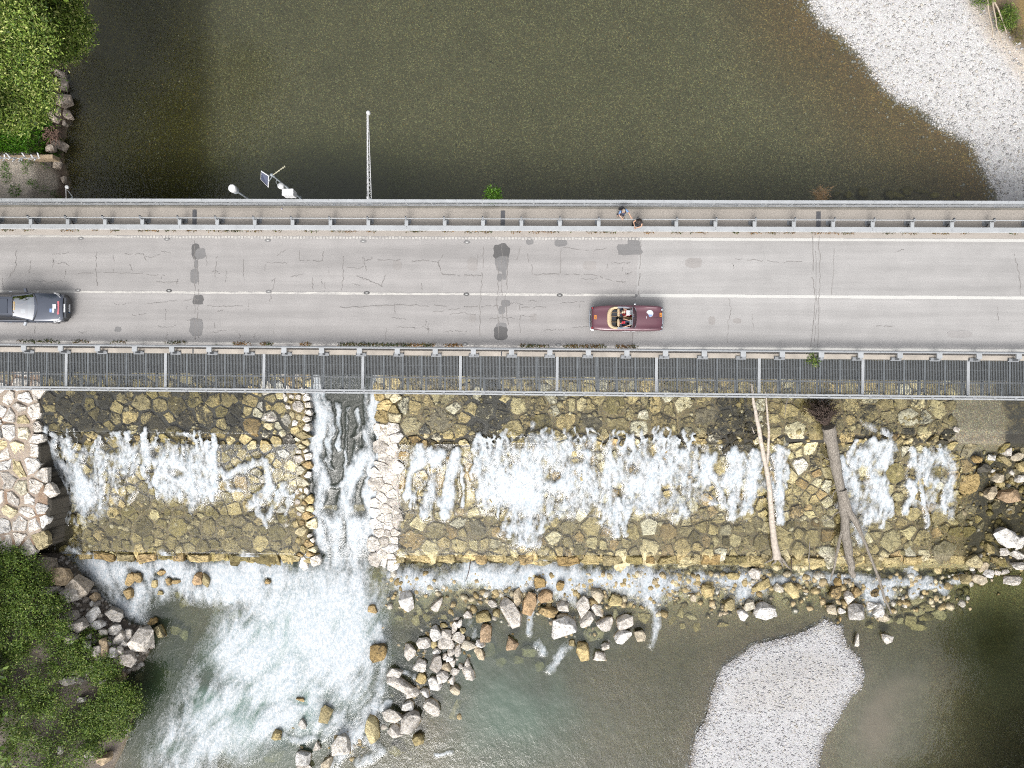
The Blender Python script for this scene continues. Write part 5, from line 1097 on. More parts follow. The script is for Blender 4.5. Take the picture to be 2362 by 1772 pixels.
# rubble too small to pick apart, and pebbles along the shores
def pebbles(name, label, gen, n, smin, smax, mat, seed, flat=0.55):
    rr = np.random.default_rng(seed)
    octa = np.array([(1, 0, 0), (-1, 0, 0), (0, 1, 0), (0, -1, 0), (0, 0, 1), (0, 0, -1), (.6, .6, .25), (-.6, .6, -.1), (.6, -.6, .1), (-.6, -.6, .2)], float)
    hull = bmesh.new(); [hull.verts.new(v) for v in octa]; bmesh.ops.convex_hull(hull, input=hull.verts); bmesh.ops.triangulate(hull, faces=hull.faces); hull.verts.ensure_lookup_table(); hull.verts.index_update()
    tri = np.array([[v.index for v in f_.verts] for f_ in hull.faces]); base = np.array([v.co[:] for v in hull.verts]); hull.free()
    pts, cols = gen(rr, n); n = len(pts); nv = len(base)
    s = rr.uniform(smin, smax, n) * rr.choice([0.7, 1, 1, 1.5], n); a = rr.uniform(0, 6.28, n); asp = rr.uniform(0.6, 1.0, n)
    jit = base[None] * rr.uniform(0.8, 1.2, (n, nv, 1))
    x = jit[..., 0] * s[:, None]; y = jit[..., 1] * (s * asp)[:, None]; z = jit[..., 2] * (s * flat)[:, None]
    X_ = pts[:, 0:1] + x * np.cos(a)[:, None] - y * np.sin(a)[:, None]; Y_ = pts[:, 1:2] + x * np.sin(a)[:, None] + y * np.cos(a)[:, None]; Z_ = pts[:, 2:3] + z
    V = np.stack([X_, Y_, Z_], -1).reshape(-1, 3); FF = (tri[None] + (np.arange(n) * nv)[:, None, None]).reshape(-1, 3)
    me = mesh_np(name, V, FF, {'col': ('FLOAT_COLOR', np.repeat(cols, nv, 0))})
    return tag(link(name, me, mat), label, kind='stuff')
M_pt = NT('pebble'); M_pt.base(M_pt.mix(1.0, M_pt.attr('col').outputs['Color'], M_pt.ramp(M_pt.noise(14.0, 3), [(0.3, .85), (0.7, 1.1)]), 'MULTIPLY'), .8); M_peb = M_pt.mat
def gen_beach(rr, n):
    x = rr.uniform(15, 40, n * 7); y = rr.uniform(6, 30, n * 7); u = upper_fields(x, y); s = u['sh']
    p = np.exp(-((s - 0.0) / 0.32) ** 2) + 0.16 * (s > 0) + 0.02 * (s > -1.5)
    k = (rr.uniform(0, 1, len(x)) < p) & (u['so'] < 0.2); x, y, z, s = x[k][:n], y[k][:n], u['z'][k][:n], s[k][:n]
    t = rr.choice([A(232, 230, 228), A(222, 219, 216), A(208, 205, 202), A(228, 220, 208), A(192, 189, 186)], len(x))
    return np.c_[x, y, z + 0.01], np.c_[t, np.full(len(x), 0.05)]
pebbles('gravel_pebbles', 'loose pale pebbles along the upstream gravel shore', gen_beach, 11000, 0.04, 0.085, M_peb, 3)
def gen_infill(rr, n):
    pts, cols = [], []
    pal = TAN + LIGHT[:2] + OLIVE
    for rg in REG[4:]:
        a = np.array(rg[1]); k = int(n * (a[:, 0].max() - a[:, 0].min()) * (a[:, 1].max() - a[:, 1].min()) / 1.15e6)
        x = rr.uniform(a[:, 0].min(), a[:, 0].max(), k); y = rr.uniform(a[:, 1].min(), a[:, 1].max(), k); m = inside(rg[1], x, y)
        for u, v in zip(x[m], y[m]):
            z = float(np.interp(v, [p_[0] for p_ in _prof[::-1]], [p_[1] for p_ in _prof[::-1]])); p = P(u, v, z); pts.append((p.x, p.y, float(zprof(p.y)) - 0.09)); c = pal[int(rr.integers(0, len(pal)))]; cols.append((*c, rg[5] * .9))
    return np.array(pts), np.array(cols)
pebbles('infill_stones', 'small stones filling the gaps of the weir aprons', gen_infill, 3800, 0.07, 0.20, M_wet, 14, 0.6)
def gen_bank(rr, n):
    sx_ = rr.uniform(120, 420, n * 6); sy_ = rr.uniform(1280, 1560, n * 6); p = np.array([P(a, b, -6.2)[:2] for a, b in zip(sx_, sy_)]); g = lower_fields(p[:, 0], p[:, 1]); k = (g['ft'] > 0.02) & (g['ft'] < 2.6)
    t = rr.choice([A(240, 234, 226), A(220, 212, 204), A(200, 190, 180), A(176, 164, 152)], int(k.sum()))
    return np.c_[p[k], g['z'][k] + 0.04][:n], np.c_[t, np.full(len(t), 0.12)][:n]
pebbles('bank_rubble', 'small pale broken stone between the bank boulders', gen_bank, 620, 0.10, 0.26, M_dry, 12, 0.7)
def gen_toe(rr, n):
    sx_ = rr.uniform(890, 2240, n * 3); sy_ = 1322 + np.abs(rr.normal(0, 46, n * 3)); k = (sy_ < 1425) & (sdist(BAR, sx_, sy_) < -6) & (vnoise(sx_ / 60, sy_ / 40, 3) > .36); pts = []
    for a, b in zip(sx_[k][:n], sy_[k][:n]): p = P(a, b, ZL); pts.append((p.x, p.y, ZL - float(rr.uniform(-.03, .10))))
    t = rr.choice([A(244, 230, 196), A(226, 204, 154), A(250, 244, 230), A(206, 184, 136), A(236, 214, 170)], len(pts))
    return np.array(pts), np.c_[t, np.full(len(pts), 0.15)]
pebbles('toe_rubble', 'pale broken stone just breaking the water along the weir foot', gen_toe, 620, 0.12, 0.30, M_dry, 15, 0.7)
def gen_pile(rr, n):
    c = [(1000, 1490, 70, 60), (960, 1600, 60, 70), (1080, 1420, 60, 40), (1300, 1430, 90, 50), (800, 1720, 80, 30), (1720, 1400, 60, 30), (2000, 1400, 60, 40), (2290, 1290, 60, 60), (2290, 1100, 60, 50)]
    pts = []
    while len(pts) < n:
        a = c[int(rr.integers(0, len(c)))]; x, y = rr.normal(a[0], a[2] * .6), rr.normal(a[1], a[3] * .6)
        if y < 1300 and x < 2215: continue
        p = P(x, y, ZL if y > 1300 else -6.3); pts.append((p.x, p.y, max(zlow(p.x, p.y), ZL - 0.12) + 0.04))
    t = rr.choice([A(240, 232, 220), A(226, 208, 178), A(206, 186, 144), A(190, 166, 116)], n)
    return np.array(pts), np.c_[t, np.full(n, 0.15)]
pebbles('pile_rubble', 'small stones between the boulders of the piles', gen_pile, 420, 0.10, 0.24, M_dry, 13, 0.75)
def gen_bed(rr, n):
    x = rr.uniform(-28, 30, n * 2); y = rr.uniform(11, 33, n * 2); u = upper_fields(x, y)
    k = (u['sh'] < -0.3) & (u['uf'] < -0.8); x, y, z = x[k][:n], y[k][:n], u['z'][k][:n]
    t = rr.choice([A(210, 200, 140), A(190, 186, 160), A(236, 230, 210), A(90, 86, 70), A(150, 140, 110), A(200, 166, 100)], len(x))
    return np.c_[x, y, z], np.c_[t, np.full(len(x), 0.1)]
pebbles('bed_pebbles', 'scattered pebbles on the bed of the clear river', gen_bed, 11000, 0.02, 0.055, M_peb, 4)
def gen_bar(rr, n):
    x = rr.uniform(6, 26, n * 6); y = rr.uniform(-30, -14, n * 6); g = lower_fields(x, y); b = g['bar']
    k = (b > -0.12) & (rr.uniform(0, 1, len(x)) < np.exp(-(b / 0.5) ** 2) + 0.25); x, y, z = x[k][:n], y[k][:n], g['z'][k][:n]
    t = rr.choice([A(230, 230, 232), A(216, 215, 218), A(200, 198, 200), A(224, 217, 206), A(184, 181, 182)], len(x))
    return np.c_[x, y, z + 0.005], np.c_[t, np.full(len(x), 0.03)]
pebbles('bar_pebbles', 'grey pebbles on the gravel bar in the lower pool', gen_bar, 9000, 0.03, 0.065, M_peb, 6)
def gen_rubble(rr, n):
    sx_ = rr.uniform(880, 2240, n * 2); sy_ = 1300 + np.abs(rr.normal(0, 42, n * 2)); k = (sy_ < 1420) & (sdist(BAR, sx_, sy_) < -8); sx_, sy_ = sx_[k][:n], sy_[k][:n]
    pts = []
    for a, b in zip(sx_, sy_):
        p = P(a, b, ZL - 0.25); pts.append((p.x, p.y, min(zlow(p.x, p.y), ZL - 0.1) + 0.02))
    t = rr.choice([A(244, 224, 170), A(224, 202, 150), A(252, 238, 194), A(196, 176, 128)], len(pts))
    return np.array(pts), np.c_[t, np.full(len(pts), 0.2)]
pebbles('drowned_rubble', 'drowned rubble under the water below the sill', gen_rubble, 1100, 0.13, 0.36, M_wet, 8, 0.6)
# ------------------------------------------------------------------ trees, bushes, grass, driftwood
def leaf_mat(name):
    t = NT(name); a = t.attr('col')
    t.base(a.outputs['Color'], 0.55); t.b.inputs['Specular IOR Level'].default_value = 0.3
    tl = t.node('ShaderNodeBsdfTranslucent'); t.l(a.outputs['Color'], tl.inputs[0])
    m = t.node('ShaderNodeMixShader'); m.inputs[0].default_value = 0.35
    t.l(t.b.outputs[0], m.inputs[1]); t.l(tl.outputs[0], m.inputs[2]); t.l(m.outputs[0], t.out.inputs['Surface'])
    return t.mat
M_leaf = leaf_mat('leaf')
M_bark = plain('bark', A(110, 98, 84), 0.9, var=0.4, scale=4, bump=0.3)
def leaves_mesh(name, ctr, L, Wd, cols, rr, up=0.8, droop=0.0):
    """a kite-shaped leaf at each point, folded along the midrib"""
    n = len(ctr); a = rr.uniform(0, 2 * np.pi, n)
    nz = np.stack([rr.normal(0, 1 - up + 0.25, n), rr.normal(0, 1 - up + 0.25, n), np.abs(rr.normal(up, 0.25, n)) + 0.1], -1); nz /= np.linalg.norm(nz, axis=1)[:, None]
    d = np.stack([np.cos(a), np.sin(a), -droop * np.ones(n)], -1); d -= nz * (d * nz).sum(1)[:, None]; d /= np.linalg.norm(d, axis=1)[:, None]
    b = np.cross(nz, d); s = rr.uniform(0.7, 1.3, n)[:, None]
    L = L * s; Wd = Wd * s
    p0 = ctr; p1 = ctr + d * L * 0.45 + b * Wd * 0.5 + nz * Wd * 0.12; p2 = ctr + d * L; p3 = ctr + d * L * 0.45 - b * Wd * 0.5 + nz * Wd * 0.12
    V = np.stack([p0, p1, p2, p3], 1).reshape(-1, 3); i = np.arange(n)[:, None] * 4
    FF = np.concatenate([i + np.array([[0, 1, 2]]), i + np.array([[0, 2, 3]])])
    return mesh_np(name, V, FF, {'col': ('FLOAT_COLOR', np.repeat(np.c_[cols, np.ones(n)], 4, 0))})
def crown_points(blobs, n, rr, clump=0.30, per=55, low=0.35):
    vol = np.array([b[3] ** 2 for b in blobs]); vol = vol / vol.sum(); out = []
    for b, k in zip(blobs, vol):
        nc = max(4, int(n * k / per)); r_ = b[3]
        u = rr.normal(0, 1, (nc, 3)); u /= np.linalg.norm(u, axis=1)[:, None]; u[:, 2] = np.where(u[:, 2] < -low, -u[:, 2], u[:, 2])
        rad = r_ * rr.uniform(0.55, 1.04, nc) ** 0.6 * (0.86 + 0.28 * vnoise(u[:, 0] * 3 + b[0], u[:, 1] * 3 + b[1], 5))
        c = np.array(b[:3]) + u * rad[:, None] * np.array([1, 1, b[4] if len(b) > 4 else 0.75])
        m = rr.integers(0, nc, int(n * k))
        out.append(c[m] + rr.normal(0, 1, (len(m), 3)) * clump * np.array([1, 1, 0.55]))
    return np.concatenate(out)
def tree(name, label, cat, base, blobs, n, L, Wd, palette, seed, group=None, trunk=0.16, twig=True, up=0.75, clump=0.3):
    rr = np.random.default_rng(seed); t = thing(name, label, cat, base, 0, group); B = Vector(base)
    m = MB(); r2 = random.Random(seed)
    top = Vector((sum(b[0] for b in blobs) / len(blobs), sum(b[1] for b in blobs) / len(blobs), sum(b[2] for b in blobs) / len(blobs)))
    mid = B.lerp(top, 0.55) + Vector((r2.uniform(-.3, .3), r2.uniform(-.3, .3), 0))
    m.tube([Vector((0, 0, -0.4)), (B.lerp(mid, .5) - B) + Vector((.1, .05, 0)), mid - B, top - B], [trunk, trunk * .8, trunk * .6, trunk * .25], 8); m.build('trunk', M_bark, t, smooth=True)
    m = MB()
    for b in blobs:
        c = Vector(b[:3]) - B; q = (mid - B).lerp(c, 0.5) + Vector((r2.uniform(-.3, .3), r2.uniform(-.3, .3), 0.2))
        m.tube([(mid - B) * r2.uniform(.7, 1), q, c], [trunk * .45, trunk * .3, trunk * .12], 6)
        for k in range(7 if twig else 3):
            a = r2.uniform(0, 6.28); e = c + Vector((math.cos(a), math.sin(a), r2.uniform(-.1, .5))) * b[3] * r2.uniform(.7, .95)
            m.tube([q.lerp(c, r2.uniform(.3, 1)), c.lerp(e, .55) + Vector((0, 0, .1)), e], [trunk * .16, trunk * .1, 0.008], 5)
    m.build('branches', M_bark, t, smooth=True)
    pts = crown_points(blobs, n, rr, clump) - np.array(base)
    pal = np.array([p for p, _ in palette]); w = np.array([k for _, k in palette], float); w /= w.sum()
    cell = np.floor(pts / 0.7).astype(int); hsh = (np.abs(cell[:, 0] * 73856093 ^ cell[:, 1] * 19349663 ^ cell[:, 2] * 83492791) % 1000) / 1000.0
    cols = pal[rr.choice(len(pal), len(pts), p=w)] * (rr.uniform(0.75, 1.25, len(pts)) * (0.8 + 0.4 * hsh))[:, None]
    link('crown', leaves_mesh('crown', pts, L, Wd, cols, rr, up), M_leaf, t)
    return t
def BL(px, py, rpx, z, fl=0.75):
    """crown lobe whose top is seen at a spot, at height z"""
    p = P(px, py, z - 0.3 * rpx / 38); return (p.x, p.y, p.z - rpx * (HC - z) / F * fl * 0.4, rpx * (HC - z) / F, fl)
G_BR = [(A(174, 196, 92, 1.35), 3), (A(146, 174, 72, 1.35), 4), (A(112, 144, 58, 1.2), 3), (A(210, 216, 132, 1.4), 2), (A(74, 104, 42), 1.6)]
G_DK = [(A(124, 150, 58, 1.2), 4), (A(100, 132, 46, 1.2), 4), (A(150, 172, 76, 1.2), 2), (A(70, 98, 34), 2), (A(176, 180, 104, 1.1), 0.7)]
def gnd(px, py, z): p = P(px, py, z); return (p.x, p.y, z)
# upstream bank
tree('willow_tree', 'bright green leafy tree leaning out over the river on the upstream bank', 'tree', gnd(90, 60, -2.3), [BL(160, 75, 42, 3.6), BL(112, 62, 58, 4.6), BL(100, -5, 70, 5.4), BL(150, 6, 30, 4.2), BL(125, 108, 32, 2.4), BL(150, 115, 24, 1.6), BL(180, 60, 24, 1.8)], 30000, .165, .062, G_BR, 21, 'trees on the upstream bank', clump=.26)
tree('willow_tree', 'tall bright green tree behind the leaning one, cut by the corner of the picture', 'tree', gnd(20, 60, -2.3), [BL(45, 70, 75, 7.5), BL(0, 10, 80, 8.5), BL(20, 130, 60, 7.5), BL(-60, 60, 90, 7.5)], 30000, .165, .062, G_BR, 22, 'trees on the upstream bank')
tree('willow_tree', 'bushy green tree between the leaning one and the grass strip', 'tree', gnd(50, 200, -2.3), [BL(50, 170, 58, 6.5), BL(62, 212, 48, 5.6), BL(88, 200, 28, 2.2), BL(28, 240, 56, 6.0), BL(80, 240, 28, 2.0), BL(8, 268, 26, 2.6), BL(-30, 200, 70, 6.0), BL(36, 252, 24, 2.2)], 28000, .165, .062, G_BR, 23, 'trees on the upstream bank')
for i, (px, py, rp, z) in enumerate([(120, -160, 130, 8.0), (60, -330, 150, 10.0), (-170, -60, 150, 11.0), (-190, 200, 140, 10.0), (-200, 400, 120, 9.0)]):
    tree('willow_tree', 'green tree of the row along the upstream bank, mirrored in the river', 'tree', gnd(px - 20, py, -2.3), [BL(px, py, rp, z), BL(px - 70, py + 20, rp * .8, z), BL(px + 10, py + 60, rp * .6, z - 1.2)], 6000, .42, .2, G_BR, 30 + i, 'mirrored trees on the upstream bank', twig=False, clump=.4, up=.7)
# downstream bank
for i, (lab, bs) in enumerate([
    ('dark green bush below the paved bank, at the edge of the picture', [(28, 1312, 44, -3.6), (72, 1330, 34, -4.2), (10, 1370, 50, -3.2), (0, 1290, 34, -4.0), (96, 1352, 20, -4.8)]),
    ('spreading green bush beside the grey bank boulders', [(60, 1410, 62, -3.0), (108, 1420, 40, -4.0), (30, 1460, 60, -2.8), (128, 1400, 22, -4.6), (120, 1460, 44, -3.8), (146, 1480, 26, -4.6)]),
    ('loose green bush with thin twigs below the white bank rubble', [(170, 1510, 42, -4.2), (222, 1490, 18, -5.2), (232, 1532, 34, -4.8), (200, 1470, 20, -5.2), (256, 1545, 18, -5.4), (140, 1530, 44, -4.0), (235, 1560, 26, -5.2)]),
    ('green bush hanging over the water near its outermost leaves', [(270, 1622, 44, -4.6), (300, 1630, 22, -5.4), (240, 1650, 40, -4.6), (262, 1680, 26, -5.2), (285, 1600, 22, -5.2)]),
    ('broad green bush in the corner behind the water', [(50, 1560, 66, -2.6), (100, 1590, 58, -3.2), (20, 1640, 70, -2.4), (80, 1670, 64, -3.0), (130, 1620, 40, -3.8)]),
    ('low green bush in the corner nearest the deep pool', [(180, 1690, 48, -4.2), (150, 1745, 58, -3.8), (215, 1712, 30, -5.0), (60, 1760, 70, -3.0), (232, 1690, 24, -5.2), (190, 1650, 28, -4.6)])]):
    b0 = bs[0]; tree('green_bush', lab, 'bush', gnd(b0[0], b0[1] + 10, -6.0), [BL(a, b, c * 1.06, z, 0.6) for a, b, c, z in bs], 11000, .14, .065, G_DK, 50 + i, 'bushes on the downstream bank', trunk=0.07, up=0.7, clump=.24)
for i, (px, py, rp, z) in enumerate([(-140, 1400, 120, -1.0), (-150, 1650, 130, 0.0)]):
    tree('green_bush', 'large bush beyond the corner bushes of the downstream bank', 'bush', gnd(px, py, -5.5), [BL(px, py, rp, z), BL(px + 40, py + 60, rp * .7, z - .6)], 4000, .4, .2, G_DK, 70 + i, 'bushes beyond the downstream bank', twig=False, clump=.4)
# far bank of the lower pool: these only show as dark mirror images in it
for i, (px, py, rp, z) in enumerate([(2760, 1500, 140, 3.5), (2860, 1750, 170, 4.5), (2800, 2060, 180, 4.0), (2560, 2290, 170, 3.0), (2300, 2420, 150, 2.0), (2720, 1250, 120, 1.5)]):
    tree('riverside_tree', 'tall tree across the lower pool, mirrored dark in its water', 'tree', gnd(px, py, -6.5), [BL(px, py, rp, z), BL(px + 90, py + 30, rp, z + .5), BL(px + 40, py + 120, rp * .8, z - 1), BL(px + 20, py - 110, rp * .7, z - 1)], 7000, .55, .3, G_DK, 80 + i, 'trees across the lower pool', twig=False, clump=.45)
# bushes on the gravel shore and bridge
def shrub(px, py, z, rpx, n, lab, pal, seed, L=.16, W=.05, name='shrub', hz=.5):
    p = P(px, py, z); rr = np.random.default_rng(seed); s = rpx * (HC - z) / F
    t = thing(name, lab, 'shrub', p[:])
    m = MB(); r2 = random.Random(seed)
    for k in range(6): a = r2.uniform(0, 6.28); m.tube([(0, 0, -.1), (math.cos(a) * s * .4, math.sin(a) * s * .4, hz * .5), (math.cos(a) * s * .8, math.sin(a) * s * .8, hz * .8)], [.02, .014, .006], 5)
    m.build('stem', M_bark, t)
    pts = crown_points([(0, 0, hz * .3, s, hz / max(s, .1))], n, rr, .12, 30)
    pl = np.array([p_ for p_, _ in pal]); w = np.array([k for _, k in pal], float); cols = pl[rr.choice(len(pl), n, p=w / w.sum())][:len(pts)] * rr.uniform(.7, 1.3, len(pts))[:, None]
    link('crown', leaves_mesh('crown', pts, L, W, cols[:len(pts)], rr, .6), M_leaf, t); return t
shrub(2316, 50, -3.2, 27, 1500, 'green shrub among bare roots at the back of the gravel shore', G_DK, 91, .2, .04)
shrub(2265, 5, -3.2, 20, 600, 'small green shrub at the top edge of the gravel shore', G_DK, 92, .18, .04)
shrub(2345, 85, -3.2, 18, 260, 'olive scrub on the brown soil behind the gravel shore', [(A(150, 140, 70), 1), (A(120, 120, 60), 1)], 97, .2, .03)
shrub(1136, 454, 0.1, 16, 900, 'small green plant growing out of the bridge edge by the railing', [(A(120, 170, 50), 3), (A(90, 140, 40), 2)], 93, .12, .07)
shrub(1890, 450, 0.0, 11, 260, 'dry straw tuft growing at the railing of the bridge', [(A(186, 150, 110), 3), (A(160, 130, 90), 2)], 94, .4, .015)
shrub(1868, 832, -.15, 12, 260, 'small green plant under the walkway grating', G_DK, 95, .14, .05)
# bare branches lying on the shore shrub
M_pale = plain('pale_dead_wood', A(214, 196, 172), 0.8, var=0.25, scale=5, bump=0.2)
for lab, pts in (('long bare pale branch lying along the gravel edge of the shrub', [(2277, -10), (2280, 26), (2288, 60), (2290, 76), (2289, 87)]), ('bare pale branch lying across the middle of the shrub', [(2289, 2), (2292, 20), (2297, 44), (2299, 62), (2306, 78), (2310, 99)]), ('short bare branch lying on the soil side of the shrub', [(2293, 4), (2302, 20), (2311, 44), (2322, 76)])):
    W0 = [P(a, b, -2.75 + .03 * (i % 2)) for i, (a, b) in enumerate(pts)]; t = link('bare_branch', None) if False else None
    m = MB(); m.tube([w - W0[0] for w in W0], [.05 - .006 * i for i in range(len(W0))], 7); tag(m.build('bare_branch', M_pale, None, W0[0], smooth=True), lab, 'branch')
# grass on the banks
def grass(name, label, poly, z, n, hgt, pal, seed, keep=None):
    rr = np.random.default_rng(seed); a = np.array(poly); x = rr.uniform(a[:, 0].min(), a[:, 0].max(), n * 3); y = rr.uniform(a[:, 1].min(), a[:, 1].max(), n * 3)
    k = inside(poly, x, y); x, y = x[k][:n], y[k][:n]
    if keep is not None: k = keep(x, y); x, y = x[k], y[k]
    W0 = np.array([P(p, q, z)[:] for p, q in zip(x, y)]); zz = np.array([max(zup(p[0], p[1]), z - 1.5) if z > -4 and W0[0][1] > 0 else p[2] for p in W0]); W0[:, 2] = zz + rr.uniform(0, hgt * .4, len(zz))
    pl = np.array([p_ for p_, _ in pal]); w = np.array([q for _, q in pal], float); cols = pl[rr.choice(len(pl), len(W0), p=w / w.sum())] * rr.uniform(.7, 1.3, len(W0))[:, None]
    tag(link(name, leaves_mesh(name, W0, hgt, hgt * .16, cols, rr, .45), M_leaf), label, kind='stuff')
G_GR = [(A(90, 148, 28, 1.4), 4), (A(112, 166, 40, 1.4), 3), (A(70, 122, 24, 1.2), 2), (A(150, 180, 70, 1.3), 1)]
grass('grass', 'lush green grass strip on the upstream bank', [(-60, 255), (96, 262), (104, 300), (102, 348), (60, 352), (-60, 354)], -2.3, 9000, .30, G_GR, 61)
def tufts(c):
    def f_(x, y):
        k = np.zeros(x.shape, bool)
        for a, b, rx, ry in c: k |= ((x - a) / rx) ** 2 + ((y - b) / ry) ** 2 < 1
        return k
    return f_
grass('weeds', 'green weeds on the bare concrete bank by the bridge', [(-40, 362), (140, 362), (150, 462), (-40, 462)], -2.3, 5200, .18, G_GR, 62, tufts([(12, 390, 12, 18), (62, 372, 12, 14), (85, 377, 6, 6), (34, 440, 16, 16), (72, 422, 12, 8), (90, 432, 14, 7), (105, 442, 9, 6), (16, 410, 10, 14), (58, 392, 8, 8)]))
def verge(name, label, ya, yb_, n, seed, dens_, xmin=-30, xmax=2390):
    rr = np.random.default_rng(seed); x = rr.uniform(xmin, xmax, n * 4); y = rr.uniform(ya, yb_, n * 4)
    k = vnoise(x / 22, x * 0 + seed, seed) ** 2 * 1.4 * rr.uniform(.4, 1, len(x)) > dens_; x, y = x[k][:n], y[k][:n]
    W0 = np.array([P(p, q + (p - 1181) * .0036 if ya < 700 else q + (p - 1181) * .008, .02)[:] for p, q in zip(x, y)])
    pal = np.array([A(206, 160, 100), A(190, 150, 96), A(120, 130, 60), A(168, 140, 90), A(90, 110, 50)]); cc = (vnoise(x / 30, x * 0, seed + 1) * 4.99).astype(int); cols = pal[np.clip(cc + rr.integers(-1, 2, len(x)), 0, 4)] * rr.uniform(.75, 1.2, len(x))[:, None]
    tag(link(name, leaves_mesh(name, W0, .13, .05, cols, rr, .5), M_leaf), label, kind='stuff')
verge('roadside_weeds', 'orange and green weeds under the upstream guard rail', 531, 536.5, 2600, 71, .22)
verge('roadside_weeds', 'weeds along the downstream edge of the road', 795, 801, 2000, 72, .26, 500, 1470)
verge('roadside_weeds', 'sparse weeds along the downstream edge of the road by the dark car', 794, 798, 500, 73, .32, -20, 560)

# ---- driftwood
def bark_grey():
    t = NT('bleached_wood'); p = t.pos()
    n = t.noise(5.0, 6, 0.65, t.scalevec(p, (4, .5, 4)))
    t.base(t.mix(t.ramp(n, [(0.3, 0), (0.7, 1)]), A(104, 94, 82), A(200, 190, 176)), 0.85); t.bump(n, 1.0, 0.08); return t.mat
M_drift = bark_grey(); M_pole = plain('bleached_pole', A(226, 212, 196), .85, var=.3, scale=6, bump=.3)
def limb(m, pts, r, n=10, jit=.03, seed=1):
    rr = random.Random(seed); out = []; rad = []
    W0 = [PW(a, b, dz) for a, b, dz in pts]
    for i in range(len(W0) - 1):
        for k in range(4):
            t = k / 4; out.append(W0[i].lerp(W0[i + 1], t) + Vector((rr.uniform(-jit, jit), rr.uniform(-jit, jit), 0))); rad.append((r[i] * (1 - t) + r[i + 1] * t) * rr.uniform(.93, 1.07))
    out.append(W0[-1]); rad.append(r[-1]); m.tube(out, rad, n)
dp = tag(thing('driftwood_pole', 'slim bleached tree trunk forking towards the bridge, stranded on the weir', 'driftwood'), group=None)
m = MB(); limb(m, [(1793, 1288, .35), (1783, 1230, .5), (1776, 1130, .8), (1766, 1075, 1.1), (1752, 1000, 1.5), (1738, 930, 1.9), (1733, 885, 2.2)], [.30, .20, .16, .15, .13, .10, .05], 10, .03, 3); m.build('trunk', M_pole, dp, smooth=True)
m = MB(); limb(m, [(1768, 1080, 1.0), (1774, 1010, 1.25), (1769, 950, 1.5), (1766, 905, 1.7)], [.11, .08, .065, .035], 8, .03, 4); m.build('branch', M_pole, dp, smooth=True)
m = MB()
for a, b in ((1760, 1300), (1815, 1300), (1806, 1308), (1778, 1305), (1825, 1315)): limb(m, [(1792, 1280, .3), ((1792 + a) / 2 + 3, (1285 + b) / 2, .25), (a, b, .1)], [.14, .08, .03], 6, .03, a)
m.build('root', M_drift, dp, smooth=True)
for a, b, c, d in ((1740, 1000, 1734, 985), (1771, 980, 1765, 975), (1748, 960, 1755, 950)): m = MB(); limb(m, [(a, b, 1.6), (c, d, 1.7)], [.03, .01], 5, .01, a); m.build('twig', M_pole, dp)
dt = thing('driftwood_log', 'thick weathered tree trunk with an upturned root ball lying on the weir', 'driftwood')
m = MB(); limb(m, [(1910, 985, .75), (1922, 1040, .8), (1935, 1110, .8), (1946, 1180, .75), (1953, 1240, .65), (1962, 1300, .5), (1968, 1330, .5)], [.40, .37, .31, .28, .30, .25, .16], 14, .05, 5); m.build('trunk', M_drift, dt, smooth=True)
m = MB(); limb(m, [(1942, 1130, .95), (1958, 1180, .9), (1975, 1205, .9), (1990, 1240, .85), (2010, 1290, .7), (2028, 1335, .6), (2040, 1380, .5), (2056, 1416, .35)], [.3, .22, .2, .10, .09, .09, .08, .05], 8, .02, 6); m.build('branch', M_drift, dt, smooth=True)
m = MB(); limb(m, [(1948, 1215, .7), (1938, 1240, .6), (1928, 1290, .5), (1916, 1340, .35)], [.16, .1, .09, .05], 8, .02, 7); m.build('branch', M_drift, dt, smooth=True)
for i, (a, b, c, d) in enumerate([(1930, 1115, 1890, 1130), (1935, 1120, 1905, 1160), (1938, 1172, 1890, 1170), (1938, 1178, 1896, 1205), (1952, 1290, 1930, 1265), (1962, 1310, 1945, 1280), (1975, 1200, 1982, 1188), (1912, 1060, 1895, 1045), (1916, 1075, 1900, 1065), (1960, 1280, 1975, 1300)]):
    m = MB(); limb(m, [(a, b, .8), ((a + c) / 2, (b + d) / 2 + 4, .7), (c, d, .4)], [.04, .025, .012], 5, .03, i); m.build('twig', M_drift, dt)
M_root = plain('dark_root', A(84, 66, 54), 0.95, var=0.5, scale=6); m = MB(); rr = random.Random(9)
for k in range(240):
    a = rr.uniform(0, 6.28); L = rr.uniform(.4, 1.0); s = (1898 + math.cos(a) * 50 * L + rr.uniform(-8, 8), 944 + math.sin(a) * 30 * L + rr.uniform(-6, 6))
    limb(m, [(1903 + rr.uniform(-8, 8), 972 + rr.uniform(-12, 8), .7), ((1900 + s[0]) / 2 + rr.uniform(-9, 9), (958 + s[1]) / 2 + rr.uniform(-8, 8), rr.uniform(.7, 1.4)), (s[0], s[1], rr.uniform(.3, 1.2))], [.04, .022, .006], 4, .07, k)
m.build('root_ball', M_root, dt)
for i, (lab, pts) in enumerate([('thin grey stick lying in the rubble beside the bleached pole', [(1867, 1250, .3), (1866, 1290, .3), (1868, 1318, .25)]), ('thin dark stick lying under the bleached pole roots', [(1826, 1290, .3), (1826, 1310, .3), (1824, 1318, .25)]), ('thin bare twig hanging below the walkway by the root ball', [(1818, 915, .5), (1812, 940, .5), (1810, 960, .4)]), ('thin dark twig caught in the foam of the sill', [(1086, 1295, .4), (1080, 1325, .3), (1074, 1340, .2)])]):
    m = MB(); limb(m, pts, [.035, .03, .015], 5, .02, 20 + i); tag(m.build('stick', M_root if 'dark' in lab else M_drift), lab, 'stick')
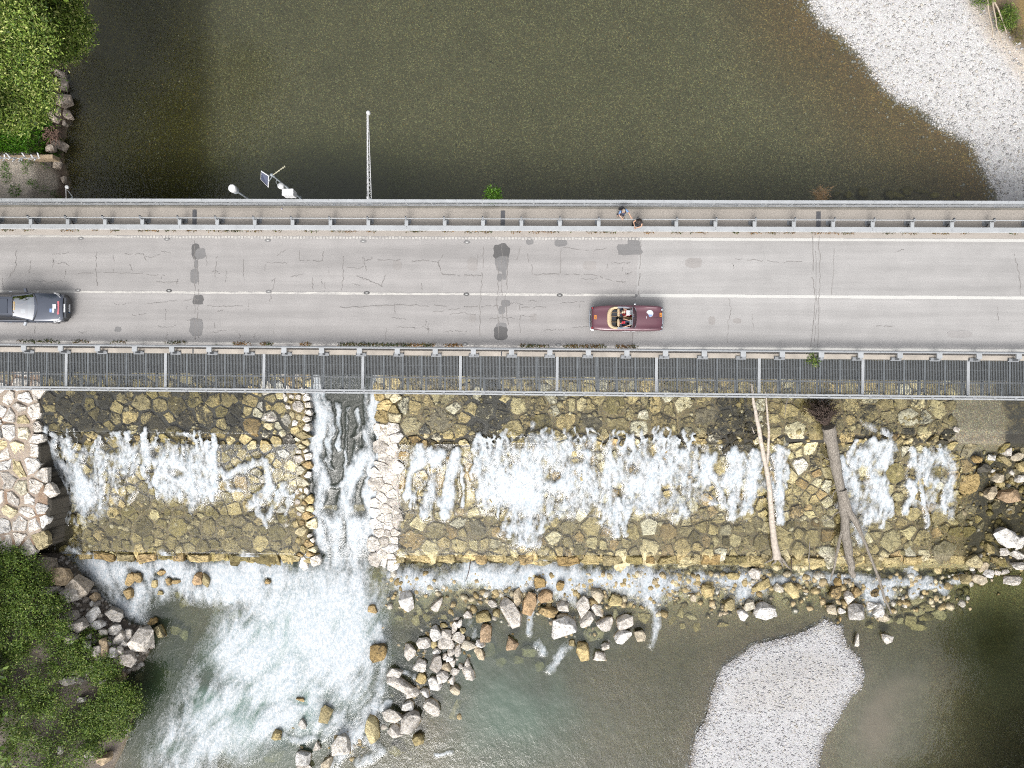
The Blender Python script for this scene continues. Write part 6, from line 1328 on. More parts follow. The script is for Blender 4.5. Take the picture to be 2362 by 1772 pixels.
# flotsam roots on the upstream bank
m = MB(); rr = random.Random(19)
for k in range(60):
    a0 = (rr.uniform(105, 135), rr.uniform(292, 330)); s = (a0[0] + rr.uniform(-12, 24), a0[1] + rr.uniform(-12, 30))
    p0, p1 = P(a0[0], a0[1], -2.6), P(s[0], s[1], -3.0); m.tube([p0, p0.lerp(p1, .5) + Vector((rr.uniform(-.1, .1), rr.uniform(-.1, .1), rr.uniform(0, .3))), p1], [.03, .02, .008], 4)
tag(m.build('brushwood', plain('brushwood_brown', A(150, 118, 100), 0.9, var=.4), None), 'tangle of dead brown brushwood on the upstream bank below the trees', 'brushwood')
# ------------------------------------------------------------------ gauging station, fence, litter
M_white = plain('white_enamel', A(246, 246, 246), 0.4, var=.06); M_galv = plain('galvanised_pole', A(176, 184, 190), 0.45, var=.15)
M_cell = plain('solar_cell', A(92, 98, 124), 0.15, 0.2, var=.15, coat=.5); M_black = plain('black_rubber', (0.012, 0.012, 0.013), 0.6, var=.2)
p = P(535, 434, 2.55)
t = thing('radar_post', 'round white sensor head on a short leaning-looking steel post at the bridge edge', 'sensor post', (p.x, p.y, -.2))
m = MB(); m.lathe([(.055, 0), (.055, 2.3)], 10); m.build('pole', M_galv, t, smooth=True)
m = MB(); m.lathe([(.13, 2.16), (.2, 2.22), (.2, 2.5)], 20); m.build('collar', M_galv, t, smooth=True)
m = MB(); m.lathe([(.2, 2.5), (.225, 2.54), (.225, 2.74), (.19, 2.79), (.05, 2.81)], 24); m.build('sensor_head', M_white, t, smooth=True)
m = MB(); m.box((.05, -.12, .1), (.12, .34, .12)); m.build('clamp', M_galv, t)
p = P(627, 404, 4.6)
t = thing('weather_station', 'steel mast carrying a small solar panel, an aerial and a white cabinet', 'weather station', (p.x, p.y, -.2))
m = MB(); m.lathe([(.065, 0), (.06, 2.6), (.045, 2.6), (.04, 4.85)], 10); m.build('mast', M_galv, t, smooth=True)
def off(px, py, z): q = P(px, py, z); return Vector((q.x - p.x, q.y - p.y, z + .2))
cs = [off(602, 394, 4.75), off(620, 406, 4.75), off(619, 433, 4.35), off(601, 414, 4.35)]
c = sum(cs, Vector()) / 4; nrm = (cs[1] - cs[0]).cross(cs[3] - cs[0]).normalized(); nrm = nrm if nrm.z > 0 else -nrm
pn = thing('solar_panel', None, None); pn.parent = t
for nm, k, o_, th, mt in (('panel_frame', 1.0, 0, .035, M_white), ('cell_face', .86, .022, .01, M_cell)):
    q = [c + (v - c) * k + nrm * o_ for v in cs]; m = MB(); m.add([v - nrm * th for v in q] + q, [(3, 2, 1, 0), (4, 5, 6, 7), (0, 1, 5, 4), (1, 2, 6, 5), (2, 3, 7, 6), (3, 0, 4, 7)]); m.build(nm, mt, pn)
m = MB(); m.tube([Vector((0, 0, 4.7)), (cs[1] + cs[2]) / 2], .025, 6); m.tube([Vector((0, 0, 4.75)), cs[1]], .02, 6); m.lathe([(.07, 4.55), (.07, 4.62)], 8); m.lathe([(.06, 4.82), (.09, 4.86), (.02, 4.93)], 8); m.build('bracket', M_galv, t)
e = off(657, 384, 4.65); m = MB(); b = off(629, 404, 4.65); m.tube([b, e], .022, 6)
for k in (.3, .5, .7, .85, 1.0): d = (e - b).normalized().cross(Vector((0, 0, 1))) * .06; q = b.lerp(e, k); m.tube([q - d, q + d], .009, 5)
m.build('aerial', plain('aerial_alloy', A(226, 220, 190), .4), t)
q = off(648, 429, 3.35); m = MB(); m.lathe([(.10, -.16), (.17, -.1), (.18, .05), (.12, .13), (.03, .16)], 18, q); m.build('rain_gauge', M_white, t, smooth=True)
m = MB(); m.tube([Vector((0, 0, 3.2)), q - Vector((0, 0, .1))], .025, 6); m.tube([Vector((0, 0, 4.0)), Vector((-.1, -.12, 3.9)), Vector((-.04, -.3, 3.7)), Vector((0, 0, 3.5))], .012, 5); m.build('arm', M_galv, t)
q = off(668, 447, 1.75); m = MB(); m.box(q, (.62, .36, .62)); m.box(q + Vector((0, 0, .33)), (.66, .40, .03)); m.build('cabinet', M_white, t, bevel=.012)
m = MB(); m.box((0.02, -.1, .12), (.1, .36, .12)); m.build('clamp', M_galv, t)
p = P(852, 460, 0.35); e = P(848, 262, 1.1) - p
t = thing('sensor_boom', 'long white lattice boom with a round sensor reaching out over the river', 'sensor boom', p[:])
w = .125; up = Vector((0, 0, 1)); m = MB(); A_ = [Vector((-w, 0, 0)), Vector((w, 0, 0)), Vector((0, 0, .24))]; B_ = [e + Vector((-.035, 0, 0)), e + Vector((.035, 0, 0)), e + Vector((0, 0, .08))]
for a, b in zip(A_, B_): m.tube([a, b], .022, 6)
m.build('chord', M_white, t)
m = MB(); n = 22
for k in range(n):
    f0, f1 = k / n, (k + 1) / n
    for i, j in ((0, 1), (1, 2), (2, 0)): a, b = (i, j) if k % 2 else (j, i); m.tube([A_[a].lerp(B_[a], f0), A_[b].lerp(B_[b], f1)], .011, 5)
m.build('lacing', M_white, t)
m = MB(); m.lathe([(.03, -.14), (.11, -.12), (.13, 0), (.10, .09), (.02, .13)], 16, e + Vector((.05, .02, .05))); m.build('sensor', M_white, t, smooth=True)
m = MB(); m.lathe([(.04, -.1), (.1, 0), (.08, .08), (.02, .1)], 12, (-.06, .08, .08)); m.build('junction_box', M_white, t, smooth=True); m = MB(); m.box((0, -.12, -.12), (.3, .3, .4)); m.build('clamp', M_galv, t)
p = P(152.5, 460, .5); e = P(152, 431, .6) - p
t = thing('lamp_arm', 'thin arm with a small white lamp reaching out from the railing near the bank', 'lamp', p[:])
m = MB(); m.tube([(0, -.15, -.1), (0, 0, 0), e], .02, 6); m.build('arm', M_white, t); m = MB(); m.lathe([(.05, -.08), (.11, -.04), (.1, .05), (.03, .08)], 12, e + Vector((.07, -.02, 0))); m.build('lamp_head', M_white, t, smooth=True)
m = MB(); m.tube([e + Vector((.05, -.2, -.1)), e + Vector((.16, -.5, -.4)), e + Vector((.05, -.7, -.5))], .02, 5); m.lathe([(.06, 0), (.09, .06), (.03, .1)], 10, e + Vector((.14, -.62, -.4))); m.build('cable_box', M_galv, t)
# low wall with white palings on the bank
wl_ = thing('bank_wall', 'low pale concrete wall at the end of the grass strip', 'wall', P(40, 364, -2.2)[:])
a, b = P(-80, 366, -2.2), P(124, 362, -2.2); o = P(40, 364, -2.2); m = MB(); c = (a + b) / 2 - o; m.box((c.x, c.y, -.25), ((b - a).length, .26, .7), math.atan2(b.y - a.y, b.x - a.x)); m.build('wall_body', plain('pale_render', A(222, 196, 160), .9, var=.2), wl_, bevel=.02)
ff = thing('paling_fence', 'broken row of white palings on top of the low bank wall', 'fence', P(40, 363, -1.9)[:]); rr = random.Random(4); o = P(40, 363, -1.9); M_pal = plain('white_paling', A(250, 252, 255, 1.2), .5, var=.05)
m = MB(); a_, b_ = P(-40, 366, -1.85) - o, P(92, 365, -1.85) - o; m.tube([a_, b_], .02, 5); m.build('rail', M_pal, ff)
for k in range(42):
    x = -38 + k * 3.1
    if 42 < x < 47 or 64 < x < 70: continue
    q = P(x + rr.uniform(-.6, .6), 364.5, -1.85) - o; m = MB(); h = rr.uniform(.25, .42); m.box((0, .03, h / 2), (.075, .03, h), rr.uniform(-.3, .3)); ob = m.build('paling', M_pal, ff, q); ob.rotation_euler = (rr.uniform(.5, 1.0) * rr.choice((1, -.6)), rr.uniform(-.5, .5), 0)
# litter
for i, (px, py, lab, col) in enumerate([(248, 475, 'crumpled white paper on the footway near the palings', M_white), (650, 482, 'torn pale plastic scrap on the footway by the sensor post', plain('lilac_plastic', A(225, 220, 240), .4)), (2357, 481, 'white paper scrap on the footway at the gravel shore end', M_white), (1318, 477, 'tiny white paper scrap on the footway near the couple', M_white)]):
    p = P(px, py, .15); m = MB(); r2 = random.Random(i); s = .07 if i < 3 else .035
    pts = [(math.cos(k * 1.05) * s * r2.uniform(.6, 1.3), math.sin(k * 1.05) * s * r2.uniform(.6, 1.3), r2.uniform(.01, .05)) for k in range(6)]; m.add(pts + [(0, 0, .06), (0, 0, 0.004)], [(k, (k + 1) % 6, 6) for k in range(6)] + [((k + 1) % 6, k, 7) for k in range(6)]); tag(m.build('paper_scrap', col, None, (p.x, p.y, .143)), lab, 'litter')
# ------------------------------------------------------------------ people
M_skin = plain('skin', A(226, 178, 148), .5, var=.08); M_hair_d = plain('dark_brown_hair', A(62, 42, 34), .6, var=.5, scale=20); M_hair_g = plain('short_fair_hair', A(196, 180, 160), .6, var=.4, scale=20)
M_blue = plain('denim_blue_cotton', A(132, 168, 220), .8, var=.22, scale=9); M_navy = plain('navy_cotton', A(44, 50, 74), .8, var=.3, scale=9); M_blk = plain('black_cloth', A(36, 37, 46), .8, var=.4, scale=9)
M_red = plain('red_cap_cotton', A(220, 40, 62), .7, var=.2); M_cream = plain('cream_cotton', A(232, 210, 180), .7, var=.15); M_jean = plain('dark_jeans', A(58, 66, 96), .85, var=.3); M_eye = plain('eye_dark', (.01, .01, .01), .3); M_sole = plain('grey_shoe', A(120, 124, 122), .7)
def skin_obj(name, nodes, edges, mat, parent, extra=None, lv=1):
    me = bpy.data.meshes.new(name); me.from_pydata([n[0] for n in nodes], edges, []); ob = bpy.data.objects.new(name, me); scene.collection.objects.link(ob)
    md = ob.modifiers.new('s', 'SKIN'); sv = me.skin_vertices[0].data
    for v, n in zip(sv, nodes): v.radius = (n[1], n[2] if len(n) > 2 else n[1]); v.use_root = False
    sv[0].use_root = True; md.use_smooth_shade = True
    m2 = ob.modifiers.new('u', 'SUBSURF'); m2.levels = lv; m2.render_levels = lv
    bpy.context.view_layer.update(); dg = bpy.context.evaluated_depsgraph_get(); out = bpy.data.meshes.new_from_object(ob.evaluated_get(dg)); bpy.data.objects.remove(ob)
    if extra:
        bm = bmesh.new(); bm.from_mesh(out); t = bpy.data.meshes.new('t'); t.from_pydata(extra.v, [], extra.f); bm.from_mesh(t); bmesh.ops.recalc_face_normals(bm, faces=bm.faces); bm.to_mesh(out); bm.free(); bpy.data.meshes.remove(t)
        out.polygons.foreach_set('use_smooth', [True] * len(out.polygons))
    out.name = name; o = link(name, out, mat, parent); return o
def hand(m, wrist, d, side, up=Vector((0, 0, 1))):
    d = d.normalized(); s = d.cross(up); s = (s if s.length > .1 else Vector((1, 0, 0))).normalized() * side; u = s.cross(d).normalized() * side
    b = wrist + d * .085
    for k, L in enumerate((.068, .078, .072, .055)):
        q = b + s * (.033 - .022 * k); m.tube([q - d * .03, q, q + d * L * .5 - u * .008, q + d * L - u * .03], [.0095, .009, .008, .006], 6)
    q = wrist + d * .03 + s * .03; m.tube([q - d * .01, q + s * .02 + d * .02, q + s * .028 + d * .055 - u * .01], [.012, .010, .007], 6)
def head_mesh(m, c, fw, tilt=0):
    f = Vector(fw).normalized(); s = f.cross(Vector((0, 0, 1))).normalized(); u = s.cross(f)
    n = 14; prof = [(.02, -.115), (.055, -.10), (.068, -.05), (.076, 0), (.074, .05), (.055, .095), (.02, .118)]; rings = []
    b = len(m.v); vs = []
    for r_, z in prof:
        for k in range(n):
            a = 2 * math.pi * k / n; vs.append(c + s * math.cos(a) * r_ + f * math.sin(a) * r_ * 1.22 + u * z)
    fs = [(i * n + k, i * n + (k + 1) % n, (i + 1) * n + (k + 1) % n, (i + 1) * n + k) for i in range(len(prof) - 1) for k in range(n)] + [tuple(range(n))[::-1], tuple((len(prof) - 1) * n + k for k in range(n))]
    m.add(vs, fs)
    m.tube([c + f * .085 + u * .02, c + f * .108 - u * .018, c + f * .088 - u * .03], [.010, .014, .008], 6)
    m.tube([c + f * .088 - u * .062 - s * .022, c + f * .095 - u * .062, c + f * .088 - u * .062 + s * .022], [.004, .008, .004], 5)
    for k in (-1, 1): m.tube([c + s * k * .074 - u * .02, c + s * k * .088 + u * .005, c + s * k * .074 + u * .03], [.008, .014, .008], 6)
    return f, s, u
def person(label, loc, rz, J, wear, group=None):
    """J: joints in the person's own frame (faces +Y); wear: what each piece of clothing is made of"""
    t = thing('person', label, 'person', loc, rz, group); V = lambda k: Vector(J[k])
    names = [('pel', .125, .10), ('spi', .12, .095), ('che', .15, .10), ('nek', .055), ('hed', .06)]
    nodes = [(V(k[0]),) + k[1:] for k in names]; edges = [(i, i + 1) for i in range(4)]
    ex = MB(); f, s, u = head_mesh(ex, V('hed'), J.get('face', (0, 1, 0)))
    for sd, x in (('l', -1), ('r', 1)):
        i = len(nodes); nodes += [(V('sh' + sd), .058), (V('el' + sd), .042), (V('wr' + sd), .028, .024), (V('wr' + sd) + (V('wr' + sd) - V('el' + sd)).normalized() * .07, .038, .016)]; edges += [(2, i), (i, i + 1), (i + 1, i + 2), (i + 2, i + 3)]
        hand(ex, V('wr' + sd), V('wr' + sd) - V('el' + sd), x)
        i = len(nodes); nodes += [(V('hp' + sd), .088), (V('kn' + sd), .058), (V('an' + sd), .040), (V('to' + sd), .038, .03)]; edges += [(0, i), (i, i + 1), (i + 1, i + 2), (i + 2, i + 3)]
    body = skin_obj('body', nodes, edges, M_skin, t, ex)
    m = MB()
    for k in (-1, 1): m.lathe([(.004, -.006), (.011, -.003), (.011, .003), (.004, .006)], 8, V('hed') + f * .088 + s * k * .032 + u * .02)
    m.build('eyes', M_eye, t)
    k = 1.16; sl = wear.get('sleeve', .7)
    n2 = [(V('pel') + Vector((0, 0, -.02)), .14, .115), (V('spi'), .138, .112), (V('che'), .168, .12), (V('nek') - Vector((0, 0, .03)), .075)]; e2 = [(0, 1), (1, 2), (2, 3)]
    for sd in 'lr':
        i = len(n2); n2 += [(V('sh' + sd), .072), (V('sh' + sd).lerp(V('el' + sd), min(sl, 1)), .060)]; e2 += [(2, i), (i, i + 1)]
        if sl > 1: n2.append((V('el' + sd).lerp(V('wr' + sd), sl - 1), .048)); e2.append((i + 1, i + 2))
    skin_obj('shirt' if 'skirt' not in wear else 'dress', n2, e2, wear['shirt'], t)
    if 'skirt' in wear:
        m = MB(); P0, P1 = V('pel') + Vector((0, 0, .06)), V('pel') + Vector(wear['skirt']); rr = random.Random(3)
        rings = [(0, .15), (.25, .19), (.6, .24), (1.0, .30)]; vs = []
        for q, r_ in rings:
            c = P0.lerp(P1, q)
            for a in range(18): w = r_ * (1 + .09 * math.sin(a * 6.0 / 18 * 6.28 / 2) * q); vs.append(c + Vector((math.cos(a / 18 * 6.283) * w, math.sin(a / 18 * 6.283) * w * .85, 0)))
        m.add(vs, [(i * 18 + a, i * 18 + (a + 1) % 18, (i + 1) * 18 + (a + 1) % 18, (i + 1) * 18 + a) for i in range(3) for a in range(18)] + [tuple(range(18)), tuple(range(54, 72))]); m.build('skirt', wear['shirt'], t, smooth=True)
    else:
        n3 = [(V('pel'), .142, .118)]; e3 = []
        for sd in 'lr': i = len(n3); n3 += [(V('hp' + sd), .105), (V('kn' + sd), .075), (V('an' + sd) + Vector((0, 0, .03)), .06)]; e3 += [(0, i), (i, i + 1), (i + 1, i + 2)]
        skin_obj('trousers', n3, e3, wear['legs'], t)
    for sd in 'lr': skin_obj('shoe', [(V('an' + sd) + Vector((0, 0, -.04)), .05), (V('an' + sd).lerp(V('to' + sd), .5) + Vector((0, 0, -.02)), .052, .04), (V('to' + sd) + (V('to' + sd) - V('an' + sd)) * .25, .045, .03)], [(0, 1), (1, 2)], wear.get('shoe', M_sole), t)
    h = V('hed'); hm = MB(); kind = wear['hair'][0]
    def cap(r_, z0, col, nm, back=0):
        m = MB(); n = 16; vs = []; pr = [(r_ * 1.03, z0), (r_ * 1.05, .03), (r_ * .98, .07), (r_ * .7, .115), (r_ * .25, .138)]
        for q, z in pr:
            for a in range(n): an = a / n * 6.283; vs.append(h + s * math.cos(an) * q + f * (math.sin(an) * q * 1.22 - back) + u * z)
        m.add(vs, [(i * n + a, i * n + (a + 1) % n, (i + 1) * n + (a + 1) % n, (i + 1) * n + a) for i in range(4) for a in range(n)] + [tuple(4 * n + a for a in range(n))]); return m.build(nm, col, t, smooth=True)
    if kind == 'short': cap(.079, .02, wear['hair'][1], 'hair', .008)
    if kind == 'cap':
        cap(.079, -.02, M_hair_d, 'hair', .016); cap(.084, .03, wear['hair'][1], 'cap'); m = MB(); m.box((0, 0, 0), (.15, .10, .012), 0); b = m.build('cap_brim', wear['hair'][1], t, h + f * .135 + u * .035, bevel=.004); b.rotation_euler = (-.15, 0, math.atan2(-f.x, f.y))
    if kind == 'long':
        cap(.084, -.03, wear['hair'][1], 'hair', .012); m = MB(); r2 = random.Random(2)
        for q in range(38):
            a = r2.uniform(2.6, 6.8); d0 = h + s * math.cos(a) * .082 + f * (math.sin(a) * .09 - .012) + u * r2.uniform(-.02, .07); m.tube([d0, d0 + s * math.cos(a) * .05 - f * .03 - u * .12, d0 + s * math.cos(a) * .06 - f * .05 - u * r2.uniform(.24, .34)], [.022, .020, .006], 5)
        m.build('long_hair', wear['hair'][1], t, smooth=True)
    return t
def stand(**k):
    J = dict(pel=(0, 0, .95), spi=(0, 0, 1.13), che=(0, 0.0, 1.33), nek=(0, .01, 1.49), hed=(0, .03, 1.63), shl=(-.18, 0, 1.41), ell=(-.24, -.02, 1.14), wrl=(-.23, .10, .92), shr=(.18, 0, 1.41), elr=(.24, -.02, 1.14), wrr=(.23, .10, .92),
             hpl=(-.09, 0, .90), knl=(-.10, .02, .50), anl=(-.10, -.02, .085), tol=(-.12, .14, .045), hpr=(.09, 0, .90), knr=(.10, .02, .50), anr=(.10, -.02, .085), tor=(.12, .14, .045)); J.update(k); return J
q = P(1430, 499, .14)
pa = person('person in a pale blue shirt with a black backpack, reaching out on the footway', (q.x, q.y, .14), math.radians(-158), stand(che=(0, .03, 1.33), hed=(0, .07, 1.62), shl=(-.18, .02, 1.41), ell=(-.30, .22, 1.22), wrl=(-.34, .46, 1.14), elr=(.25, .10, 1.16), wrr=(.16, .32, 1.08), knl=(-.12, .10, .5), anl=(-.14, .06, .085), tol=(-.16, .22, .045), knr=(.11, -.02, .5), anr=(.12, -.14, .085), tor=(.14, .0, .045)), dict(shirt=M_blue, legs=M_jean, hair=('short', M_hair_g), sleeve=.85))
m = MB(); m.box((0, 0, 0), (.32, .18, .46), 0, 0, .8); b = m.build('backpack', M_blk, pa, (0, -.20, 1.22), bevel=.06); m = MB()
for sx in (-1, 1): m.tube([(sx * .10, -.12, 1.42), (sx * .12, .02, 1.485), (sx * .12, .16, 1.36), (sx * .13, .15, 1.15)], .022, 6)
m.build('backpack_strap', M_blk, pa)
q = P(1467, 526, .14)
person('person in a black dress with long dark hair, standing at the guard rail', (q.x, q.y + .10, .14), math.radians(150), stand(che=(0, .04, 1.30), hed=(0, .10, 1.58), nek=(0, .04, 1.45), face=(0, .9, -.4), shl=(-.17, .02, 1.38), ell=(-.26, .16, 1.18), wrl=(-.06, .36, 1.18), shr=(.17, .02, 1.38), elr=(.27, .16, 1.18), wrr=(.07, .37, 1.20)), dict(shirt=M_blk, skirt=(0, -.02, -.62), hair=('long', M_hair_d), sleeve=.25, shoe=M_white))

# ------------------------------------------------------------------ vehicles
M_maroon = plain('maroon_paint', A(112, 56, 70), .35, .15, var=.06, coat=.6); M_chrome = plain('chrome', A(235, 238, 242), .12, .9, var=.05); M_leather = plain('cream_leather', A(236, 210, 168), .6, var=.12, scale=6); M_blkl = plain('black_leather', A(42, 46, 56), .45, var=.3)
M_orange = plain('orange_plate', A(240, 150, 40), .5, var=.08); M_sticker = plain('white_sticker', A(244, 246, 250), .4, var=.03); M_bsky = plain('blue_sticker', A(150, 180, 230), .4); M_pink = plain('red_sticker', A(225, 120, 130), .4); M_tyre = plain('tyre_rubber', (.015, .015, .016), .8); M_carpet = plain('dark_carpet', (.02, .018, .018), .9); M_cloth = plain('tan_trim', A(160, 130, 90), .8)
M_paint = plain('grey_blue_paint', A(74, 81, 98), .25, .35, var=.05, coat=1.0); M_bump = plain('black_bumper', (.012, .013, .016), .35, coat=.4); M_roofglass = plain('dark_roof_glass', A(58, 66, 82), .08, .0, var=.05, coat=.6); M_number = plain('dark_print', (.012, .012, .014), .6); M_amber = plain('amber_strip', A(244, 196, 90), .5)
def glass_mat(name, c, alpha):
    t = NT(name); t.n.remove(t.b); tr = t.node('ShaderNodeBsdfTransparent'); tr.inputs[0].default_value = C4(c); gl = t.node('ShaderNodeBsdfGlossy'); gl.inputs['Roughness'].default_value = .02
    lw = t.node('ShaderNodeFresnel'); lw.inputs[0].default_value = 1.5; m = t.node('ShaderNodeMixShader'); t.l(t.math('ADD', lw.outputs[0], alpha, clamp=True), m.inputs[0]); t.l(tr.outputs[0], m.inputs[1]); t.l(gl.outputs[0], m.inputs[2]); t.l(m.outputs[0], t.out.inputs['Surface']); return t.mat
M_glass = glass_mat('clear_glass', (.86, .9, .9), .14); M_tint = glass_mat('windscreen_glass', (.80, .86, .86), .34)
def wheel(par, x, y, z, r_, w, hub):
    m = MB(); m.lathe([(r_ * .62, -w / 2), (r_ * .94, -w / 2), (r_, -w * .3), (r_, w * .3), (r_ * .94, w / 2), (r_ * .62, w / 2)], 24); o = m.build('wheel', M_tyre, par, (x, y, z), smooth=True); o.rotation_euler = (math.pi / 2, 0, 0)
    m = MB(); m.lathe([(r_ * .62, -w * .46), (r_ * .55, -w * .52), (r_ * .2, -w * .42), (r_ * .2, w * .42), (r_ * .55, w * .52), (r_ * .62, w * .46)], 20); m.build('rim', hub, o, smooth=True)
def loft(m, stations, skip=lambda i, j: False, mi=0, ends=True):
    b = len(m.v); n = len(stations[0]); vs = [v for s_ in stations for v in s_]; fs = []
    for i in range(len(stations) - 1):
        for j in range(n - 1):
            if not skip(i, j): fs.append((i * n + j, i * n + j + 1, (i + 1) * n + j + 1, (i + 1) * n + j))
    if ends: fs += [tuple(range(n))[::-1], tuple((len(stations) - 1) * n + j for j in range(n))]
    m.add(vs, fs, mi)
def interp(xs, ys, x): return float(np.interp(x, xs, ys))

# --- open classic
c0 = P(1446, 734.5, .55); car = thing('classic_convertible', 'maroon open-top classic car with cream hood cover, driving with two people', 'car', (c0.x, c0.y, .013), ROLL * 0)
SX = [-2.07, -2.03, -1.9, -1.6, -1.2, -.95, -.5, 0, .45, .6, .9, 1.3, 1.65, 1.9, 2.02, 2.06]
HW = [.58, .64, .69, .73, .755, .765, .77, .77, .77, .77, .77, .765, .75, .72, .69, .64]
HT = [.60, .68, .74, .80, .84, .86, .87, .88, .90, .91, .90, .87, .83, .78, .72, .62]
ST = []
for x, w, h in zip(SX, HW, HT):
    up_ = .05 if x > .6 else .02; crest = h + up_ * (1 if abs(x) < 2 else .4)
    half = [(w * .90, .20), (w * .985, .34), (w, .52), (w * .985, h - .13), (w * .93, crest - .03), (w * .83, crest), (w * .70, h + .005), (w * .45, h + .015), (w * .2, h + .03)]
    ST.append([(x, -y, z) for y, z in half] + [(x, 0, h + .034)] + [(x, y, z) for y, z in half[::-1]])
m = MB(); loft(m, ST, lambda i, j: 5 <= i <= 7 and 6 <= j <= 11); body = m.build('body', M_maroon, car, smooth=True)
m = MB(); m.box((-.25, 0, .30), (1.45, 1.16, .04)); m.box((-.97, 0, .58), (.03, 1.16, .56)); m.box((.46, 0, .58), (.03, 1.16, .56)); m.box((-.25, .56, .58), (1.42, .03, .56)); m.box((-.25, -.56, .58), (1.42, .03, .56)); m.build('cockpit_tub', M_carpet, car)
for sy in (1, -1): m = MB(); m.box((-.18, sy * .60, .885), (1.25, .10, .025)); m.build('door_cap', M_chrome, car, bevel=.008)
m = MB(); N = 20; prof = [(0, .0), (.02, .07), (.10, .115), (.20, .09), (.27, .0)]; sts = []
for k in range(N + 1):
    a = -math.pi / 2 + math.pi * k / N; ex, ey = math.cos(a), math.sin(a); e = 3.0; q = (abs(ex) ** e + abs(ey) ** e) ** (-1 / e); ox, oy = -.60 - .60 * ex * q, .66 * ey * q
    sts.append([(ox + (1 if True else 0) * ex * d * 1.0, oy - ey * d * .55, .865 + z) for d, z in prof])
loft(m, sts); m.build('hood_cover', M_leather, car, smooth=True)
m = MB(); m.box((-.80, 0, .62), (.30, 1.0, .22)); m.build('rear_seat', M_blkl, car, bevel=.04)
for y in (-.25, .08, .30): m = MB(); m.box((-.80, y, .80), (.34, .012 if y != .08 else .02, .30)); m.build('seat_piping', M_cloth, car)
m = MB(); m.box((-.77, .25, .80), (.30, .40, .16)); m.build('black_bag', M_blkl, car, bevel=.03)
for sy in (1, -1):
    m = MB(); m.box((-.53, sy * .30, .76), (.14, .48, .46)); m.build('seat_back', M_leather, car, bevel=.05); m = MB(); m.box((-.25, sy * .30, .47), (.50, .48, .16)); m.build('seat', M_leather, car, bevel=.05)
m = MB(); m.box((.36, 0, .82), (.20, 1.12, .14)); m.build('dashboard', M_maroon, car, bevel=.03)
m = MB(); m.box((.06, 0, .45), (.6, .16, .2)); m.build('tunnel', M_cloth, car, bevel=.03)
m = MB(); [m.tube([(.12 + .05 * math.sin(a) * .5, -.30 + .19 * math.cos(a), .86 + .17 * math.sin(a)), (.12 + .05 * math.sin(a + .4) * .5, -.30 + .19 * math.cos(a + .4), .86 + .17 * math.sin(a + .4))], .014, 6) for a in np.arange(0, 6.28, .4)]; m.tube([(.12, -.49, .86), (.12, -.11, .86)], .012, 6); m.tube([(.12, -.3, .86), (.36, -.3, .78)], .02, 6); m.build('steering_wheel', M_blkl, car)
W = [(.56 - .16 * (y / .62) ** 2, y, .90) for y in np.linspace(-.64, .64, 9)]; T = [(.24 - .04 * (y / .6) ** 2, y * .9, 1.26) for y in np.linspace(-.64, .64, 9)]
m = MB(); loft(m, [W, T], ends=False); m.build('windscreen', M_glass, car, smooth=True)
m = MB(); m.tube(T, .020, 6); m.tube(W, .016, 6); m.tube([W[0], T[0]], .018, 6); m.tube([W[-1], T[-1]], .018, 6); m.build('windscreen_frame', M_chrome, car)
for y in (.29, -.30): m = MB(); m.tube([(.07, y - .15, 1.20), (.07, y + .15, 1.20), (.19, y + .15, 1.25), (.19, y - .15, 1.25), (.07, y - .15, 1.20)], .011, 5); m.box((.13, y, 1.222), (.12, .28, .006)); m.build('sun_visor', M_glass, car)
for k in (-1, 1): m = MB(); m.tube([(.50, k * .25 + .1, .93), (.42, k * .25 + .42 * k * .4, 1.0)], .008, 5); m.build('wiper', M_number, car)
m = MB(); m.tube([(-1.96, -.70, .46), (-2.12, -.66, .46), (-2.16, -.40, .46), (-2.17, 0, .46), (-2.16, .40, .46), (-2.12, .66, .46), (-1.96, .70, .46)], .055, 8); m.box((-2.17, .2, .48), (.07, .08, .2)); m.box((-2.17, -.2, .48), (.07, .08, .2)); m.build('rear_bumper', M_chrome, car, smooth=True)
m = MB(); m.tube([(1.95, -.70, .44), (2.10, -.66, .44), (2.13, 0, .44), (2.10, .66, .44), (1.95, .70, .44)], .05, 8); m.build('front_bumper', M_chrome, car, smooth=True)
m = MB(); m.box((-2.16, -.08, .56), (.03, .42, .10)); m.build('number_plate', M_number, car)
for y in (.52, -.52):
    m = MB(); m.lathe([(.02, -.09), (.10, -.06), (.105, .03), (.09, .06), (.03, .085)], 16); o = m.build('headlight', M_chrome, car, (2.03, y, .66), smooth=True); o.rotation_euler = (0, math.pi / 2, 0)
    m = MB(); m.box((-2.05, y * 1.12, .66), (.06, .10, .14)); m.build('tail_light', M_red, car, bevel=.02)
m = MB(); m.box((2.06, 0, .60), (.05, .70, .20)); m.build('grille', M_chrome, car, bevel=.02)
for x, y, z in ((-1.87, .03, .795), (1.93, .19, .822)): m = MB(); m.box((x, y, z), (.13, .24, .012)); o = m.build('rally_plate', M_orange, car); m = MB(); [m.box((x, y + d, z + .008), (.07, .022, .004)) for d in (-.06, -.02, .05)]; m.build('plate_print', M_number, o)
m = MB(); m.lathe([(.205, 0), (.205, .006), (.2, .008)], 28, (1.28, .26, .895)); st = m.build('round_sticker', M_sticker, car); m = MB(); m.add([(1.28, .26 - .06, .906)] + [(1.28 + .19 * math.cos(a), .26 + .19 * math.sin(a), .906) for a in np.linspace(3.5, 5.9, 12)], [tuple(range(13))]); m.build('sticker_blue_field', M_bsky, st); m = MB(); m.box((1.09, .02, .915), (.025, .13, .01)); m.build('sticker_tab', M_sticker, car)
m = MB(); m.box((1.45, -.02, .905), (1.1, .03, .012)); m.build('bonnet_moulding', M_maroon, car, bevel=.004)
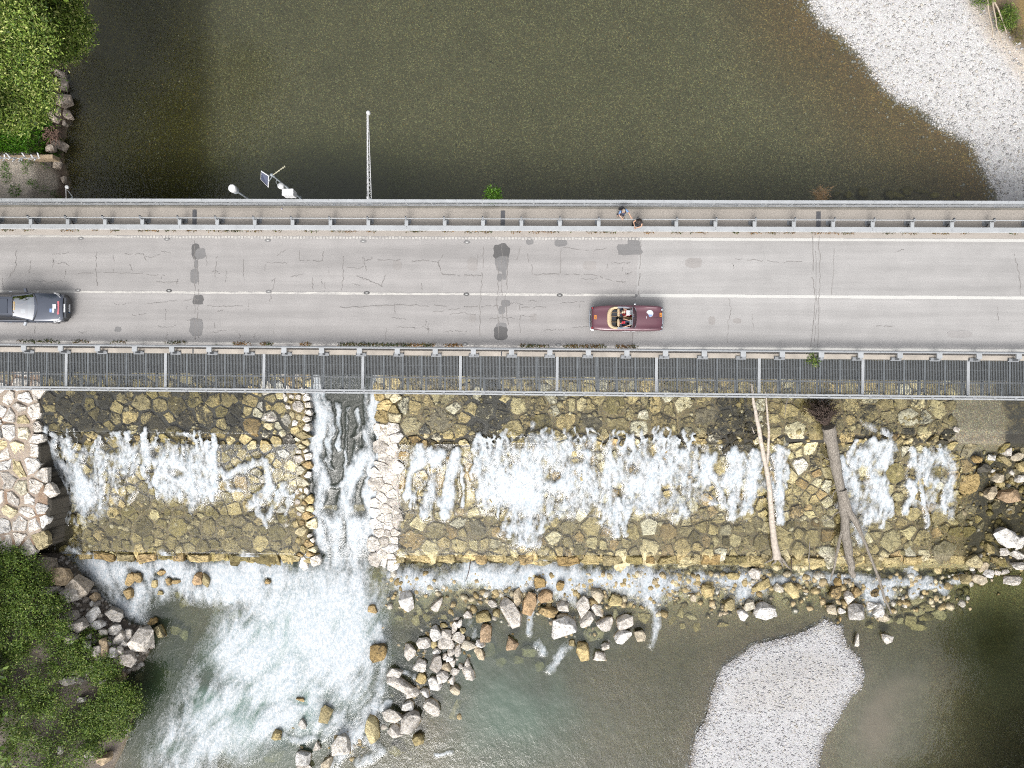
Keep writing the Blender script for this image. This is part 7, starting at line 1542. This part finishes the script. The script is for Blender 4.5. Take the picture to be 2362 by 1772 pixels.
m = MB(); m.box((-.05, -.772, .60), (.46, .012, .16)); m.box((.36, -.772, .60), (.2, .012, .14)); m.build('door_sticker', M_sticker, car)
for x, y in ((-1.28, .64), (-1.28, -.64), (1.30, .64), (1.30, -.64)): wheel(car, x, y, .31, .31, .16, M_chrome)
m = MB(); m.tube([(.42, .74, .92), (.40, .80, 1.0)], .012, 5); m.lathe([(.02, -.02), (.055, 0), (.02, .02)], 12, (.40, .80, 1.02)); m.build('mirror', M_chrome, car)
def seat_pose(**k):
    J = dict(pel=(0, 0, .10), spi=(0, -.06, .27), che=(0, -.08, .46), nek=(0, -.06, .61), hed=(0, -.02, .75), shl=(-.18, -.06, .53), ell=(-.25, .12, .33), wrl=(-.13, .36, .36), shr=(.18, -.06, .53), elr=(.25, .12, .33), wrr=(.13, .36, .36), hpl=(-.09, .05, .10), knl=(-.12, .44, .24), anl=(-.12, .62, -.06), tol=(-.12, .76, -.1), hpr=(.09, .05, .10), knr=(.12, .44, .24), anr=(.12, .62, -.06), tor=(.12, .76, -.1)); J.update(k); return J
pb = person('person in a navy shirt and cream cap riding in the maroon car', (c0.x - .36, c0.y + .30, .52), -math.pi / 2, seat_pose(), dict(shirt=M_navy, legs=M_red, hair=('cap', M_cream), sleeve=.8))
pc = person('person in a navy shirt with a red cap, at the wheel of the maroon car', (c0.x - .36, c0.y - .30, .52), -math.pi / 2, seat_pose(wrl=(-.15, .42, .42), wrr=(.15, .42, .42)), dict(shirt=M_navy, legs=M_jean, hair=('cap', M_red), sleeve=.8))
m = MB(); m.box((0, 0, 0), (.22, .30, .02)); rb_ = m.build('road_book', M_sticker, None, (c0.x + .02, c0.y + .28, .93), bevel=.004); rb_.rotation_euler = (0, -.35, 0); tag(rb_, 'white road book held by the passenger in the maroon car', 'book')

# --- modern estate
c1 = P(160.5, 711, .5); d = 2.35; car2 = thing('estate_car', 'dark grey-blue modern estate car with black bumper and bonnet stickers', 'car', (c1.x - d, c1.y, .013))
SX = [-2.35, -2.25, -1.9, -1.2, -.4, .4, .62, 1.0, 1.5, 1.85, 2.02, 2.12]
HW = [.78, .86, .91, .925, .925, .925, .92, .915, .90, .86, .80, .74]
HT = [.86, .95, .98, .98, .98, .98, .98, .96, .92, .86, .80, .74]
ST = []
for x, w, h in zip(SX, HW, HT):
    half = [(w * .93, .22), (w * .99, .36), (w, .58), (w * .985, .74 if h > .8 else h - .06), (w * .95, h - .08), (w * .88, h - .015), (w * .78, h + .005), (w * .5, h + .035), (w * .2, h + .05)]
    ST.append([(x, -y, z) for y, z in half] + [(x, 0, h + .052)] + [(x, y, z) for y, z in half[::-1]])
m = MB(); loft(m, ST, lambda i, j: i < 5 and 6 <= j <= 11); m.build('body', M_paint, car2, smooth=True)
m = MB(); m.box((-.9, 0, .42), (2.8, 1.5, .1)); m.box((.50, 0, .82), (.5, 1.38, .14)); m.build('cabin_floor', M_carpet, car2)
m = MB(); m.box((.36, 0, .905), (.5, 1.36, .03)); m.build('dashboard', plain('grey_dash', A(150, 158, 160), .7), car2)
GX = [-2.25, -1.9, -1.2, -.5]; roof = []
for x, w, z in ((-2.2, .52, 1.36), (-1.9, .55, 1.43), (-1.2, .575, 1.47), (-.75, .58, 1.465), (-.47, .575, 1.43)):
    roof.append([(x, -w - .03, z - .07), (x, -w, z - .015), (x, -w * .5, z + .01), (x, 0, z + .018), (x, w * .5, z + .01), (x, w, z - .015), (x, w + .03, z - .07)])
m = MB(); loft(m, roof, ends=False); m.build('roof', M_paint, car2, smooth=True)
base = [(.70 - .30 * (y / .80) ** 2, y, .985) for y in np.linspace(-.80, .80, 9)]; top = [(-.43 - .05 * (y / .58) ** 2, y, 1.43 - .03 * (y / .58) ** 2) for y in np.linspace(-.575, .575, 9)]
m = MB(); loft(m, [base, top], ends=False); m.build('windscreen', M_tint, car2, smooth=True)
m = MB(); m.tube([(b[0] + .05, b[1] * 1.02, b[2] + .0) for b in base], .045, 6); m.build('scuttle', M_bump, car2, smooth=True)
for sy in (1, -1):
    m = MB(); m.tube([(base[0][0], sy * .80, .985), (-.48, sy * .60, 1.41)], .035, 6); m.build('windscreen_pillar', M_paint, car2)
    m = MB(); m.add([(base[0][0] - .05, sy * .81, .985), (-.52, sy * .612, 1.38), (-2.2, sy * .58, 1.34), (-2.28, sy * .80, .985)], [(0, 1, 2, 3)]); m.build('side_window', M_bump, car2)
    m = MB(); m.tube([(-.5, sy * .55, 1.475), (-1.2, sy * .56, 1.51), (-2.0, sy * .53, 1.46)], .018, 6); m.build('roof_rail', M_bump, car2)
    m = MB(); m.box((.02, sy * 1.0, 1.0), (.14, .22, .13), sy * .35); m.tube([(.08, sy * .86, .96), (.05, sy * .95, .99)], .025, 5); m.build('mirror', M_paint if sy > 0 else plain('silver_mirror', A(220, 224, 230), .3), car2, bevel=.03)
    m = MB(); m.box((-1.05, sy * .935, .80), (.2, .03, .03)); m.box((-.1 - .9, sy * .935, .80), (.02, .02, .02)); m.build('door_handle', M_chrome, car2); m = MB(); m.box((.62, sy * .925, .78), (.12, .02, .06)); m.build('side_badge', M_chrome, car2)
    m = MB(); m.tube([(1.62, sy * .87, .86), (1.80, sy * .80, .86), (1.92, sy * .70, .845), (2.0, sy * .58, .82)], .016, 6); m.tube([(1.64, sy * .90, .80), (1.86, sy * .82, .79), (2.02, sy * .66, .77)], .02, 6); m.build('headlight', M_white, car2, smooth=True)
m = MB(); m.box((2.15, 0, .53), (.40, 1.20, .42)); m.box((2.02, 0, .53), (.34, 1.60, .42)); m.prism([(1.9, -.86), (2.16, -.74), (2.34, -.46), (2.35, .46), (2.16, .74), (1.9, .86)], .26, .72); m.build('front_bumper', M_bump, car2, bevel=.03)
m = MB(); m.box((2.37, -.03, .52), (.02, .52, .11)); np_ = m.build('number_plate', M_sticker, car2); m = MB(); m.box((2.37, -.265, .52), (.024, .05, .112)); m.build('plate_band', plain('blue_band', A(20, 90, 150), .4), np_); np_.rotation_euler = (0, 0, 0)
m = MB(); m.box((2.205, -.03, .745), (.09, .50, .012)); m.build('plate_holder', M_sticker, car2)
m = MB(); m.box((-1.22, 0, 1.49), (.97, .84, .02)); m.build('sunroof', M_roofglass, car2, bevel=.006)
for b, mt, nm in (((1.68, .05, .955, .30, .26), M_sticker, 'bonnet_sticker'), ((1.66, -.20, .955, .14, .24), M_sticker, 'bonnet_sticker'), ((1.52, -.20, .957, .13, .22), M_bsky, 'bonnet_sticker'), ((1.92, -.03, .89, .13, .78), M_pink, 'bonnet_sticker')):
    m = MB(); z = float(np.interp(b[0], [.62, 1.0, 1.5, 1.85, 2.02], [.98, .96, .92, .86, .80])) + .056; m.box((b[0], b[1], z), (b[3], b[4], .012)); m.build(nm, mt, car2).rotation_euler = (0, 0, 0)
m = MB(); m.box((-.40, .02, 1.40), (.09, .50, .03)); m.build('amber_strip', M_amber, car2)
m = MB(); m.box((-.10, -.26, 1.05), (.26, .24, .02)); m.build('paper_sheet', M_sticker, car2)
for x, y in ((-1.4, .80), (-1.4, -.80), (1.32, .80), (1.32, -.80)): wheel(car2, x, y, .335, .335, .2, M_chrome)
for sy, lab in ((1, 'person in a pale top in the estate car, nearer the centre line'), (-1, 'person in a pale top in the estate car, nearer the walkway')):
    person(lab, (c1.x - d - .45, c1.y + sy * .36, .62), -math.pi / 2, seat_pose(hed=(0, .0, .68), nek=(0, -.05, .57)), dict(shirt=M_cream, legs=M_jean, hair=('short', M_hair_d), sleeve=.7))
    m = MB(); m.box((-.62, sy * .36, .85), (.14, .48, .6)); m.build('seat_back', M_carpet, car2, bevel=.05); m = MB(); m.box((-.35, sy * .36, .56), (.5, .48, .16)); m.build('seat', M_carpet, car2, bevel=.05)
